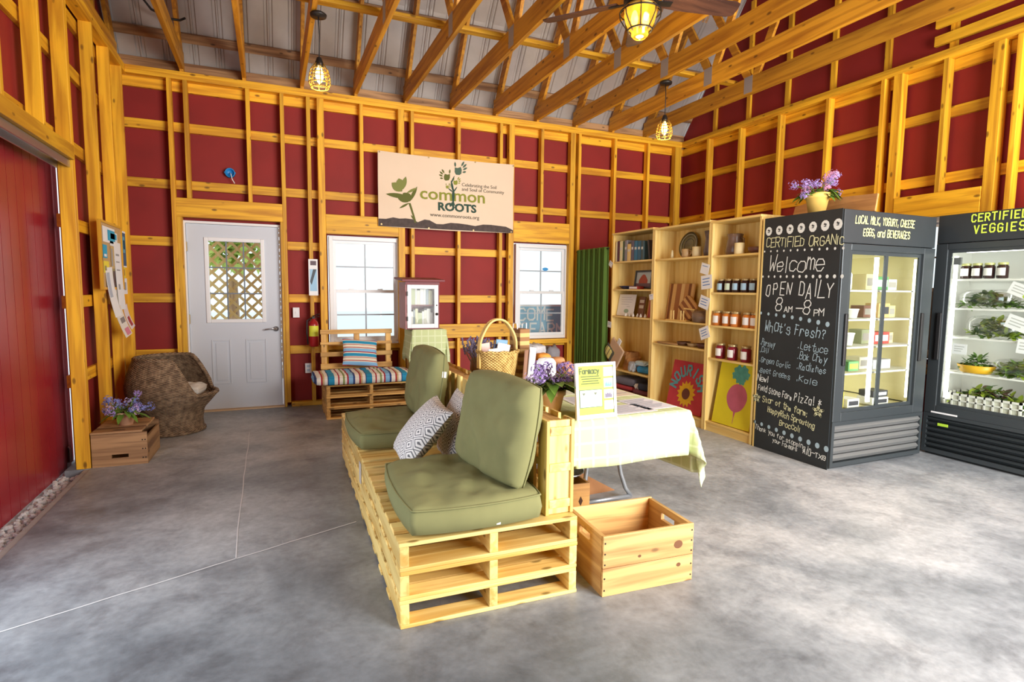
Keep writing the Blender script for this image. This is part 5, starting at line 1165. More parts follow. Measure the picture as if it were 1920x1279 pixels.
def turned(name, label, cat, x, y, z, prof, mat, seg=20, group=None, handle=None, sx=1, sy=1):
    t = thing(name, label, cat, (x, y, z), 0, group)
    MB().lathe(prof, seg, capt=False, sx=sx, sy=sy).build('body', mat, t, smooth=True)
    if handle: MB().tube(handle, 0.006, 6).build('handle', mat, t, smooth=True)
    return t
CRM = plain('cream_glaze', (0.72, 0.62, 0.36), 0.35, var=0.1); BRG = plain('brown_glaze', (0.16, 0.10, 0.075), 0.3, var=0.5, vscale=10)
turned('small_bottle', 'small cream bottle in front of the big plate', 'bottle', BX+0.05, -2.02, 1.731, [(0.014, 0), (0.016, 0.03), (0.012, 0.06), (0.009, 0.085), (0.0005, 0.087)], CRM)
turned('stoneware_mug', 'brown banded stoneware mug right of the big plate', 'mug', BX+0.07, -2.22, 1.731, [(0.040, 0), (0.046, 0.01), (0.046, 0.085), (0.042, 0.09), (0.040, 0.08), (0.036, 0.012), (0.0005, 0.01)], plain('banded_glaze', (0.48, 0.32, 0.15), 0.35, var=0.5, vscale=9), handle=[(0, -0.044, 0.075), (0, -0.075, 0.065), (0, -0.07, 0.03), (0, -0.044, 0.02)])
turned('stoneware_mug', 'cream stoneware mug between brown mug and dark vase', 'mug', BX+0.08, -2.37, 1.731, [(0.042, 0), (0.048, 0.01), (0.048, 0.10), (0.044, 0.104), (0.042, 0.09), (0.038, 0.012), (0.0005, 0.01)], CRM, handle=[(0, 0.046, 0.08), (0, 0.075, 0.07), (0, 0.07, 0.035), (0, 0.046, 0.025)])
turned('tall_vase', 'tall dark mottled vase at the right of the middle top shelf', 'vase', BX+0.10, -2.53, 1.731, [(0.055, 0), (0.062, 0.05), (0.05, 0.12), (0.045, 0.18), (0.058, 0.25), (0.052, 0.25), (0.04, 0.18), (0.0005, 0.05)], plain('mottled_glaze', (0.12, 0.10, 0.11), 0.3, var=0.8, vscale=14))
SLAT = m_stripes('board_strips', 'y', 0.30, [(0, (0.36, 0.15, 0.06)), (0.26, (0.66, 0.42, 0.18)), (0.46, (0.20, 0.075, 0.03)), (0.60, (0.52, 0.27, 0.10)), (0.82, (0.74, 0.52, 0.25))])
t = thing('cutting_board', 'large rectangular striped wooden cutting board standing on the middle shelf', 'cutting board', (BX+0.16, -2.0, 1.066), rot=(0, 0.14, 0)); MB().box(0, 0.025, -0.20, 0.20, 0, 0.40).build('board', SLAT, t, bevel=0.006)
t = thing('cutting_board', 'small rounded striped board leaning askew before the large one', 'cutting board', (BX+0.085, -2.12, 1.080), rot=(0.62, 0.28, 0))
b = MB(); q = [(0.13*math.copysign(abs(math.cos(a))**0.45, math.cos(a)), 0.125+0.105*math.copysign(abs(math.sin(a))**0.45, math.sin(a))) for a in [2*PI*i/36 for i in range(36)]]; b.poly(q, (0.02, 0, 0.03), (0, -1, 0), (0, 0, 1), 0.02)
b.build('board', m_stripes('board_strips_fine', 'z', 0.13, [(0, (0.30, 0.12, 0.05)), (0.3, (0.70, 0.44, 0.18)), (0.55, (0.22, 0.08, 0.03)), (0.75, (0.60, 0.34, 0.13))]), t)
t = thing('board_rack', 'low pale wooden peg rack holding the striped boards', 'rack', (BX+0.07, -2.12, 1.061), 0)
MB().box(-0.03, 0.03, -0.16, 0.16, 0, 0.012).build('base', BC('y'), t)
for y in (-0.12, -0.08, 0.04, 0.08): MB().tube([(-0.022, y, 0.01), (-0.022, y, 0.11)], 0.007, 7).build('peg', BC('z'), t)
POT = plain('pewter_brown', (0.20, 0.13, 0.085), 0.4, 0.2, var=0.3)
t = thing('lidded_pot', 'squat brown pot with a lid and long handle on the middle shelf', 'pot', (BX+0.12, -2.46, 1.061), 0)
MB().lathe([(0.10, 0), (0.112, 0.01), (0.117, 0.10), (0.10, 0.105), (0.0005, 0.105)], 26, capt=False).build('body', POT, t, smooth=True); MB().lathe([(0.10, 0.105), (0.09, 0.118), (0.03, 0.128), (0.0005, 0.13)], 24, capb=False, capt=False).build('lid', POT, t, smooth=True)
MB().bar((-0.02, 0.10, 0.125), (-0.04, 0.245, 0.135), 0.03, 0.012).build('handle', BC('y'), t)
RT = plain('rattan_brown', (0.36, 0.19, 0.07), 0.5)
t = thing('oval_tray', 'thin oval rattan tray standing tilted on the third shelf of the middle bookcase', 'tray', (BX+0.06, -1.98, 0.802), rot=(0, 0.95, 0))
b = MB().tube([(0.0+0.055*math.cos(2*PI*k/36)-0.05, 0.165*math.sin(2*PI*k/36), 0.055+0.055*math.sin(0)) for k in range(36)], 0.009, 6, closed=True); b.xf(Matrix.Rotation(0.0, 4, 'Y')); b.build('rim', RT, t, smooth=True)
MB().poly(ell(0, 0, 0.16, 0.05, 24), (-0.05, 0, 0.052), (0, -1, 0), (1, 0, 0), 0.004).build('base', plain('tray_straw', (0.62, 0.48, 0.22), 0.7), t)
t.rotation_euler = (0, 0.0, 0); t.location = (BX+0.10, -2.0, 0.80-0.044)
for i, (y, r, h, c, lab) in enumerate([(-2.20, 0.075, 0.04, (0.11, 0.05, 0.03), 'dark brown shallow bowl beside the oval tray'), (-2.35, 0.07, 0.035, (0.42, 0.30, 0.16), 'tan wooden bowl in the middle of the third shelf'), (-2.50, 0.075, 0.045, (0.13, 0.05, 0.04), 'reddish brown bowl at the right end of the third shelf')]):
    turned('wooden_bowl', lab, 'bowl', BX+0.10, y, 0.801, [(r*0.6, 0), (r*0.75, 0.004), (r, h), (r*0.94, h), (r*0.66, 0.012), (0.0005, 0.009)], plain('bowl_wood_%d' % i, c, 0.45, var=0.3), 24, 'wooden bowls on the third shelf')
# canvas paintings on the bottom shelves
def canvas(name, label, y, w, h, z, mat, x, ang, tilt=0.0):
    t = thing(name, label, 'painting', (x, y, z), rot=(tilt, ang, 0)); t.location.z += 0.006; MB().box(0, 0.022, -w/2, w/2, 0, h).build('canvas', mat, t); return t
t = canvas('sunflower_painting', 'red canvas with a yellow sunflower and NOURISH in purple letters', -2.275, 0.54, 0.535, 0.097, plain('canvas_red', (0.60, 0.05, 0.075), 0.75, var=0.25, vscale=5), BX+0.045, 0.20)
fl = MB()
for k in range(15): 
    a = 2*PI*k/15+0.1; r0, r1, w = 0.05, 0.145, 0.05; c_, s_ = math.cos(a), math.sin(a); fl.poly([(0.01+r0*c_-w/2*s_*0.6, 0.19+r0*s_+w/2*c_*0.6), (0.01+r0*c_+w/2*s_*0.6, 0.19+r0*s_-w/2*c_*0.6), (0.01+0.1*c_+w/2*s_, 0.19+0.1*s_-w/2*c_), (0.01+r1*c_, 0.19+r1*s_), (0.01+0.1*c_-w/2*s_, 0.19+0.1*s_+w/2*c_)], (-0.001-0.0001*k, 0, 0), (0, -1, 0), (0, 0, 1))
fl.build('petals', plain('petal_yellow', (0.85, 0.50, 0.02), 0.7, var=0.2, vscale=20), t)
cc = MB(); cc.poly(ell(0.01, 0.19, 0.06, 0.06, 20), (-0.004, 0, 0), (0, -1, 0), (0, 0, 1)); cc.build('seed_head', plain('seed_brown', (0.16, 0.05, 0.03), 0.8), t)
LETM = plain('paint_teal', (0.12, 0.42, 0.52), 0.7); lt = MB()
for i, ch in enumerate('NOURISH'):
    a = math.radians(168-i*26); px, pz = 0.01+0.215*math.cos(a), 0.235+0.215*math.sin(a)*0.95; ro = a-PI/2
    u = Vector((0, -math.cos(ro), math.sin(ro))); v = Vector((0, math.sin(ro), math.cos(ro))); strokes(lt, ch, Vector((-0.003, -px, pz))-u*(0.012 if ch == 'I' else 0.035)-v*0.045, u, v, 0.098, 0.022, 0, 0.05, 0.001)
lt.build('lettering', LETM, t)
t = canvas('radish_painting', 'bright yellow canvas with a pink radish and teal leaves', -2.965, 0.47, 0.60, 0.097, plain('canvas_yellow', (0.78, 0.68, 0.02), 0.7, var=0.12, vscale=5), BX+0.03, 0.17)
rd = MB(); q = [(0.03+0.125*math.cos(a)*(1-0.12*(math.sin(a) < 0)*abs(math.sin(a))), 0.275+0.135*math.sin(a)) for a in [2*PI*i/28 for i in range(28)]]; rd.poly(q, (-0.001, 0, 0), (0, -1, 0), (0, 0, 1)); rd.build('radish', plain('radish_pink', (0.58, 0.13, 0.22), 0.7, var=0.25, vscale=9), t)
rt = MB(); rt.poly([(0.015, 0.15), (0.045, 0.15), (0.034, 0.09), (0.03, 0.03), (0.026, 0.03), (0.026, 0.09)], (-0.0012, 0, 0), (0, -1, 0), (0, 0, 1)); rt.build('root', MATS['radish_pink'], t)
lv = MB()
for dx, dz, r in ((0.0, 0.53, 0.055), (0.06, 0.54, 0.05), (0.1, 0.50, 0.04), (-0.03, 0.49, 0.04), (0.05, 0.49, 0.055), (0.02, 0.455, 0.04), (0.06, 0.445, 0.04)): lv.poly([(dx+r*(1+0.18*math.sin(5*a))*math.cos(a), dz+r*(1+0.18*math.sin(5*a))*math.sin(a)) for a in [2*PI*i/20 for i in range(20)]], (-0.001-0.0001*len(lv.f), 0, 0), (0, -1, 0), (0, 0, 1))
lv.build('leaves', plain('leaf_teal', (0.10, 0.40, 0.34), 0.7, var=0.5, vscale=22), t)
# right bookcase
turned('stoneware_jug', 'tall brown stoneware jug on the top of the right bookcase', 'jug', BX+0.13, -2.83, 1.726, [(0.075, 0), (0.085, 0.03), (0.078, 0.10), (0.066, 0.16), (0.075, 0.195), (0.07, 0.20), (0.058, 0.16), (0.0005, 0.1)], BRG, 24, handle=[(0, -0.066, 0.165), (0, -0.11, 0.15), (0, -0.115, 0.09), (0, -0.08, 0.06)])
t = thing('jar_candle', 'square cream candle right of the brown jug', 'candle', (BX+0.065, -2.955, 1.726), 0.2); MB().lathe([(0.042, 0), (0.045, 0.005), (0.045, 0.10), (0.04, 0.105), (0.0005, 0.102)], 20, capt=False).build('wax', plain('candle_cream', (0.78, 0.66, 0.36), 0.5), t, smooth=True)
turned('wooden_bowl', 'dark red brown bowl at the right end of the top shelf', 'bowl', BX+0.11, -3.13, 1.726, [(0.05, 0), (0.08, 0.02), (0.088, 0.055), (0.08, 0.058), (0.0005, 0.02)], plain('bowl_dark', (0.13, 0.05, 0.035), 0.4), 24)
def jar(x, y, z, r, h, cont, lidc, labc, label, group):
    t = thing('jam_jar', label, 'jar', (x, y, z), 0, group)
    MB().lathe([(r*0.9, 0), (r, r*0.12), (r, h*0.74), (r*0.8, h*0.83), (r*0.8, h*0.86), (0.0005, h*0.86)], 18, capt=False).build('glass', cont, t, smooth=True)
    MB().lathe([(r*0.86, h*0.85), (r*0.88, h*0.86), (r*0.88, h*0.985), (r*0.8, h), (0.0005, h)], 18, capt=False).build('lid', lidc, t, smooth=True)
    lb = MB(); K = 8
    for i in range(K):
        a0, a1 = PI+(-0.85+1.7*i/K), PI+(-0.85+1.7*(i+1)/K); rr = r*1.012
        lb.quad((rr*math.cos(a0), rr*math.sin(a0), h*0.18), (rr*math.cos(a1), rr*math.sin(a1), h*0.18), (rr*math.cos(a1), rr*math.sin(a1), h*0.66), (rr*math.cos(a0), rr*math.sin(a0), h*0.66))
    lb.build('label', labc, t, fix=False); return t
GOLD = plain('gold_lid', (0.50, 0.40, 0.20), 0.35, 0.6); LBL = plain('label_blue', (0.40, 0.62, 0.80), 0.6); LWH = plain('label_white', (0.86, 0.85, 0.82), 0.6)
DJ = plain('dark_preserve', (0.035, 0.015, 0.015), 0.15); OJ = plain('orange_preserve', (0.62, 0.20, 0.035), 0.15, var=0.3, vscale=20); RJ = plain('red_preserve', (0.22, 0.012, 0.03), 0.15, var=0.3, vscale=20)
ords = ['leftmost', 'second from the left', 'middle', 'fourth from the left', 'rightmost']
for i, y in enumerate((-2.745, -2.845, -2.94, -3.045, -3.145)): jar(BX+0.07, y, 1.371, 0.043, 0.130, DJ, GOLD, LBL if i != 1 else plain('label_greenish', (0.62, 0.75, 0.60), 0.6), 'dark jam jar with blue label, %s of five on the second shelf' % ords[i], 'dark jam jars on the second shelf')
for i, y in enumerate((-2.722, -2.85, -2.955, -3.10, -3.192)): jar(BX+0.062, y, 1.051, 0.0475, 0.142, OJ, GOLD, LWH, 'orange jam jar with white label, %s of five on the third shelf' % ords[i], 'orange jam jars on the third shelf')
for i, y in enumerate((-2.77, -2.925, -3.09)): jar(BX+0.07, y, 0.731, 0.048, 0.150, RJ, GOLD, LWH, 'dark red jam jar with white label, %s of three on the fourth shelf' % (['leftmost', 'middle', 'rightmost'][i]), 'red jam jars on the fourth shelf')
# paper price tags pinned to the upright edges
def tagp(y, z, s, tilt, lab, lines=3, x=BX-0.014):
    t = thing('price_tag', lab, 'tag', (x, y, z), rot=(tilt, 0, 0), group='paper tags on the bookcase edges'); k = 1.0
    MB().box(-0.0012, 0.0, -s/2, s/2, -s*0.45, s*0.45).build('card', PAPER, t)
    m = MB()
    for i, w in enumerate(('local', 'hand', 'made')[:lines]): pass
    for i in range(lines): m.poly([(-s*0.36, s*(0.18-0.2*i)), (s*(0.30-0.08*(i % 2)), s*(0.20-0.2*i)), (s*(0.30-0.08*(i % 2)), s*(0.26-0.2*i)), (-s*0.36, s*(0.24-0.2*i))], (-0.0016, 0, 0), (0, -1, 0), (0, 0, 1))
    m.build('handwriting', plain('ink_blue', (0.10, 0.22, 0.52), 0.8), t)
tagp(-2.60, 1.60, 0.115, 0.25, 'small white tag, topmost on the post between middle and right bookcases', 1); tagp(-2.63, 1.47, 0.15, -0.1, 'large white tag with blue writing below the topmost one on that post'); tagp(-2.61, 1.27, 0.135, 0.28, 'tilted white tag with blue writing at the cutting board level', 3); tagp(-2.63, 0.97, 0.13, -0.35, 'white tag tilted the other way just above the lowest bowls', 3)
tagp(-0.925, 1.71, 0.075, 0.6, 'small white tag hanging at the curtain side near the books', 1); tagp(-0.93, 0.95, 0.085, 0.1, 'small grey white tag low on the curtain side of the left bookcase', 2); tagp(-1.765, 1.31, 0.07, -0.2, 'small white tag on the post between left and middle bookcases', 1)
MB_ = MB()
def brk(name, mat, par):
    def f(m):
        if m.f: m.build(name, mat, par)
        return MB()
    return f

# ================================================================ glass-door fridges
TUBE = plain('fluorescent_tube', (1, 1, 1), 0.5, emit=(1.0, 0.98, 0.86), estr=7)
LIN = plain('fridge_liner', (0.80, 0.80, 0.76), 0.4); LINY = plain('fridge_liner_warm', (0.84, 0.78, 0.50), 0.4); WIRE = plain('white_wire', (0.82, 0.82, 0.78), 0.4); FRM = plain('fridge_frame', (0.050, 0.060, 0.066), 0.3, 0.3); GRL = plain('grille_grey', (0.20, 0.205, 0.205), 0.4, 0.4)
def fridge(name, label, loc, rz, W, D, H, liner, doors, z0, z1, side_mat, shelves, gslats, gmat):
    """Built in its own frame: front at y = 0 facing -y, width along x, depth towards +y."""
    t = thing(name, label, 'fridge', loc, rz)
    th = 0.03
    MB().box(0, th, 0.02, D, 0.05, H).build('side_panel', side_mat, t); MB().box(W-th, W, 0.02, D, 0.05, H).build('side_panel', CABBLK, t)
    MB().box(th, W-th, D-0.03, D, 0.05, H).build('back_panel', liner, t); MB().box(th, W-th, 0.02, D-0.03, H-0.03, H).build('top_panel', CABBLK, t)
    MB().box(0, W, 0.0, 0.02, z1+0.055, H).build('sign_header', CHALKB, t, bevel=0.004); MB().box(th, W-th, 0.02, D-0.03, z1+0.0, z1+0.04).build('inner_ceiling', liner, t)
    MB().box(th, W-th, 0.03, D-0.03, z0-0.05, z0-0.01).build('inner_floor', liner, t)
    MB().box(th, th+0.01, 0.03, D-0.03, z0, z1).build('inner_side', liner, t); MB().box(W-th-0.01, W-th, 0.03, D-0.03, z0, z1).build('inner_side', liner, t)
    fm = MB(); fm.box(0, 0.09, -0.006, 0.03, z0-0.07, z1+0.05); fm.box(W-0.14, W, -0.006, 0.03, z0-0.07, z1+0.05); fm.box(0.09, W-0.14, -0.006, 0.03, z1, z1+0.05); fm.box(0.09, W-0.14, -0.006, 0.03, z0-0.07, z0)
    fm.build('door_frame', FRM, t, bevel=0.004)
    n = doors; a0, a1 = 0.09, W-0.14
    for k in range(n):
        b0 = a0+(a1-a0)*k/n; b1 = a0+(a1-a0)*(k+1)/n; oy = 0.004+0.012*(k % 2)
        d = MB(); s_ = 0.028; d.box(b0, b0+s_, oy, oy+0.012, z0, z1); d.box(b1-s_, b1, oy, oy+0.012, z0, z1); d.box(b0+s_, b1-s_, oy, oy+0.012, z0, z0+s_); d.box(b0+s_, b1-s_, oy, oy+0.012, z1-s_, z1)
        do = d.build('glass_door', FRM, t); MB().box(b0+s_, b1-s_, oy+0.004, oy+0.008, z0+s_, z1-s_).build('door_pane', GLASS, do)
        hx_ = b0-0.02 if k == 0 else b1+0.02; h = MB().box(hx_-0.016, hx_+0.016, -0.024, -0.006, 0.82, 1.22); h.build('pull_handle', BLACK, do, bevel=0.005)
    MB().box(0.02, W-0.02, 0.03, D-0.03, 0.0, z0-0.055).build('machine_base', CABBLK, t)
    zt = z0-0.10
    for k in range(gslats):
        zz = 0.06+(zt-0.06)*(k+0.5)/gslats; hh = (zt-0.06)/gslats
        g = MB(); g.add([(0.03, 0.012, zz-hh*0.45), (W-0.03, 0.012, zz-hh*0.45), (W-0.03, -0.008, zz+hh*0.05), (0.03, -0.008, zz+hh*0.05), (W-0.03, 0.012, zz+hh*0.4), (0.03, 0.012, zz+hh*0.4), (0.03, 0.028, zz+hh*0.4), (W-0.03, 0.028, zz+hh*0.4), (0.03, 0.028, zz-hh*0.45), (W-0.03, 0.028, zz-hh*0.45)], [(0, 1, 2, 3), (3, 2, 4, 5), (5, 4, 7, 6), (6, 7, 9, 8), (8, 9, 1, 0), (0, 3, 5, 6, 8), (1, 9, 7, 4, 2)])
        g.build('grille_slat', gmat, t)
    g = MB(); g.box(0.0, 0.03, -0.006, 0.03, 0.02, zt+0.03); g.box(W-0.03, W, -0.006, 0.03, 0.02, zt+0.03); g.box(0.03, W-0.03, -0.006, 0.03, 0.02, 0.055); g.box(0.03, W-0.03, -0.006, 0.03, zt, zt+0.03); g.build('grille_frame', FRM, t)
    for z in shelves:
        s_ = MB()
        for i in range(14): xx = 0.05+(W-0.10)*i/13; s_.bar((xx, 0.07, z), (xx, D-0.05, z), 0.006, 0.006)
        for yy in (0.07, D*0.5, D-0.05): s_.bar((0.045, yy, z-0.005), (W-0.045, yy, z-0.005), 0.012, 0.012)
        s_.build('wire_grating', WIRE, t)
    return t
F1 = (4.775, -4.03, 0)
f1 = fridge('drinks_fridge', 'black sliding glass door fridge with a chalkboard side reading Welcome', F1, 0, 1.105, 0.73, 2.005, LINY, 2, 0.45, 1.70, CHALKB, [0.74, 0.95, 1.17, 1.40], 5, GRL)
MB().box(0.455, 0.49, 0.045, 0.06, 0.50, 1.66).build('light_tube', TUBE, f1); MB().box(0.975, 0.985, 0.06, 0.075, 0.50, 1.66).build('light_tube', TUBE, f1)
MB().box(-0.006, 0.0, 0.012, 0.735, 0.0, 2.01).build('chalkboard_sheet', CHALKB, f1); MB().box(-0.008, 0.0, 0.735, 0.75, 0.0, 2.01).build('edge_strip', BC('z'), f1)
sg = MB(); YU, ZU = Vector((1, 0, 0)), Vector((0, 0, 1))
strokes(sg, 'LOCAL MILK, YOGURT, CHEESE', (0.12, -0.001, 1.905), YU, ZU, 0.055, 0.0065, 0.08, 0.07, 0.0012, 1.0, 3, 0.80*0.86, brk('sign_lettering', CHY, f1))
strokes(MB(), 'EGGS, and BEVERAGES', (0.215, -0.001, 1.815), YU, ZU, 0.055, 0.0065, 0.08, 0.07, 0.0012, 1.0, 4, 0.80*0.92, brk('sign_lettering', CHY, f1))
# chalk lettering on the side, in the fridge frame: side plane x = -0.006, right = -y
W1, B1_, Y1 = CHW, CHB, plain('chalk_cream', (0.78, 0.80, 0.50), 0.95); CU, CV = Vector((0, -1, 0)), Vector((0, 0, 1))
def ck(mb, s, y, z, size, w=0.008, width=None, slant=0.1, jit=0.12, drop=0.0, seed=1):
    """Chalk text starting at world (y, z); width squeezes it to that many metres; drop = fall along the line."""
    u = Vector((0, -1, -drop)).normalized(); o = Vector((-0.0065, y-F1[1], z)); ax = 1.0
    if width:
        L1 = strokes(MB(), s, o, u, CV, size, w, slant, jit, 0.0015, 1.2, seed, 1.0); L0 = strokes(MB(), s, o, u, CV, size, w, slant, jit, 0.0015, 1.2, seed, 0.001)
        ax = max(0.2, (width-L0)/(L1-L0))
    strokes(MB(), s, o, u, CV, size, w, slant, jit, 0.0015, 1.2, seed, ax, brk('chalk_lettering', mb, f1))
def ckd(mat, n, y0, y1, za, zb, r0, r1=None, dip=0.0):
    mb = MB()
    for i in range(n):
        f = i/(n-1); dots(mb, [(-(y0+(y1-y0)*f-F1[1]), za+(zb-za)*f-dip*math.sin(PI*f))], (-0.0065, 0, 0), CU, CV, r0+((r1 or r0)-r0)*f, 0.0015, 10)
        mb.build('chalk_stamp' if r0 > 0.03 else 'chalk_dot', mat, f1); mb = MB()
ckd(W1, 7, -3.345, -3.985, 1.897, 1.894, 0.033, 0.038)
ck(Y1, 'CERTIFIED ORGANIC', -3.325, 1.765, 0.068, 0.0065, 0.735, 0.05, 0.2, 0.03, 5)
ckd(W1, 12, -3.31, -4.04, 1.728, 1.712, 0.0075, 0.010)
ck(W1, 'Welcome', -3.365, 1.550, 0.115, 0.008, 0.53, 0.12, 0.25, 0.0, 6)
ckd(W1, 13, -3.305, -4.045, 1.512, 1.502, 0.0085, 0.014)
ck(W1, 'OPEN DAILY', -3.35, 1.350, 0.115, 0.0085, 0.645, 0.1, 0.25, 0.01, 7)
ck(W1, '8', -3.455, 1.225, 0.10, 0.0085, None, 0.1, 0.1, 0, 8); ck(W1, 'AM', -3.545, 1.215, 0.045, 0.007, 0.085, 0.05, 0.2, 0, 9); ck(W1, '-', -3.655, 1.20, 0.10, 0.009, None); ck(W1, '8', -3.725, 1.205, 0.11, 0.0085, None, 0.1, 0.1, 0, 10); ck(W1, 'PM', -3.825, 1.195, 0.047, 0.007, 0.09, 0.05, 0.2, 0, 11)
ckd(B1_, 9, -3.305, -3.95, 1.195, 1.135, 0.011, 0.018, -0.008)
ck(B1_, "What's Fresh?", -3.355, 1.045, 0.085, 0.007, 0.60, 0.12, 0.25, 0.045, 12)
for i, (s, z) in enumerate((('Parsley', 0.915), ('Dill', 0.855), ('Green Garlic', 0.765), ('Beet Greens', 0.675))): ck(B1_, '.'+s, -3.315, z, 0.048, 0.0042, 0.16 if i == 0 else 0.10 if i == 1 else 0.33, 0.15, 0.25, 0.06, 20+i)
for i, (s, z) in enumerate((('Lettuce', 0.925), ('Bok Choy', 0.845), ('Radishes', 0.76), ('Kale', 0.655))): ck(B1_, '.'+s, -3.70, z, 0.055, 0.005, 0.27 if i < 3 else 0.20, 0.15, 0.25, 0.06, 30+i)
ck(W1, 'New!', -3.30, 0.60, 0.05, 0.006, 0.13, 0.1, 0.2, 0.0, 40); ck(W1, 'Field Stone Farm', -3.315, 0.52, 0.05, 0.0055, 0.36, 0.1, 0.22, 0.10, 41); ck(W1, 'Pizza! *', -3.69, 0.49, 0.075, 0.0065, 0.26, 0.1, 0.2, 0.02, 42)
ck(Y1, 'Star of the farm:', -3.37, 0.425, 0.048, 0.0055, 0.46, 0.1, 0.22, 0.10, 43); ck(Y1, 'HappyRich Sprouting', -3.43, 0.345, 0.046, 0.0055, 0.47, 0.1, 0.22, 0.10, 44); ck(Y1, 'Broccoli', -3.56, 0.255, 0.046, 0.0055, 0.21, 0.1, 0.22, 0.08, 45)
def star(mat, y, z, r):
    mb = MB()
    for k in range(5):
        a = PI/2+2*PI*k/5; b = a+2*PI*2/5; p = Vector((-0.0065, y-F1[1]-r*math.cos(a), z+r*math.sin(a))); q = Vector((-0.0065, y-F1[1]-r*math.cos(b), z+r*math.sin(b)))
        d = (q-p).normalized()*0.004; s_ = CU.cross(CV).cross(d).normalized()*0.006; l = Vector((-0.0016, 0, 0)); mb.quad(p-d+s_+l, p-d-s_+l, q+d-s_+l, q+d+s_+l)
    mb.build('chalk_star', mat, f1)
star(Y1, -3.305, 0.445, 0.042); star(Y1, -3.915, 0.445, 0.048)
ckd(B1_, 10, -3.295, -4.005, 0.225, 0.165, 0.014, 0.021, 0.0)
ck(W1, 'Thank you for stopping in', -3.305, 0.165, 0.040, 0.0048, 0.58, 0.1, 0.22, 0.11, 46); ck(W1, 'your Farmers', -3.50, 0.095, 0.036, 0.0045, 0.25, 0.1, 0.22, 0.09, 47); ck(W1, 'Alu-Txe', -3.80, 0.078, 0.045, 0.006, 0.21, 0.1, 0.22, 0.03, 48)
for i in range(7):
    y = -(-3.345-0.64*i/6-F1[1]); z = 1.897; r = 0.019; fa = MB()
    for (p, q) in (((-0.6, 0.35), (0.6, 0.5)), ((-0.5, -0.5), (0.55, -0.45)), ((-0.25, 0.9), (0.1, -0.1)), ((0.1, -0.1), (0.7, 0.2))):
        a = Vector((-0.0065, 0, 0))+CU*(y+p[0]*r)+CV*(z+p[1]*r); b = Vector((-0.0065, 0, 0))+CU*(y+q[0]*r)+CV*(z+q[1]*r); d = (b-a).normalized(); s_ = CU.cross(CV).cross(d)*0.003; l = Vector((-0.003, 0, 0)); fa.quad(a+s_+l, a-s_+l, b-s_+l, b+s_+l)
    fa.build('stamp_print', CHALKB, f1)
# what is inside the drinks fridge
def carton(x, y, z, w, d, h, col, label, kind='carton', cap=None):
    t = thing(kind, label, kind.split('_')[-1], (F1[0]+x, F1[1]+y, z), 0, 'goods in the drinks fridge'); m = plain('pack_%d_%d_%d' % tuple(int(c*99) for c in col), col, 0.45, var=0.15)
    if kind == 'milk_bottle': MB().lathe([(w*0.45, 0), (w*0.5, 0.01), (w*0.5, h*0.6), (w*0.22, h*0.85), (w*0.22, h*0.93), (0.0005, h*0.93)], 16, capt=False).build('bottle', m, t, smooth=True); MB().lathe([(w*0.25, h*0.9), (w*0.25, h), (0.0005, h)], 12, capt=False).build('cap', plain('cap_blue', (0.05, 0.15, 0.4), 0.4), t)
    elif kind == 'tub': MB().lathe([(w*0.4, 0), (w*0.5, h*0.9), (w*0.52, h*0.9), (w*0.52, h), (0.0005, h)], 18, capt=False).build('tub', m, t, smooth=True)
    else: MB().box(-w/2, w/2, -d/2, d/2, 0, h).build('box', m, t, bevel=0.004)
    if cap and kind != 'milk_bottle': MB().box(-w*0.4, w*0.4, -d/2-0.001, -d/2, h*0.25, h*0.75).build('label', plain('capl_%d_%d_%d' % tuple(int(c*99) for c in cap), cap, 0.5), t)
sh_n = {0.45: 'floor', 0.74: 'lowest shelf', 0.95: 'second shelf', 1.17: 'third shelf', 1.40: 'top shelf'}
WHT = (0.78, 0.78, 0.74); TANC = (0.55, 0.38, 0.16); GRN = (0.10, 0.28, 0.10); BLK = (0.05, 0.05, 0.06); YLW = (0.75, 0.60, 0.06); RDD = (0.45, 0.06, 0.05)
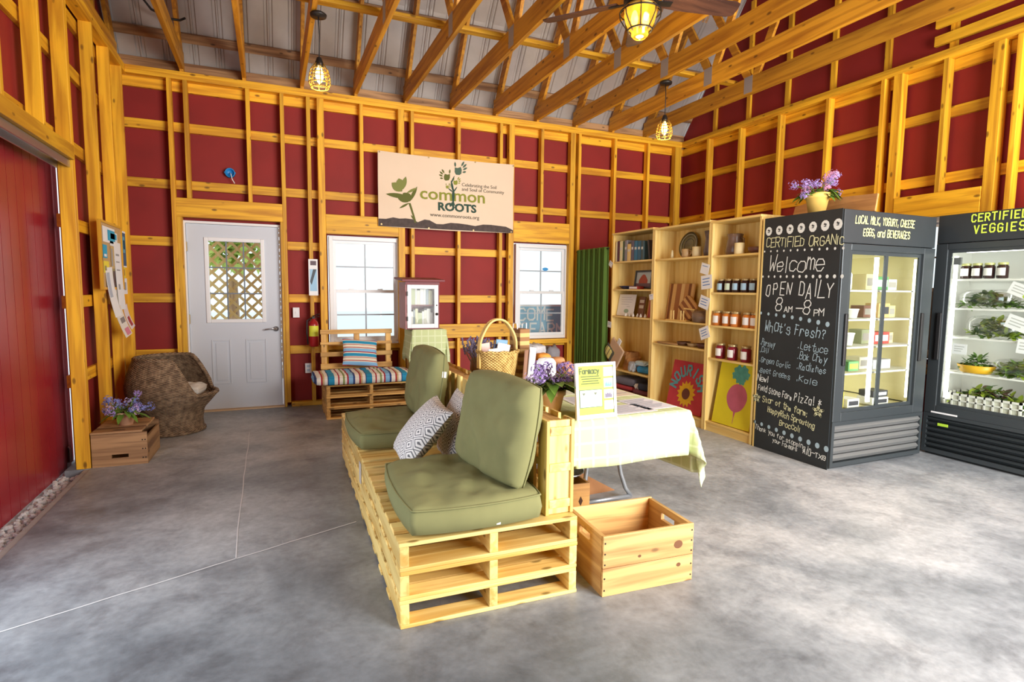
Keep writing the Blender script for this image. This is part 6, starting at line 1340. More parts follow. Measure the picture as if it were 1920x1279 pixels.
for (x, y, z, w, d, h, col, lab, kd, cp) in [
    (0.20, 0.20, 1.40, 0.09, 0.09, 0.20, WHT, 'white milk bottle left on the top shelf of the drinks fridge', 'milk_bottle', None), (0.33, 0.20, 1.40, 0.09, 0.09, 0.20, WHT, 'white milk bottle beside its twin nearer the light tube, top shelf', 'milk_bottle', None), (0.72, 0.22, 1.40, 0.16, 0.12, 0.11, GRN, 'dark green carton behind the right pane on the top shelf', 'carton', WHT),
    (0.21, 0.18, 1.17, 0.13, 0.12, 0.11, YLW, 'yellow box left on the third shelf of the drinks fridge', 'carton', WHT), (0.38, 0.18, 1.17, 0.12, 0.12, 0.075, WHT, 'white yogurt tub on the third shelf of the drinks fridge', 'tub', None), (0.74, 0.2, 1.17, 0.14, 0.12, 0.12, TANC, 'tan carton behind the right pane on the third shelf', 'carton', BLK),
    (0.19, 0.18, 0.95, 0.10, 0.12, 0.13, BLK, 'black box left on the second shelf of the drinks fridge', 'carton', WHT), (0.34, 0.18, 0.95, 0.13, 0.13, 0.10, WHT, 'white cheese tub on the second shelf of the drinks fridge', 'tub', None), (0.73, 0.2, 0.95, 0.20, 0.12, 0.10, RDD, 'dark red carton behind the right pane on the second shelf', 'carton', WHT),
    (0.20, 0.18, 0.74, 0.14, 0.12, 0.09, TANC, 'tan egg box left on the lowest wire shelf', 'egg_carton', None), (0.38, 0.18, 0.74, 0.12, 0.12, 0.08, GRN, 'green package on the lowest wire shelf', 'carton', YLW), (0.75, 0.2, 0.74, 0.22, 0.13, 0.08, (0.4, 0.4, 0.42), 'grey egg box behind the right pane on the lowest wire shelf', 'egg_carton', None),
    (0.19, 0.17, 0.45, 0.14, 0.14, 0.13, YLW, 'yellow and green package at the left on the fridge floor', 'carton', GRN), (0.35, 0.14, 0.45, 0.14, 0.12, 0.07, WHT, 'flat white package on the fridge floor near the light tube', 'carton', BLK), (0.68, 0.15, 0.45, 0.20, 0.14, 0.06, WHT, 'white tray pack at the right on the fridge floor', 'carton', BLK), (0.70, 0.16, 0.513, 0.18, 0.13, 0.05, BLK, 'black tray pack stacked on the white one', 'carton', WHT)]:
    carton(x, y, z+0.006, w, d, h, col, lab, kd, cp)
for i, (x, z, w, h, col, lab, kd) in enumerate([(0.215, 1.40, 0.08, 0.16, (0.62, 0.42, 0.30), 'tan bottle squeezed behind the milk bottles on the top shelf', 'carton'), (0.60, 1.40, 0.10, 0.13, (0.70, 0.62, 0.35), 'cream carton beside the dark green carton on the top shelf', 'carton'), (0.88, 1.40, 0.12, 0.09, (0.75, 0.74, 0.70), 'white box at the right end of the top shelf', 'carton'), (0.60, 1.17, 0.11, 0.10, (0.20, 0.10, 0.07), 'dark brown box left of the tan carton on the third shelf', 'carton'), (0.89, 1.17, 0.11, 0.10, (0.66, 0.60, 0.25), 'mustard box at the right end of the third shelf', 'carton'), (0.59, 0.95, 0.10, 0.12, (0.30, 0.33, 0.20), 'olive box left of the dark red carton on the second shelf', 'carton'), (0.89, 0.95, 0.10, 0.09, (0.70, 0.52, 0.30), 'light tan box at the right end of the second shelf', 'carton'), (0.59, 0.74, 0.11, 0.10, (0.74, 0.70, 0.52), 'cream box left of the grey egg box on the lowest wire shelf', 'carton')]):
    carton(x, 0.40 if i == 0 else 0.24, z+0.006, w, 0.12, h, col, lab, kd, (0.3, 0.28, 0.25))

# ---- the vegetable fridge faces into the room from the right-hand wall
F2 = (6.02, -3.965, 0)
f2 = fridge('vegetable_fridge', 'black glass door fridge full of bagged greens at the right edge', F2, -PI/2, 1.22, 0.46, 2.03, LIN, 1, 0.43, 1.745, CABBLK, [0.725, 1.02, 1.26, 1.50], 6, plain('grille_black', (0.035, 0.043, 0.048), 0.35, 0.3))
MB().box(0.115, 0.14, 0.045, 0.06, 0.50, 1.69).build('light_tube', TUBE, f2); MB().box(0.20, 1.0, 0.05, 0.065, 1.715, 1.735).build('light_tube', TUBE, f2)
MB().box(0.115, 0.165, 0.042, 0.065, 1.62, 1.68).build('tube_holder', GRL, f2)
sg = MB(); strokes(sg, 'CERTIFIED', (0.245, -0.001, 1.958), YU, ZU, 0.056, 0.010, 0.0, 0.05, 0.0012, 2.0, 3, 0.9, brk('sign_lettering', CHYG, f2)); strokes(MB(), 'VEGGIES', (0.268, -0.001, 1.865), YU, ZU, 0.062, 0.010, 0.0, 0.05, 0.0012, 2.2, 4, 0.9, brk('sign_lettering', CHYG, f2))
MB().box(0.06, 0.26, -0.010, -0.006, 0.365, 0.378).build('door_strip', PAPER, f2); MB().box(0.12, 0.20, -0.011, -0.008, 0.262, 0.285).build('lime_sticker', plain('sticker_lime', (0.45, 0.70, 0.05), 0.5), f2)
def f2p(u, v, z): return (F2[0]+v, F2[1]-u, z)
for i, y in enumerate((-4.135, -4.215, -4.30, -4.39)): jar(F2[0]+0.12, y, 1.506, 0.038, 0.125, DJ, plain('lid_yellowgreen', (0.55, 0.55, 0.22), 0.4, 0.3), LWH, 'black jar with white label, %s of four in the vegetable fridge' % ['leftmost', 'second from the left', 'third from the left', 'rightmost'][i], 'black jars in the vegetable fridge')
def greens(mb, n, w, d, h, seed, l=0.07):
    rs = random.Random(seed)
    for i in range(n):
        x, y = rs.uniform(-w/2, w/2), rs.uniform(-d/2, d/2); k = max(0.15, 1-(2*x/w)**2); z = rs.uniform(0.0, h*k)
        a = rs.uniform(0, 2*PI); leaf(mb, (x, y, z), (math.cos(a), math.sin(a), rs.uniform(-0.1, 0.9)), l*rs.uniform(0.6, 1.2), l*rs.uniform(0.3, 0.6), bend=rs.uniform(-0.2, 0.6))
    return mb
LG = [plain('leaf_dark', (0.085, 0.17, 0.030), 0.6, var=0.4, vscale=14), plain('leaf_bright', (0.34, 0.46, 0.04), 0.6, var=0.4, vscale=14), plain('leaf_mid', (0.16, 0.29, 0.045), 0.6, var=0.4, vscale=14)]
def bag(u, z, w, h, label, seed, mats):
    t = thing('bagged_greens', label, 'vegetables', f2p(u, 0.17, z+0.012), -PI/2, 'bags of greens in the vegetable fridge')
    for i, m in enumerate(mats): greens(MB(), 120, w*0.80, 0.11, h*0.80, seed+i, 0.078).build('leaf_bundle', m, t, smooth=True, fix=False)
    crumple(w, 0.20, h, seed, 0.12, 18).build('plastic_bag', FILM, t, smooth=True)
bag(0.33, 1.266, 0.40, 0.14, 'clear bag of dark greens on the shelf below the jars', 11, [LG[0], LG[2]]); bag(0.38, 1.026, 0.36, 0.17, 'clear bag of leafy greens on the shelf with the tilted price card', 14, [LG[0], LG[1]]); bag(0.58, 0.731, 0.34, 0.13, 'bulging clear bag of bright lettuce beside the yellow bowl', 17, [LG[1], LG[2]])
t = thing('yellow_bowl', 'shallow yellow oval bowl of herbs in the vegetable fridge', 'bowl', f2p(0.29, 0.14, 0.731), -PI/2)
MB().lathe([(0.09, 0), (0.105, 0.004), (0.135, 0.065), (0.128, 0.066), (0.10, 0.012), (0.0005, 0.01)], 28, sx=1.0, sy=0.7, capt=False).build('bowl', plain('bowl_yellow', (0.75, 0.42, 0.02), 0.4), t, smooth=True)
o = thing('herb_bunch', 'dark green herbs heaped in the yellow bowl', 'herbs', f2p(0.29, 0.14, 0.775), -PI/2); greens(MB(), 90, 0.17, 0.09, 0.10, 31, 0.06).build('sprigs', LG[0], o, smooth=True, fix=False); greens(MB(), 50, 0.16, 0.08, 0.10, 33, 0.05).build('stems', LG[2], o, smooth=True, fix=False)
t = thing('plastic_crate', 'white slatted plastic crate at the bottom of the vegetable fridge', 'crate', f2p(0.38, 0.175, 0.436), -PI/2)
def crate_side(mb, a0, a1, b, z0, z1, ax, n):
    bx = lambda p, q, c, d: mb.box(p, q, b-0.004, b+0.004, c, d) if ax == 'x' else mb.box(b-0.004, b+0.004, p, q, c, d)
    bx(a0, a1, z0, z0+0.015); bx(a0, a1, z1-0.018, z1); bx(a0, a1, (z0+z1)/2-0.006, (z0+z1)/2+0.006)
    for i in range(n+1): xx = a0+(a1-a0-0.012)*i/n; bx(xx, xx+0.012, z0, z1)
CRW = plain('crate_white', (0.78, 0.77, 0.70), 0.5)
for ax, a0, a1, b, n in (('x', -0.27, 0.27, -0.115, 9), ('x', -0.27, 0.27, 0.115, 9), ('y', -0.115, 0.115, -0.27, 4), ('y', -0.115, 0.115, 0.27, 4)):
    m = MB(); crate_side(m, a0, a1, b, 0.0, 0.115, ax, n); m.build('side_lattice', CRW, t)
MB().box(-0.265, 0.265, -0.11, 0.11, 0, 0.008).build('base', CRW, t); MB().box(-0.263, 0.263, -0.108, -0.106, 0.009, 0.10).build('inner_panel', plain('crate_milky', (0.60, 0.60, 0.50), 0.6), t)
o = thing('leafy_vegetables', 'heap of chard and lettuce leaves in the white plastic crate', 'vegetables', f2p(0.38, 0.175, 0.47), -PI/2)
greens(MB(), 100, 0.45, 0.12, 0.15, 41, 0.085).build('green_leaf', LG[1], o, smooth=True, fix=False); greens(MB(), 90, 0.45, 0.12, 0.14, 43, 0.085).build('brown_leaf', plain('leaf_bronze', (0.14, 0.075, 0.05), 0.6, var=0.4, vscale=14), o, smooth=True, fix=False); greens(MB(), 60, 0.44, 0.12, 0.15, 47, 0.08).build('dark_leaf', LG[0], o, smooth=True, fix=False)
def card(u, v, z, w, h, tilt, label, dot=None):
    t = thing('price_card', label, 'card', f2p(u, v, z), rot=(0, 0, -PI/2), group='price cards in the vegetable fridge'); c = MB().box(-w/2, w/2, -0.001, 0.001, -h/2, h/2); R = Matrix.Rotation(tilt, 4, 'Y'); c.xf(R); c.build('card', PAPER, t)
    m = MB()
    for i in range(3): m.poly([(-w*0.38, h*(0.2-0.22*i)), (w*(0.32-0.1*i), h*(0.2-0.22*i)), (w*(0.32-0.1*i), h*(0.28-0.22*i)), (-w*0.38, h*(0.28-0.22*i))], (0, -0.0015, 0), (1, 0, 0), (0, 0, 1))
    m.xf(R); m.build('handwriting', plain('ink_faint', (0.50, 0.52, 0.50), 0.8), t)
    if dot: m = MB(); m.poly(ell(w*0.25, -h*0.3, 0.022, 0.016), (0, -0.0018, 0), (1, 0, 0), (0, 0, 1)); m.xf(R); m.build('sticker', plain('dot_lime', (0.45, 0.62, 0.06), 0.6), t)
card(0.60, 0.034, 1.405, 0.17, 0.095, 0.42, 'tilted white price card with a lime dot in front of the upper greens', True); card(0.60, 0.034, 1.155, 0.17, 0.105, 0.36, 'tilted white price card in front of the second bag of greens'); card(0.66, 0.034, 0.985, 0.12, 0.11, 0.1, 'upright white price card at the far right above the lettuce bag'); card(0.215, 0.034, 0.925, 0.105, 0.085, 0.02, 'small white price card at the left above the yellow bowl')
t = thing('plywood_offcut', 'long brown plywood offcut leaning on top of the chalkboard fridge', 'board', (5.13, -3.65, 2.008), rot=(0.0, 0.12, 0))
b = MB(); b.poly([(0.375, 0.0), (0.378, 0.135), (0.05, 0.15), (0.03, 0.135), (-0.20, 0.15), (-0.36, 0.125), (-0.38, 0.0)], (0, 0, 0), (0, -1, 0), (0, 0, 1), 0.018); b.build('board', wood('ply_brown', (0.50, 0.25, 0.085), (0.34, 0.15, 0.05), 'y'), t)

# ================================================================ flower pots, table goods
def blossoms(mb, c, r, n, seed, fl=0.011, sz=1.0):
    rs = random.Random(seed)
    for i in range(n):
        d = Vector((rs.gauss(0, 1), rs.gauss(0, 1), rs.gauss(0, 1))).normalized()*r*rs.uniform(0.55, 1.0); p = Vector(c)+Vector((d.x, d.y, d.z*sz)); s_ = fl*rs.uniform(0.7, 1.2)
        nn = d.normalized(); a = nn.orthogonal().normalized(); b = nn.cross(a); k0 = len(mb.v); mb.v.append(tuple(p+nn*s_*0.35))
        for k in range(8):
            an = 2*PI*k/8; q = s_*(1.0 if k % 2 == 0 else 0.42); mb.v.append(tuple(p+(a*math.cos(an)+b*math.sin(an))*q+nn*(0.2*s_ if k % 2 == 0 else 0)))
        for k in range(8): mb.f.append((k0, k0+1+k, k0+1+(k+1) % 8))
    return mb
LIL = [plain('lilac_bloom', (0.36, 0.25, 0.56), 0.8, var=0.5, vscale=30), plain('lilac_pale', (0.62, 0.52, 0.76), 0.8, var=0.3, vscale=30), plain('blue_bloom', (0.22, 0.24, 0.55), 0.8, var=0.5, vscale=30), plain('pink_bloom', (0.56, 0.26, 0.44), 0.8, var=0.4, vscale=30)]
LFG = plain('pot_leaf', (0.12, 0.22, 0.025), 0.6, var=0.5, vscale=10)
def potted(label, loc, pot_r, pot_h, potm, clusters, leaves, seed):
    """clusters: (x, y, z, r, n, colour); leaves: (n, length, width, z)."""
    t = thing('flower_pot', label, 'flower pot', loc, 0.3)
    r = pot_r
    MB().lathe([(r*0.68, 0), (r*0.95, pot_h*0.76), (r*1.08, pot_h*0.765), (r*1.10, pot_h), (r*0.98, pot_h), (r*0.90, pot_h*0.8), (r*0.8, pot_h*0.7), (0.0005, pot_h*0.72)], 28, capt=False).build('pot', potm, t, smooth=True, bevel=0.0)
    MB().lathe([(r*0.86, pot_h*0.80), (r*0.4, pot_h*0.86), (0.0005, pot_h*0.87)], 20, capb=False, capt=False).build('soil', plain('potting_soil', (0.05, 0.03, 0.02), 0.95), t)
    rs = random.Random(seed)
    st = MB()
    for (x, y, z, rr, n, c) in clusters: st.tube([(x*0.15, y*0.15, pot_h*0.8), (x*0.5, y*0.5, (pot_h+z)/2), (x, y, z)], 0.003, 5)
    st.build('stems', LFG, t)
    by_c = {}
    for i, (x, y, z, rr, n, c) in enumerate(clusters): blossoms(by_c.setdefault(c, MB()), (x, y, z), rr, n, seed*10+i, 0.0105 if rr < 0.06 else 0.0125)
    for c, m in by_c.items(): m.build('blossoms', LIL[c], t, fix=False)
    lm = MB(); n, l, w, z = leaves
    for i in range(n):
        a = rs.uniform(0, 2*PI); q = rs.uniform(0.3, 0.9)*pot_r; leaf(lm, (q*math.cos(a), q*math.sin(a), z+rs.uniform(-0.02, 0.03)), (math.cos(a), math.sin(a), rs.uniform(-0.1, 0.6)), l*rs.uniform(0.7, 1.15), w*rs.uniform(0.7, 1.1), bend=rs.uniform(0.2, 0.9))
    lm.build('leaves', LFG, t, smooth=True, fix=False)
    return t
def cl(seed, n, R, z0, z1, r0, r1, m, cols, ax=1.0, skew=0.0):
    rs = random.Random(seed); out = []
    for i in range(n):
        a = 2*PI*i/n+rs.uniform(-0.3, 0.3); q = R*rs.uniform(0.35, 1.0); x = q*math.cos(a)*ax; out.append((x, q*math.sin(a), rs.uniform(z0, z1)+skew*x, rs.uniform(r0, r1), m, cols[i % len(cols)]))
    return out
potted('terracotta pot of lilacs at the near edge of the draped table', (2.185, -4.33, TZ+0.005), 0.072, 0.125, plain('blush_terracotta', (0.80, 0.52, 0.30), 0.8, var=0.25, vscale=7), cl(5, 15, 0.135, 0.15, 0.235, 0.034, 0.046, 46, [0, 1, 0, 1, 0], 1.2), (48, 0.165, 0.07, 0.14), 3)
potted('small terracotta pot of blue violet flowers on the dark weathered crate', (-0.272, -1.69, 0.2685), 0.070, 0.105, plain('blush_terracotta_2', (0.74, 0.44, 0.27), 0.8, var=0.3, vscale=7), cl(8, 17, 0.155, 0.11, 0.24, 0.030, 0.042, 34, [2, 0, 2, 2, 1], 1.1), (26, 0.11, 0.045, 0.10), 6)
potted('yellowish clay pot of purple flowers on top of the chalkboard fridge', (4.90, -3.69, 2.007), 0.088, 0.165, plain('ochre_clay', (0.85, 0.55, 0.13), 0.75, var=0.15, vscale=7), cl(11, 14, 0.17, 0.18, 0.27, 0.034, 0.05, 40, [0, 0, 3, 0], 1.35) + [(0.25, 0.0, 0.33, 0.06, 60, 3), (0.32, 0.02, 0.36, 0.05, 50, 3), (0.19, 0.0, 0.30, 0.05, 50, 3), (0.37, 0.0, 0.37, 0.035, 30, 1), (-0.24, 0, 0.13, 0.035, 30, 0)], (30, 0.12, 0.07, 0.165), 9)
t = thing('lavender_bunch', 'bunch of dried grey purple lavender at the far end of the draped table', 'flowers', (2.31, -2.83, TZ+0.004), 0)
rs = random.Random(77); st = MB(); bl = MB()
for i in range(70):
    a = rs.uniform(0, 2*PI); q = rs.uniform(0.02, 0.14); h = rs.uniform(0.15, 0.25); p = Vector((q*math.cos(a), q*math.sin(a), h)); st.tube([(0.25*p.x, 0.25*p.y, 0.02), tuple(p)], 0.002, 4)
    for k in range(5): bl.ball(tuple(p+Vector((rs.uniform(-0.006, 0.006), rs.uniform(-0.006, 0.006), 0.012*(k-2)))), 0.008, 5, 3)
st.build('stems', plain('dry_stem', (0.28, 0.22, 0.12), 0.9), t); bl.build('blossoms', plain('dry_lavender', (0.20, 0.18, 0.30), 0.9, var=0.5, vscale=30), t)
MB().lathe([(0.05, 0), (0.065, 0.02), (0.062, 0.10), (0.05, 0.10), (0.045, 0.02), (0.0005, 0.02)], 18, capt=False).build('vase', plain('brown_jar', (0.24, 0.13, 0.07), 0.5), t, smooth=True)

# framed sign on the table
t = thing('framed_sign', 'white framed lime green notice standing on the draped table', 'sign', (2.335, -4.550, TZ+0.006), rot=(-0.10, 0, 0.04))
hw, hh = 0.122, 0.285
fr = MB()
for a in ((-hw, -hw+0.016, 0, hh), (hw-0.016, hw, 0, hh), (-hw+0.016, hw-0.016, 0, 0.022), (-hw+0.016, hw-0.016, hh-0.016, hh)): fr.box(a[0], a[1], -0.006, 0.010, a[2], a[3])
fr.build('frame', PAPER, t, bevel=0.002)
MB().box(-hw+0.014, hw-0.014, 0.0, 0.006, 0.020, hh-0.014).build('sheet', plain('sheet_lime', (0.25, 0.38, 0.025), 0.5), t)
MB().box(-hw+0.018, 0.040, -0.001, 0.0, 0.165, hh-0.018).build('heading_block', plain('block_yellow', (0.32, 0.40, 0.003), 0.5), t)
bxm = MB(); bxm.box(-hw+0.022, 0.036, -0.0012, 0.0, 0.058, 0.148); bxm.build('box_border', plain('border_dark', (0.05, 0.09, 0.04), 0.5), t); MB().box(-hw+0.025, 0.033, -0.002, -0.0012, 0.061, 0.145).build('notice_box', PAPER, t)
for i, (c1, c2) in enumerate([((0.30, 0.28, 0.36), (0.75, 0.74, 0.78)), ((0.10, 0.30, 0.40), (0.62, 0.78, 0.82)), ((0.12, 0.10, 0.16), (0.75, 0.78, 0.72)), ((0.30, 0.36, 0.34), (0.86, 0.86, 0.84))]):
    z = 0.212-0.057*i; p = MB().box(0.048, hw-0.018, -0.0012, 0.0, z, z+0.046).build('photo', plain('photo_bg_%d' % i, c2, 0.5), t)
    m = MB(); m.poly([(0.055+0.042*k/7.0, z+0.008+0.026*abs(math.sin(k*1.7+i))) for k in range(8)] + [(0.097, z+0.004), (0.055, z+0.004)], (0, -0.0016, 0), (1, 0, 0), (0, 0, 1)); m.build('photo_figure', plain('photo_fg_%d' % i, c1, 0.5), p)
tx = MB(); strokes(tx, 'Farmacy', (-0.096, -0.0013, 0.230), YU, ZU, 0.026, 0.005, 0, 0.05, 0.0006, 1.2, 3, 0.85)
for i, (a, b) in enumerate(((-0.09, 0.02), (-0.085, 0.03), (-0.08, 0.015), (-0.088, 0.02))): tx.poly([(a, 0.213-0.012*i), (b, 0.213-0.012*i), (b, 0.2175-0.012*i), (a, 0.2175-0.012*i)], (0, -0.002, 0), (1, 0, 0), (0, 0, 1))
tx.build('print_lettering', plain('ink_olive', (0.06, 0.09, 0.005), 0.6), t)
hr = MB()
for x in (-0.075, -0.005): hr.poly([(x, 0.118), (x+0.009, 0.130), (x+0.005, 0.135), (x, 0.131), (x-0.005, 0.135), (x-0.009, 0.130)], (0, -0.0026, 0), (1, 0, 0), (0, 0, 1))
hr.build('heart_print', plain('heart_dark', (0.10, 0.12, 0.06), 0.5), t)
MB().bar((0, 0.012, 0.20), (0, 0.085, 0.012), 0.05, 0.003).build('easel_leg', plain('easel_grey', (0.4, 0.4, 0.4), 0.6), t)
def sheet(x, y, w, d, rz, label, col=(0.82, 0.83, 0.86), lines=7, k=0):
    t = thing('printed_sheet', label, 'paper', (x, y, TZ+0.0062+0.0012*k), rz, 'printed sheets on the draped table'); MB().box(-w/2, w/2, -d/2, d/2, 0, 0.001).build('sheet', plain('sheet_%d_%d' % (int(col[0]*99), int(col[2]*99)), col, 0.6), t)
    m = MB()
    for i in range(lines): m.poly([(-w*0.42, d*(0.38-0.8*i/lines)), (w*(0.42-0.12*(i % 3)), d*(0.38-0.8*i/lines)), (w*(0.42-0.12*(i % 3)), d*(0.41-0.8*i/lines)), (-w*0.42, d*(0.41-0.8*i/lines))], (0, 0, 0.0014), (1, 0, 0), (0, 1, 0))
    m.build('print_lines', plain('ink_slate', (0.22, 0.25, 0.33), 0.8), t)
sheet(2.60, -4.42, 0.28, 0.20, 0.05, 'printed sheet lying beside the lime sign at the table edge', (0.80, 0.81, 0.88), 8); sheet(2.80, -4.33, 0.21, 0.28, 0.1, 'printed sheet at the right edge of the draped table', (0.76, 0.78, 0.86), 9, 0); sheet(2.55, -4.12, 0.30, 0.22, -0.1, 'greyish printed sheet in the second row on the draped table', (0.66, 0.66, 0.68), 7); sheet(2.80, -3.95, 0.22, 0.28, 0.05, 'tan photo sheet at the right behind the other sheets', (0.70, 0.62, 0.50), 4); sheet(2.48, -3.80, 0.24, 0.30, 0.2, 'greenish leaflet lying farther back on the draped table', (0.62, 0.66, 0.50), 6)

# wicker basket with its goods
WKL = m_wicker('golden_wicker', (0.78, 0.55, 0.20), (0.60, 0.38, 0.11), (0.26, 0.13, 0.025), 95, 0.6)
bk = thing('wicker_basket', 'golden wicker basket with a tall hoop handle on the draped table', 'basket', (2.295, -3.28, TZ+0.004), 0.15)
pr = [(0.118, 0), (0.125, 0.01), (0.135, 0.07), (0.148, 0.15), (0.158, 0.215)]
ow = MB().lathe(pr, 48, sx=1.0, sy=0.82, capt=False); ow.lathe([(r-0.010, z+0.003) for r, z in pr], 48, sx=1.0, sy=0.82, capt=False); ow.build('weave', WKL, bk, smooth=True)
for z, r in ((0.215, 0.156), (0.012, 0.124)): MB().tube([((r)*math.cos(2*PI*k/40), r*0.82*math.sin(2*PI*k/40), z+0.004*math.sin(2*PI*k/4)) for k in range(40)], 0.010, 7, closed=True).build('rim', WKL, bk, smooth=True)
HN = plain('handle_cane', (0.74, 0.52, 0.18), 0.5, var=0.2, vscale=30)
for off in (-0.014, 0.014): MB().tube([(-0.152*math.cos(PI*k/20), off+0.004*math.sin(k), 0.10+0.105*min(1, k/2, (20-k)/2)+0.235*math.sin(PI*k/20)) for k in range(21)], 0.0085, 7).build('handle', HN, bk, smooth=True)
def slab_in(name, label, cat, x, y, z, w, h, t_, rot, col, group='goods in the wicker basket'):
    t = thing(name, label, cat, (x, y, z), rot=rot, group=group); MB().box(-w/2, w/2, -t_/2, t_/2, 0, h).build('cover', plain('slab_%d_%d_%d' % tuple(int(c*99) for c in col), col, 0.6, var=0.1), t, bevel=0.003); return t
BZ = TZ+0.045
slab_in('booklet', 'white booklet sticking out of the wicker basket in the middle', 'booklet', 2.295, -3.30, BZ, 0.10, 0.23, 0.012, (-0.06, 0.22, 0.1), (0.84, 0.80, 0.76)); slab_in('booklet', 'navy booklet behind the white one in the basket', 'booklet', 2.275, -3.265, BZ, 0.10, 0.22, 0.012, (-0.05, 0.24, 0.1), (0.06, 0.08, 0.16)); slab_in('booklet', 'blue booklet at the back of the basket', 'booklet', 2.325, -3.23, BZ, 0.09, 0.25, 0.012, (-0.03, 0.10, 0.0), (0.16, 0.32, 0.48)); slab_in('booklet', 'pink and white booklet leaning at the left of the basket', 'booklet', 2.245, -3.235, BZ, 0.07, 0.23, 0.012, (-0.03, -0.12, 0.15), (0.72, 0.48, 0.42)); slab_in('booklet', 'cream booklet lying low at the left front of the basket', 'booklet', 2.250, -3.335, BZ, 0.08, 0.20, 0.012, (0.05, -0.08, 0.1), (0.80, 0.76, 0.68))
# bags and goods heaped to the right of the basket
PB = plain('brown_kraft', (0.40, 0.24, 0.11), 0.8, var=0.3, vscale=10)
t = thing('paper_carrier', 'tall striped brown paper bag right of the wicker basket', 'bag', (2.535, -3.12, TZ+0.004), 0.2)
b = MB(); b.box(-0.045, 0.045, -0.07, 0.07, 0.0, 0.36); b.build('bag', m_stripes('bag_zigzag', 'z', 0.06, [(0, (0.62, 0.42, 0.16)), (0.5, (0.30, 0.15, 0.06))]), t, bevel=0.006)
for x in (-0.04, 0.04): MB().tube([(x, -0.03, 0.35), (x*1.1, -0.025, 0.40), (x*1.1, 0.02, 0.40), (x, 0.03, 0.35)], 0.004, 5).build('handle', PAPER, t)
t = thing('magazine', 'white magazine standing on edge in front of the striped paper bag', 'magazine', (2.545, -3.30, TZ+0.004), rot=(0.05, 0.12, 0.9)); MB().box(-0.085, 0.085, -0.006, 0.006, 0, 0.235).build('cover', plain('magazine_grey', (0.66, 0.68, 0.72), 0.4), t, bevel=0.002)
t = thing('magazine', 'brown covered magazine standing next to the white one', 'magazine', (2.49, -3.34, TZ+0.004), rot=(0.05, 0.05, 0.9)); MB().box(-0.08, 0.08, -0.006, 0.006, 0, 0.225).build('cover', plain('magazine_brown', (0.30, 0.15, 0.09), 0.4), t, bevel=0.002)
def lump(name, label, cat, x, y, z, w, d, h, col, seed, amp=0.18, rz=0.0, var=0.3, vs=12):
    t = thing(name, label, cat, (x, y, z), rz, 'goods heaped beside the wicker basket'); crumple(w, d, h, seed, amp, 20).build('body', plain('lump_%d_%d_%d' % tuple(int(c*99) for c in col), col, 0.7, var=var, vscale=vs, bump=0.3), t, smooth=True); return t
lump('fabric_bundle', 'black and white patterned fabric bundle at the back of the heap', 'fabric', 2.74, -2.92, TZ+0.004, 0.20, 0.16, 0.22, (0.42, 0.42, 0.44), 51, 0.25, 0.3, 0.9, 22); lump('fabric_bundle', 'dark grey folded bundle at the top right of the heap', 'fabric', 2.93, -2.86, TZ+0.004, 0.14, 0.14, 0.19, (0.12, 0.11, 0.12), 53, 0.25)
lump('soap_pouch', 'white rounded pouch with a dark stripe in front of the heap', 'pouch', 2.69, -3.265, TZ+0.004, 0.15, 0.10, 0.15, (0.74, 0.78, 0.82), 55, 0.10, 0.2, 0.1)
lump('squash', 'orange squash in the middle of the heap', 'squash', 2.735, -3.11, TZ+0.075, 0.12, 0.11, 0.095, (0.70, 0.28, 0.04), 57, 0.08); lump('bread_loaf', 'pale pink wrapped loaf under the orange squash', 'loaf', 2.76, -3.10, TZ+0.004, 0.18, 0.14, 0.075, (0.66, 0.45, 0.38), 58, 0.1)
lump('bread_loaf', 'brown loaf right of the orange squash', 'loaf', 2.885, -3.06, TZ+0.004, 0.12, 0.13, 0.125, (0.58, 0.28, 0.12), 59, 0.1); lump('bread_loaf', 'reddish brown loaf at the right end of the heap', 'loaf', 2.89, -3.22, TZ+0.004, 0.09, 0.10, 0.105, (0.50, 0.20, 0.10), 61, 0.1)

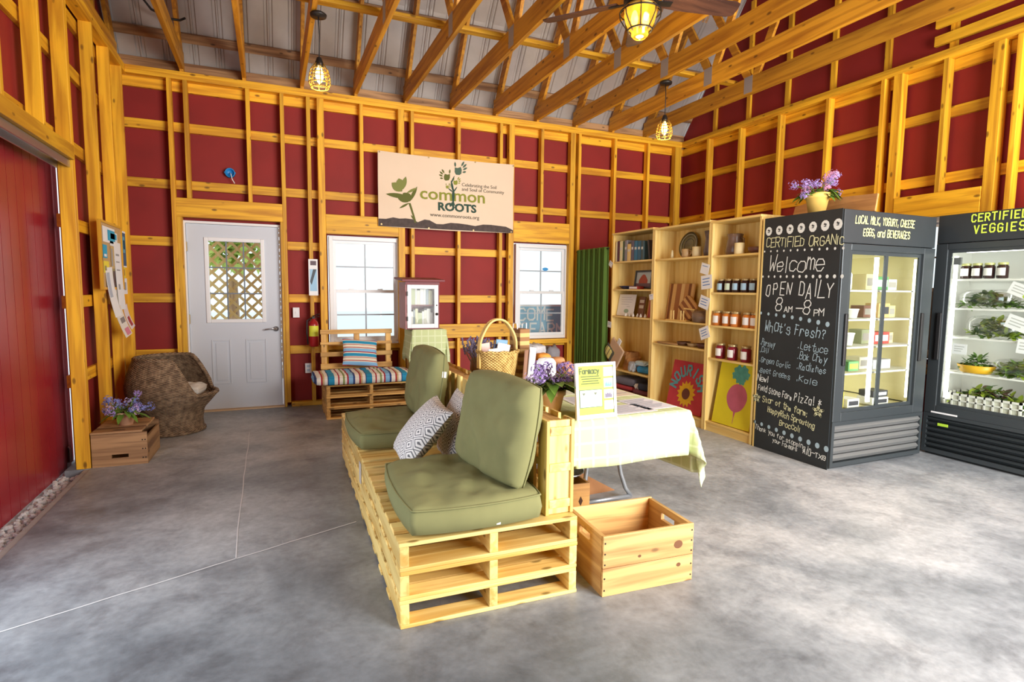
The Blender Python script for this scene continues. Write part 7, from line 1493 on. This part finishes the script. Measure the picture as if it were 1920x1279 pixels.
# ================================================================ outside the door and windows
o = thing('lattice_screen', 'diagonal wooden lattice screen outside the glazed door', 'lattice', (0.0, 1.35, -0.13), 0)
LTW = wood('lattice_wood', (0.95, 0.74, 0.32), (0.85, 0.55, 0.16), 'z', knots=False)
lt = MB(); X0, X1, Z0, Z1 = -0.5, 1.0, 0.3, 2.9; sp = 0.155
k = -20
while k < 40:
    c = X0+k*sp
    for sgn in (1, -1):
        pts = []
        x0_, z0_ = (c, Z0) if sgn > 0 else (c, Z0)
        t0 = max(0, (X0-c)/sgn if sgn > 0 else (c-X1)); t1 = min(Z1-Z0, (X1-c) if sgn > 0 else (c-X0))
        if t1-t0 > 0.05: lt.bar((c+sgn*t0, 0.008*sgn, Z0+t0), (c+sgn*t1, 0.008*sgn, Z0+t1), 0.012, 0.034, up=(0, 1, 0)) if False else lt.bar((c+sgn*t0, 0.008*sgn, Z0+t0), (c+sgn*t1, 0.008*sgn, Z0+t1), 0.034, 0.012, up=(0, 1, 0))
    k += 1
lt.build('lattice', LTW, o)
for a in ((X0-0.09, X0, 0, Z1+0.1), (X1, X1+0.09, 0, Z1+0.1)): MB().box(a[0], a[1], -0.045, 0.045, a[2], a[3]).build('post', LTW, o)
for z in (Z0-0.05, Z1): MB().box(X0, X1, -0.03, 0.03, z, z+0.07).build('rail', LTW, o)
t = thing('welcome_board', 'blue grey chalkboard with white writing standing outside the second window', 'sign', (4.35, 0.50, -0.13), 0)
MB().box(-0.78, 0.78, 0.0, 0.03, 0.62, 1.275).build('board', plain('slate_blue', (0.30, 0.54, 0.70), 0.7, var=0.2, vscale=3), t); MB().box(-0.78, 0.78, -0.012, 0.0, 1.262, 1.29).build('rail', WHITE, t)
for x in (-0.65, 0.65): MB().box(x-0.03, x+0.03, 0.03, 0.06, 0, 1.28).build('leg', LTW, t)
m = MB(); strokes(m, 'WELCOME TO', (-0.695, -0.001, 1.06), YU, ZU, 0.165, 0.026, 0.0, 0.1, 0.004, 1.7, 5, 1.2, brk('lettering', CHW, t))
m = MB(); strokes(m, 'S FARM', (-0.28, -0.001, 0.845), YU, ZU, 0.165, 0.026, 0.0, 0.1, 0.004, 1.7, 6, 1.1, brk('lettering', CHW, t))
def bush(x, y, r, h, label, seed):
    t = thing('leafy_tree', label, 'tree', (x, y, -0.13), 0, 'trees beyond the back wall'); rs = random.Random(seed); m = MB()
    for i in range(300):
        a = rs.uniform(0, 2*PI); q = r*math.sqrt(rs.random()); z = h*(0.6+0.4*rs.random()); leaf(m, (q*math.cos(a), q*math.sin(a), z), (rs.gauss(0, 1), rs.gauss(0, 1), rs.gauss(0, 0.6)), 0.4, 0.2)
    m.build('foliage', plain('tree_leaf', (0.45, 0.55, 0.12), 0.8, var=0.4, vscale=3), t, fix=False); MB().lathe([(0.14, 0), (0.09, h*0.5)], 10).build('trunk', OLD('z'), t)
bush(0.05, 7.0, 0.75, 3.3, 'leafy green tree seen through the glass of the white door', 1)
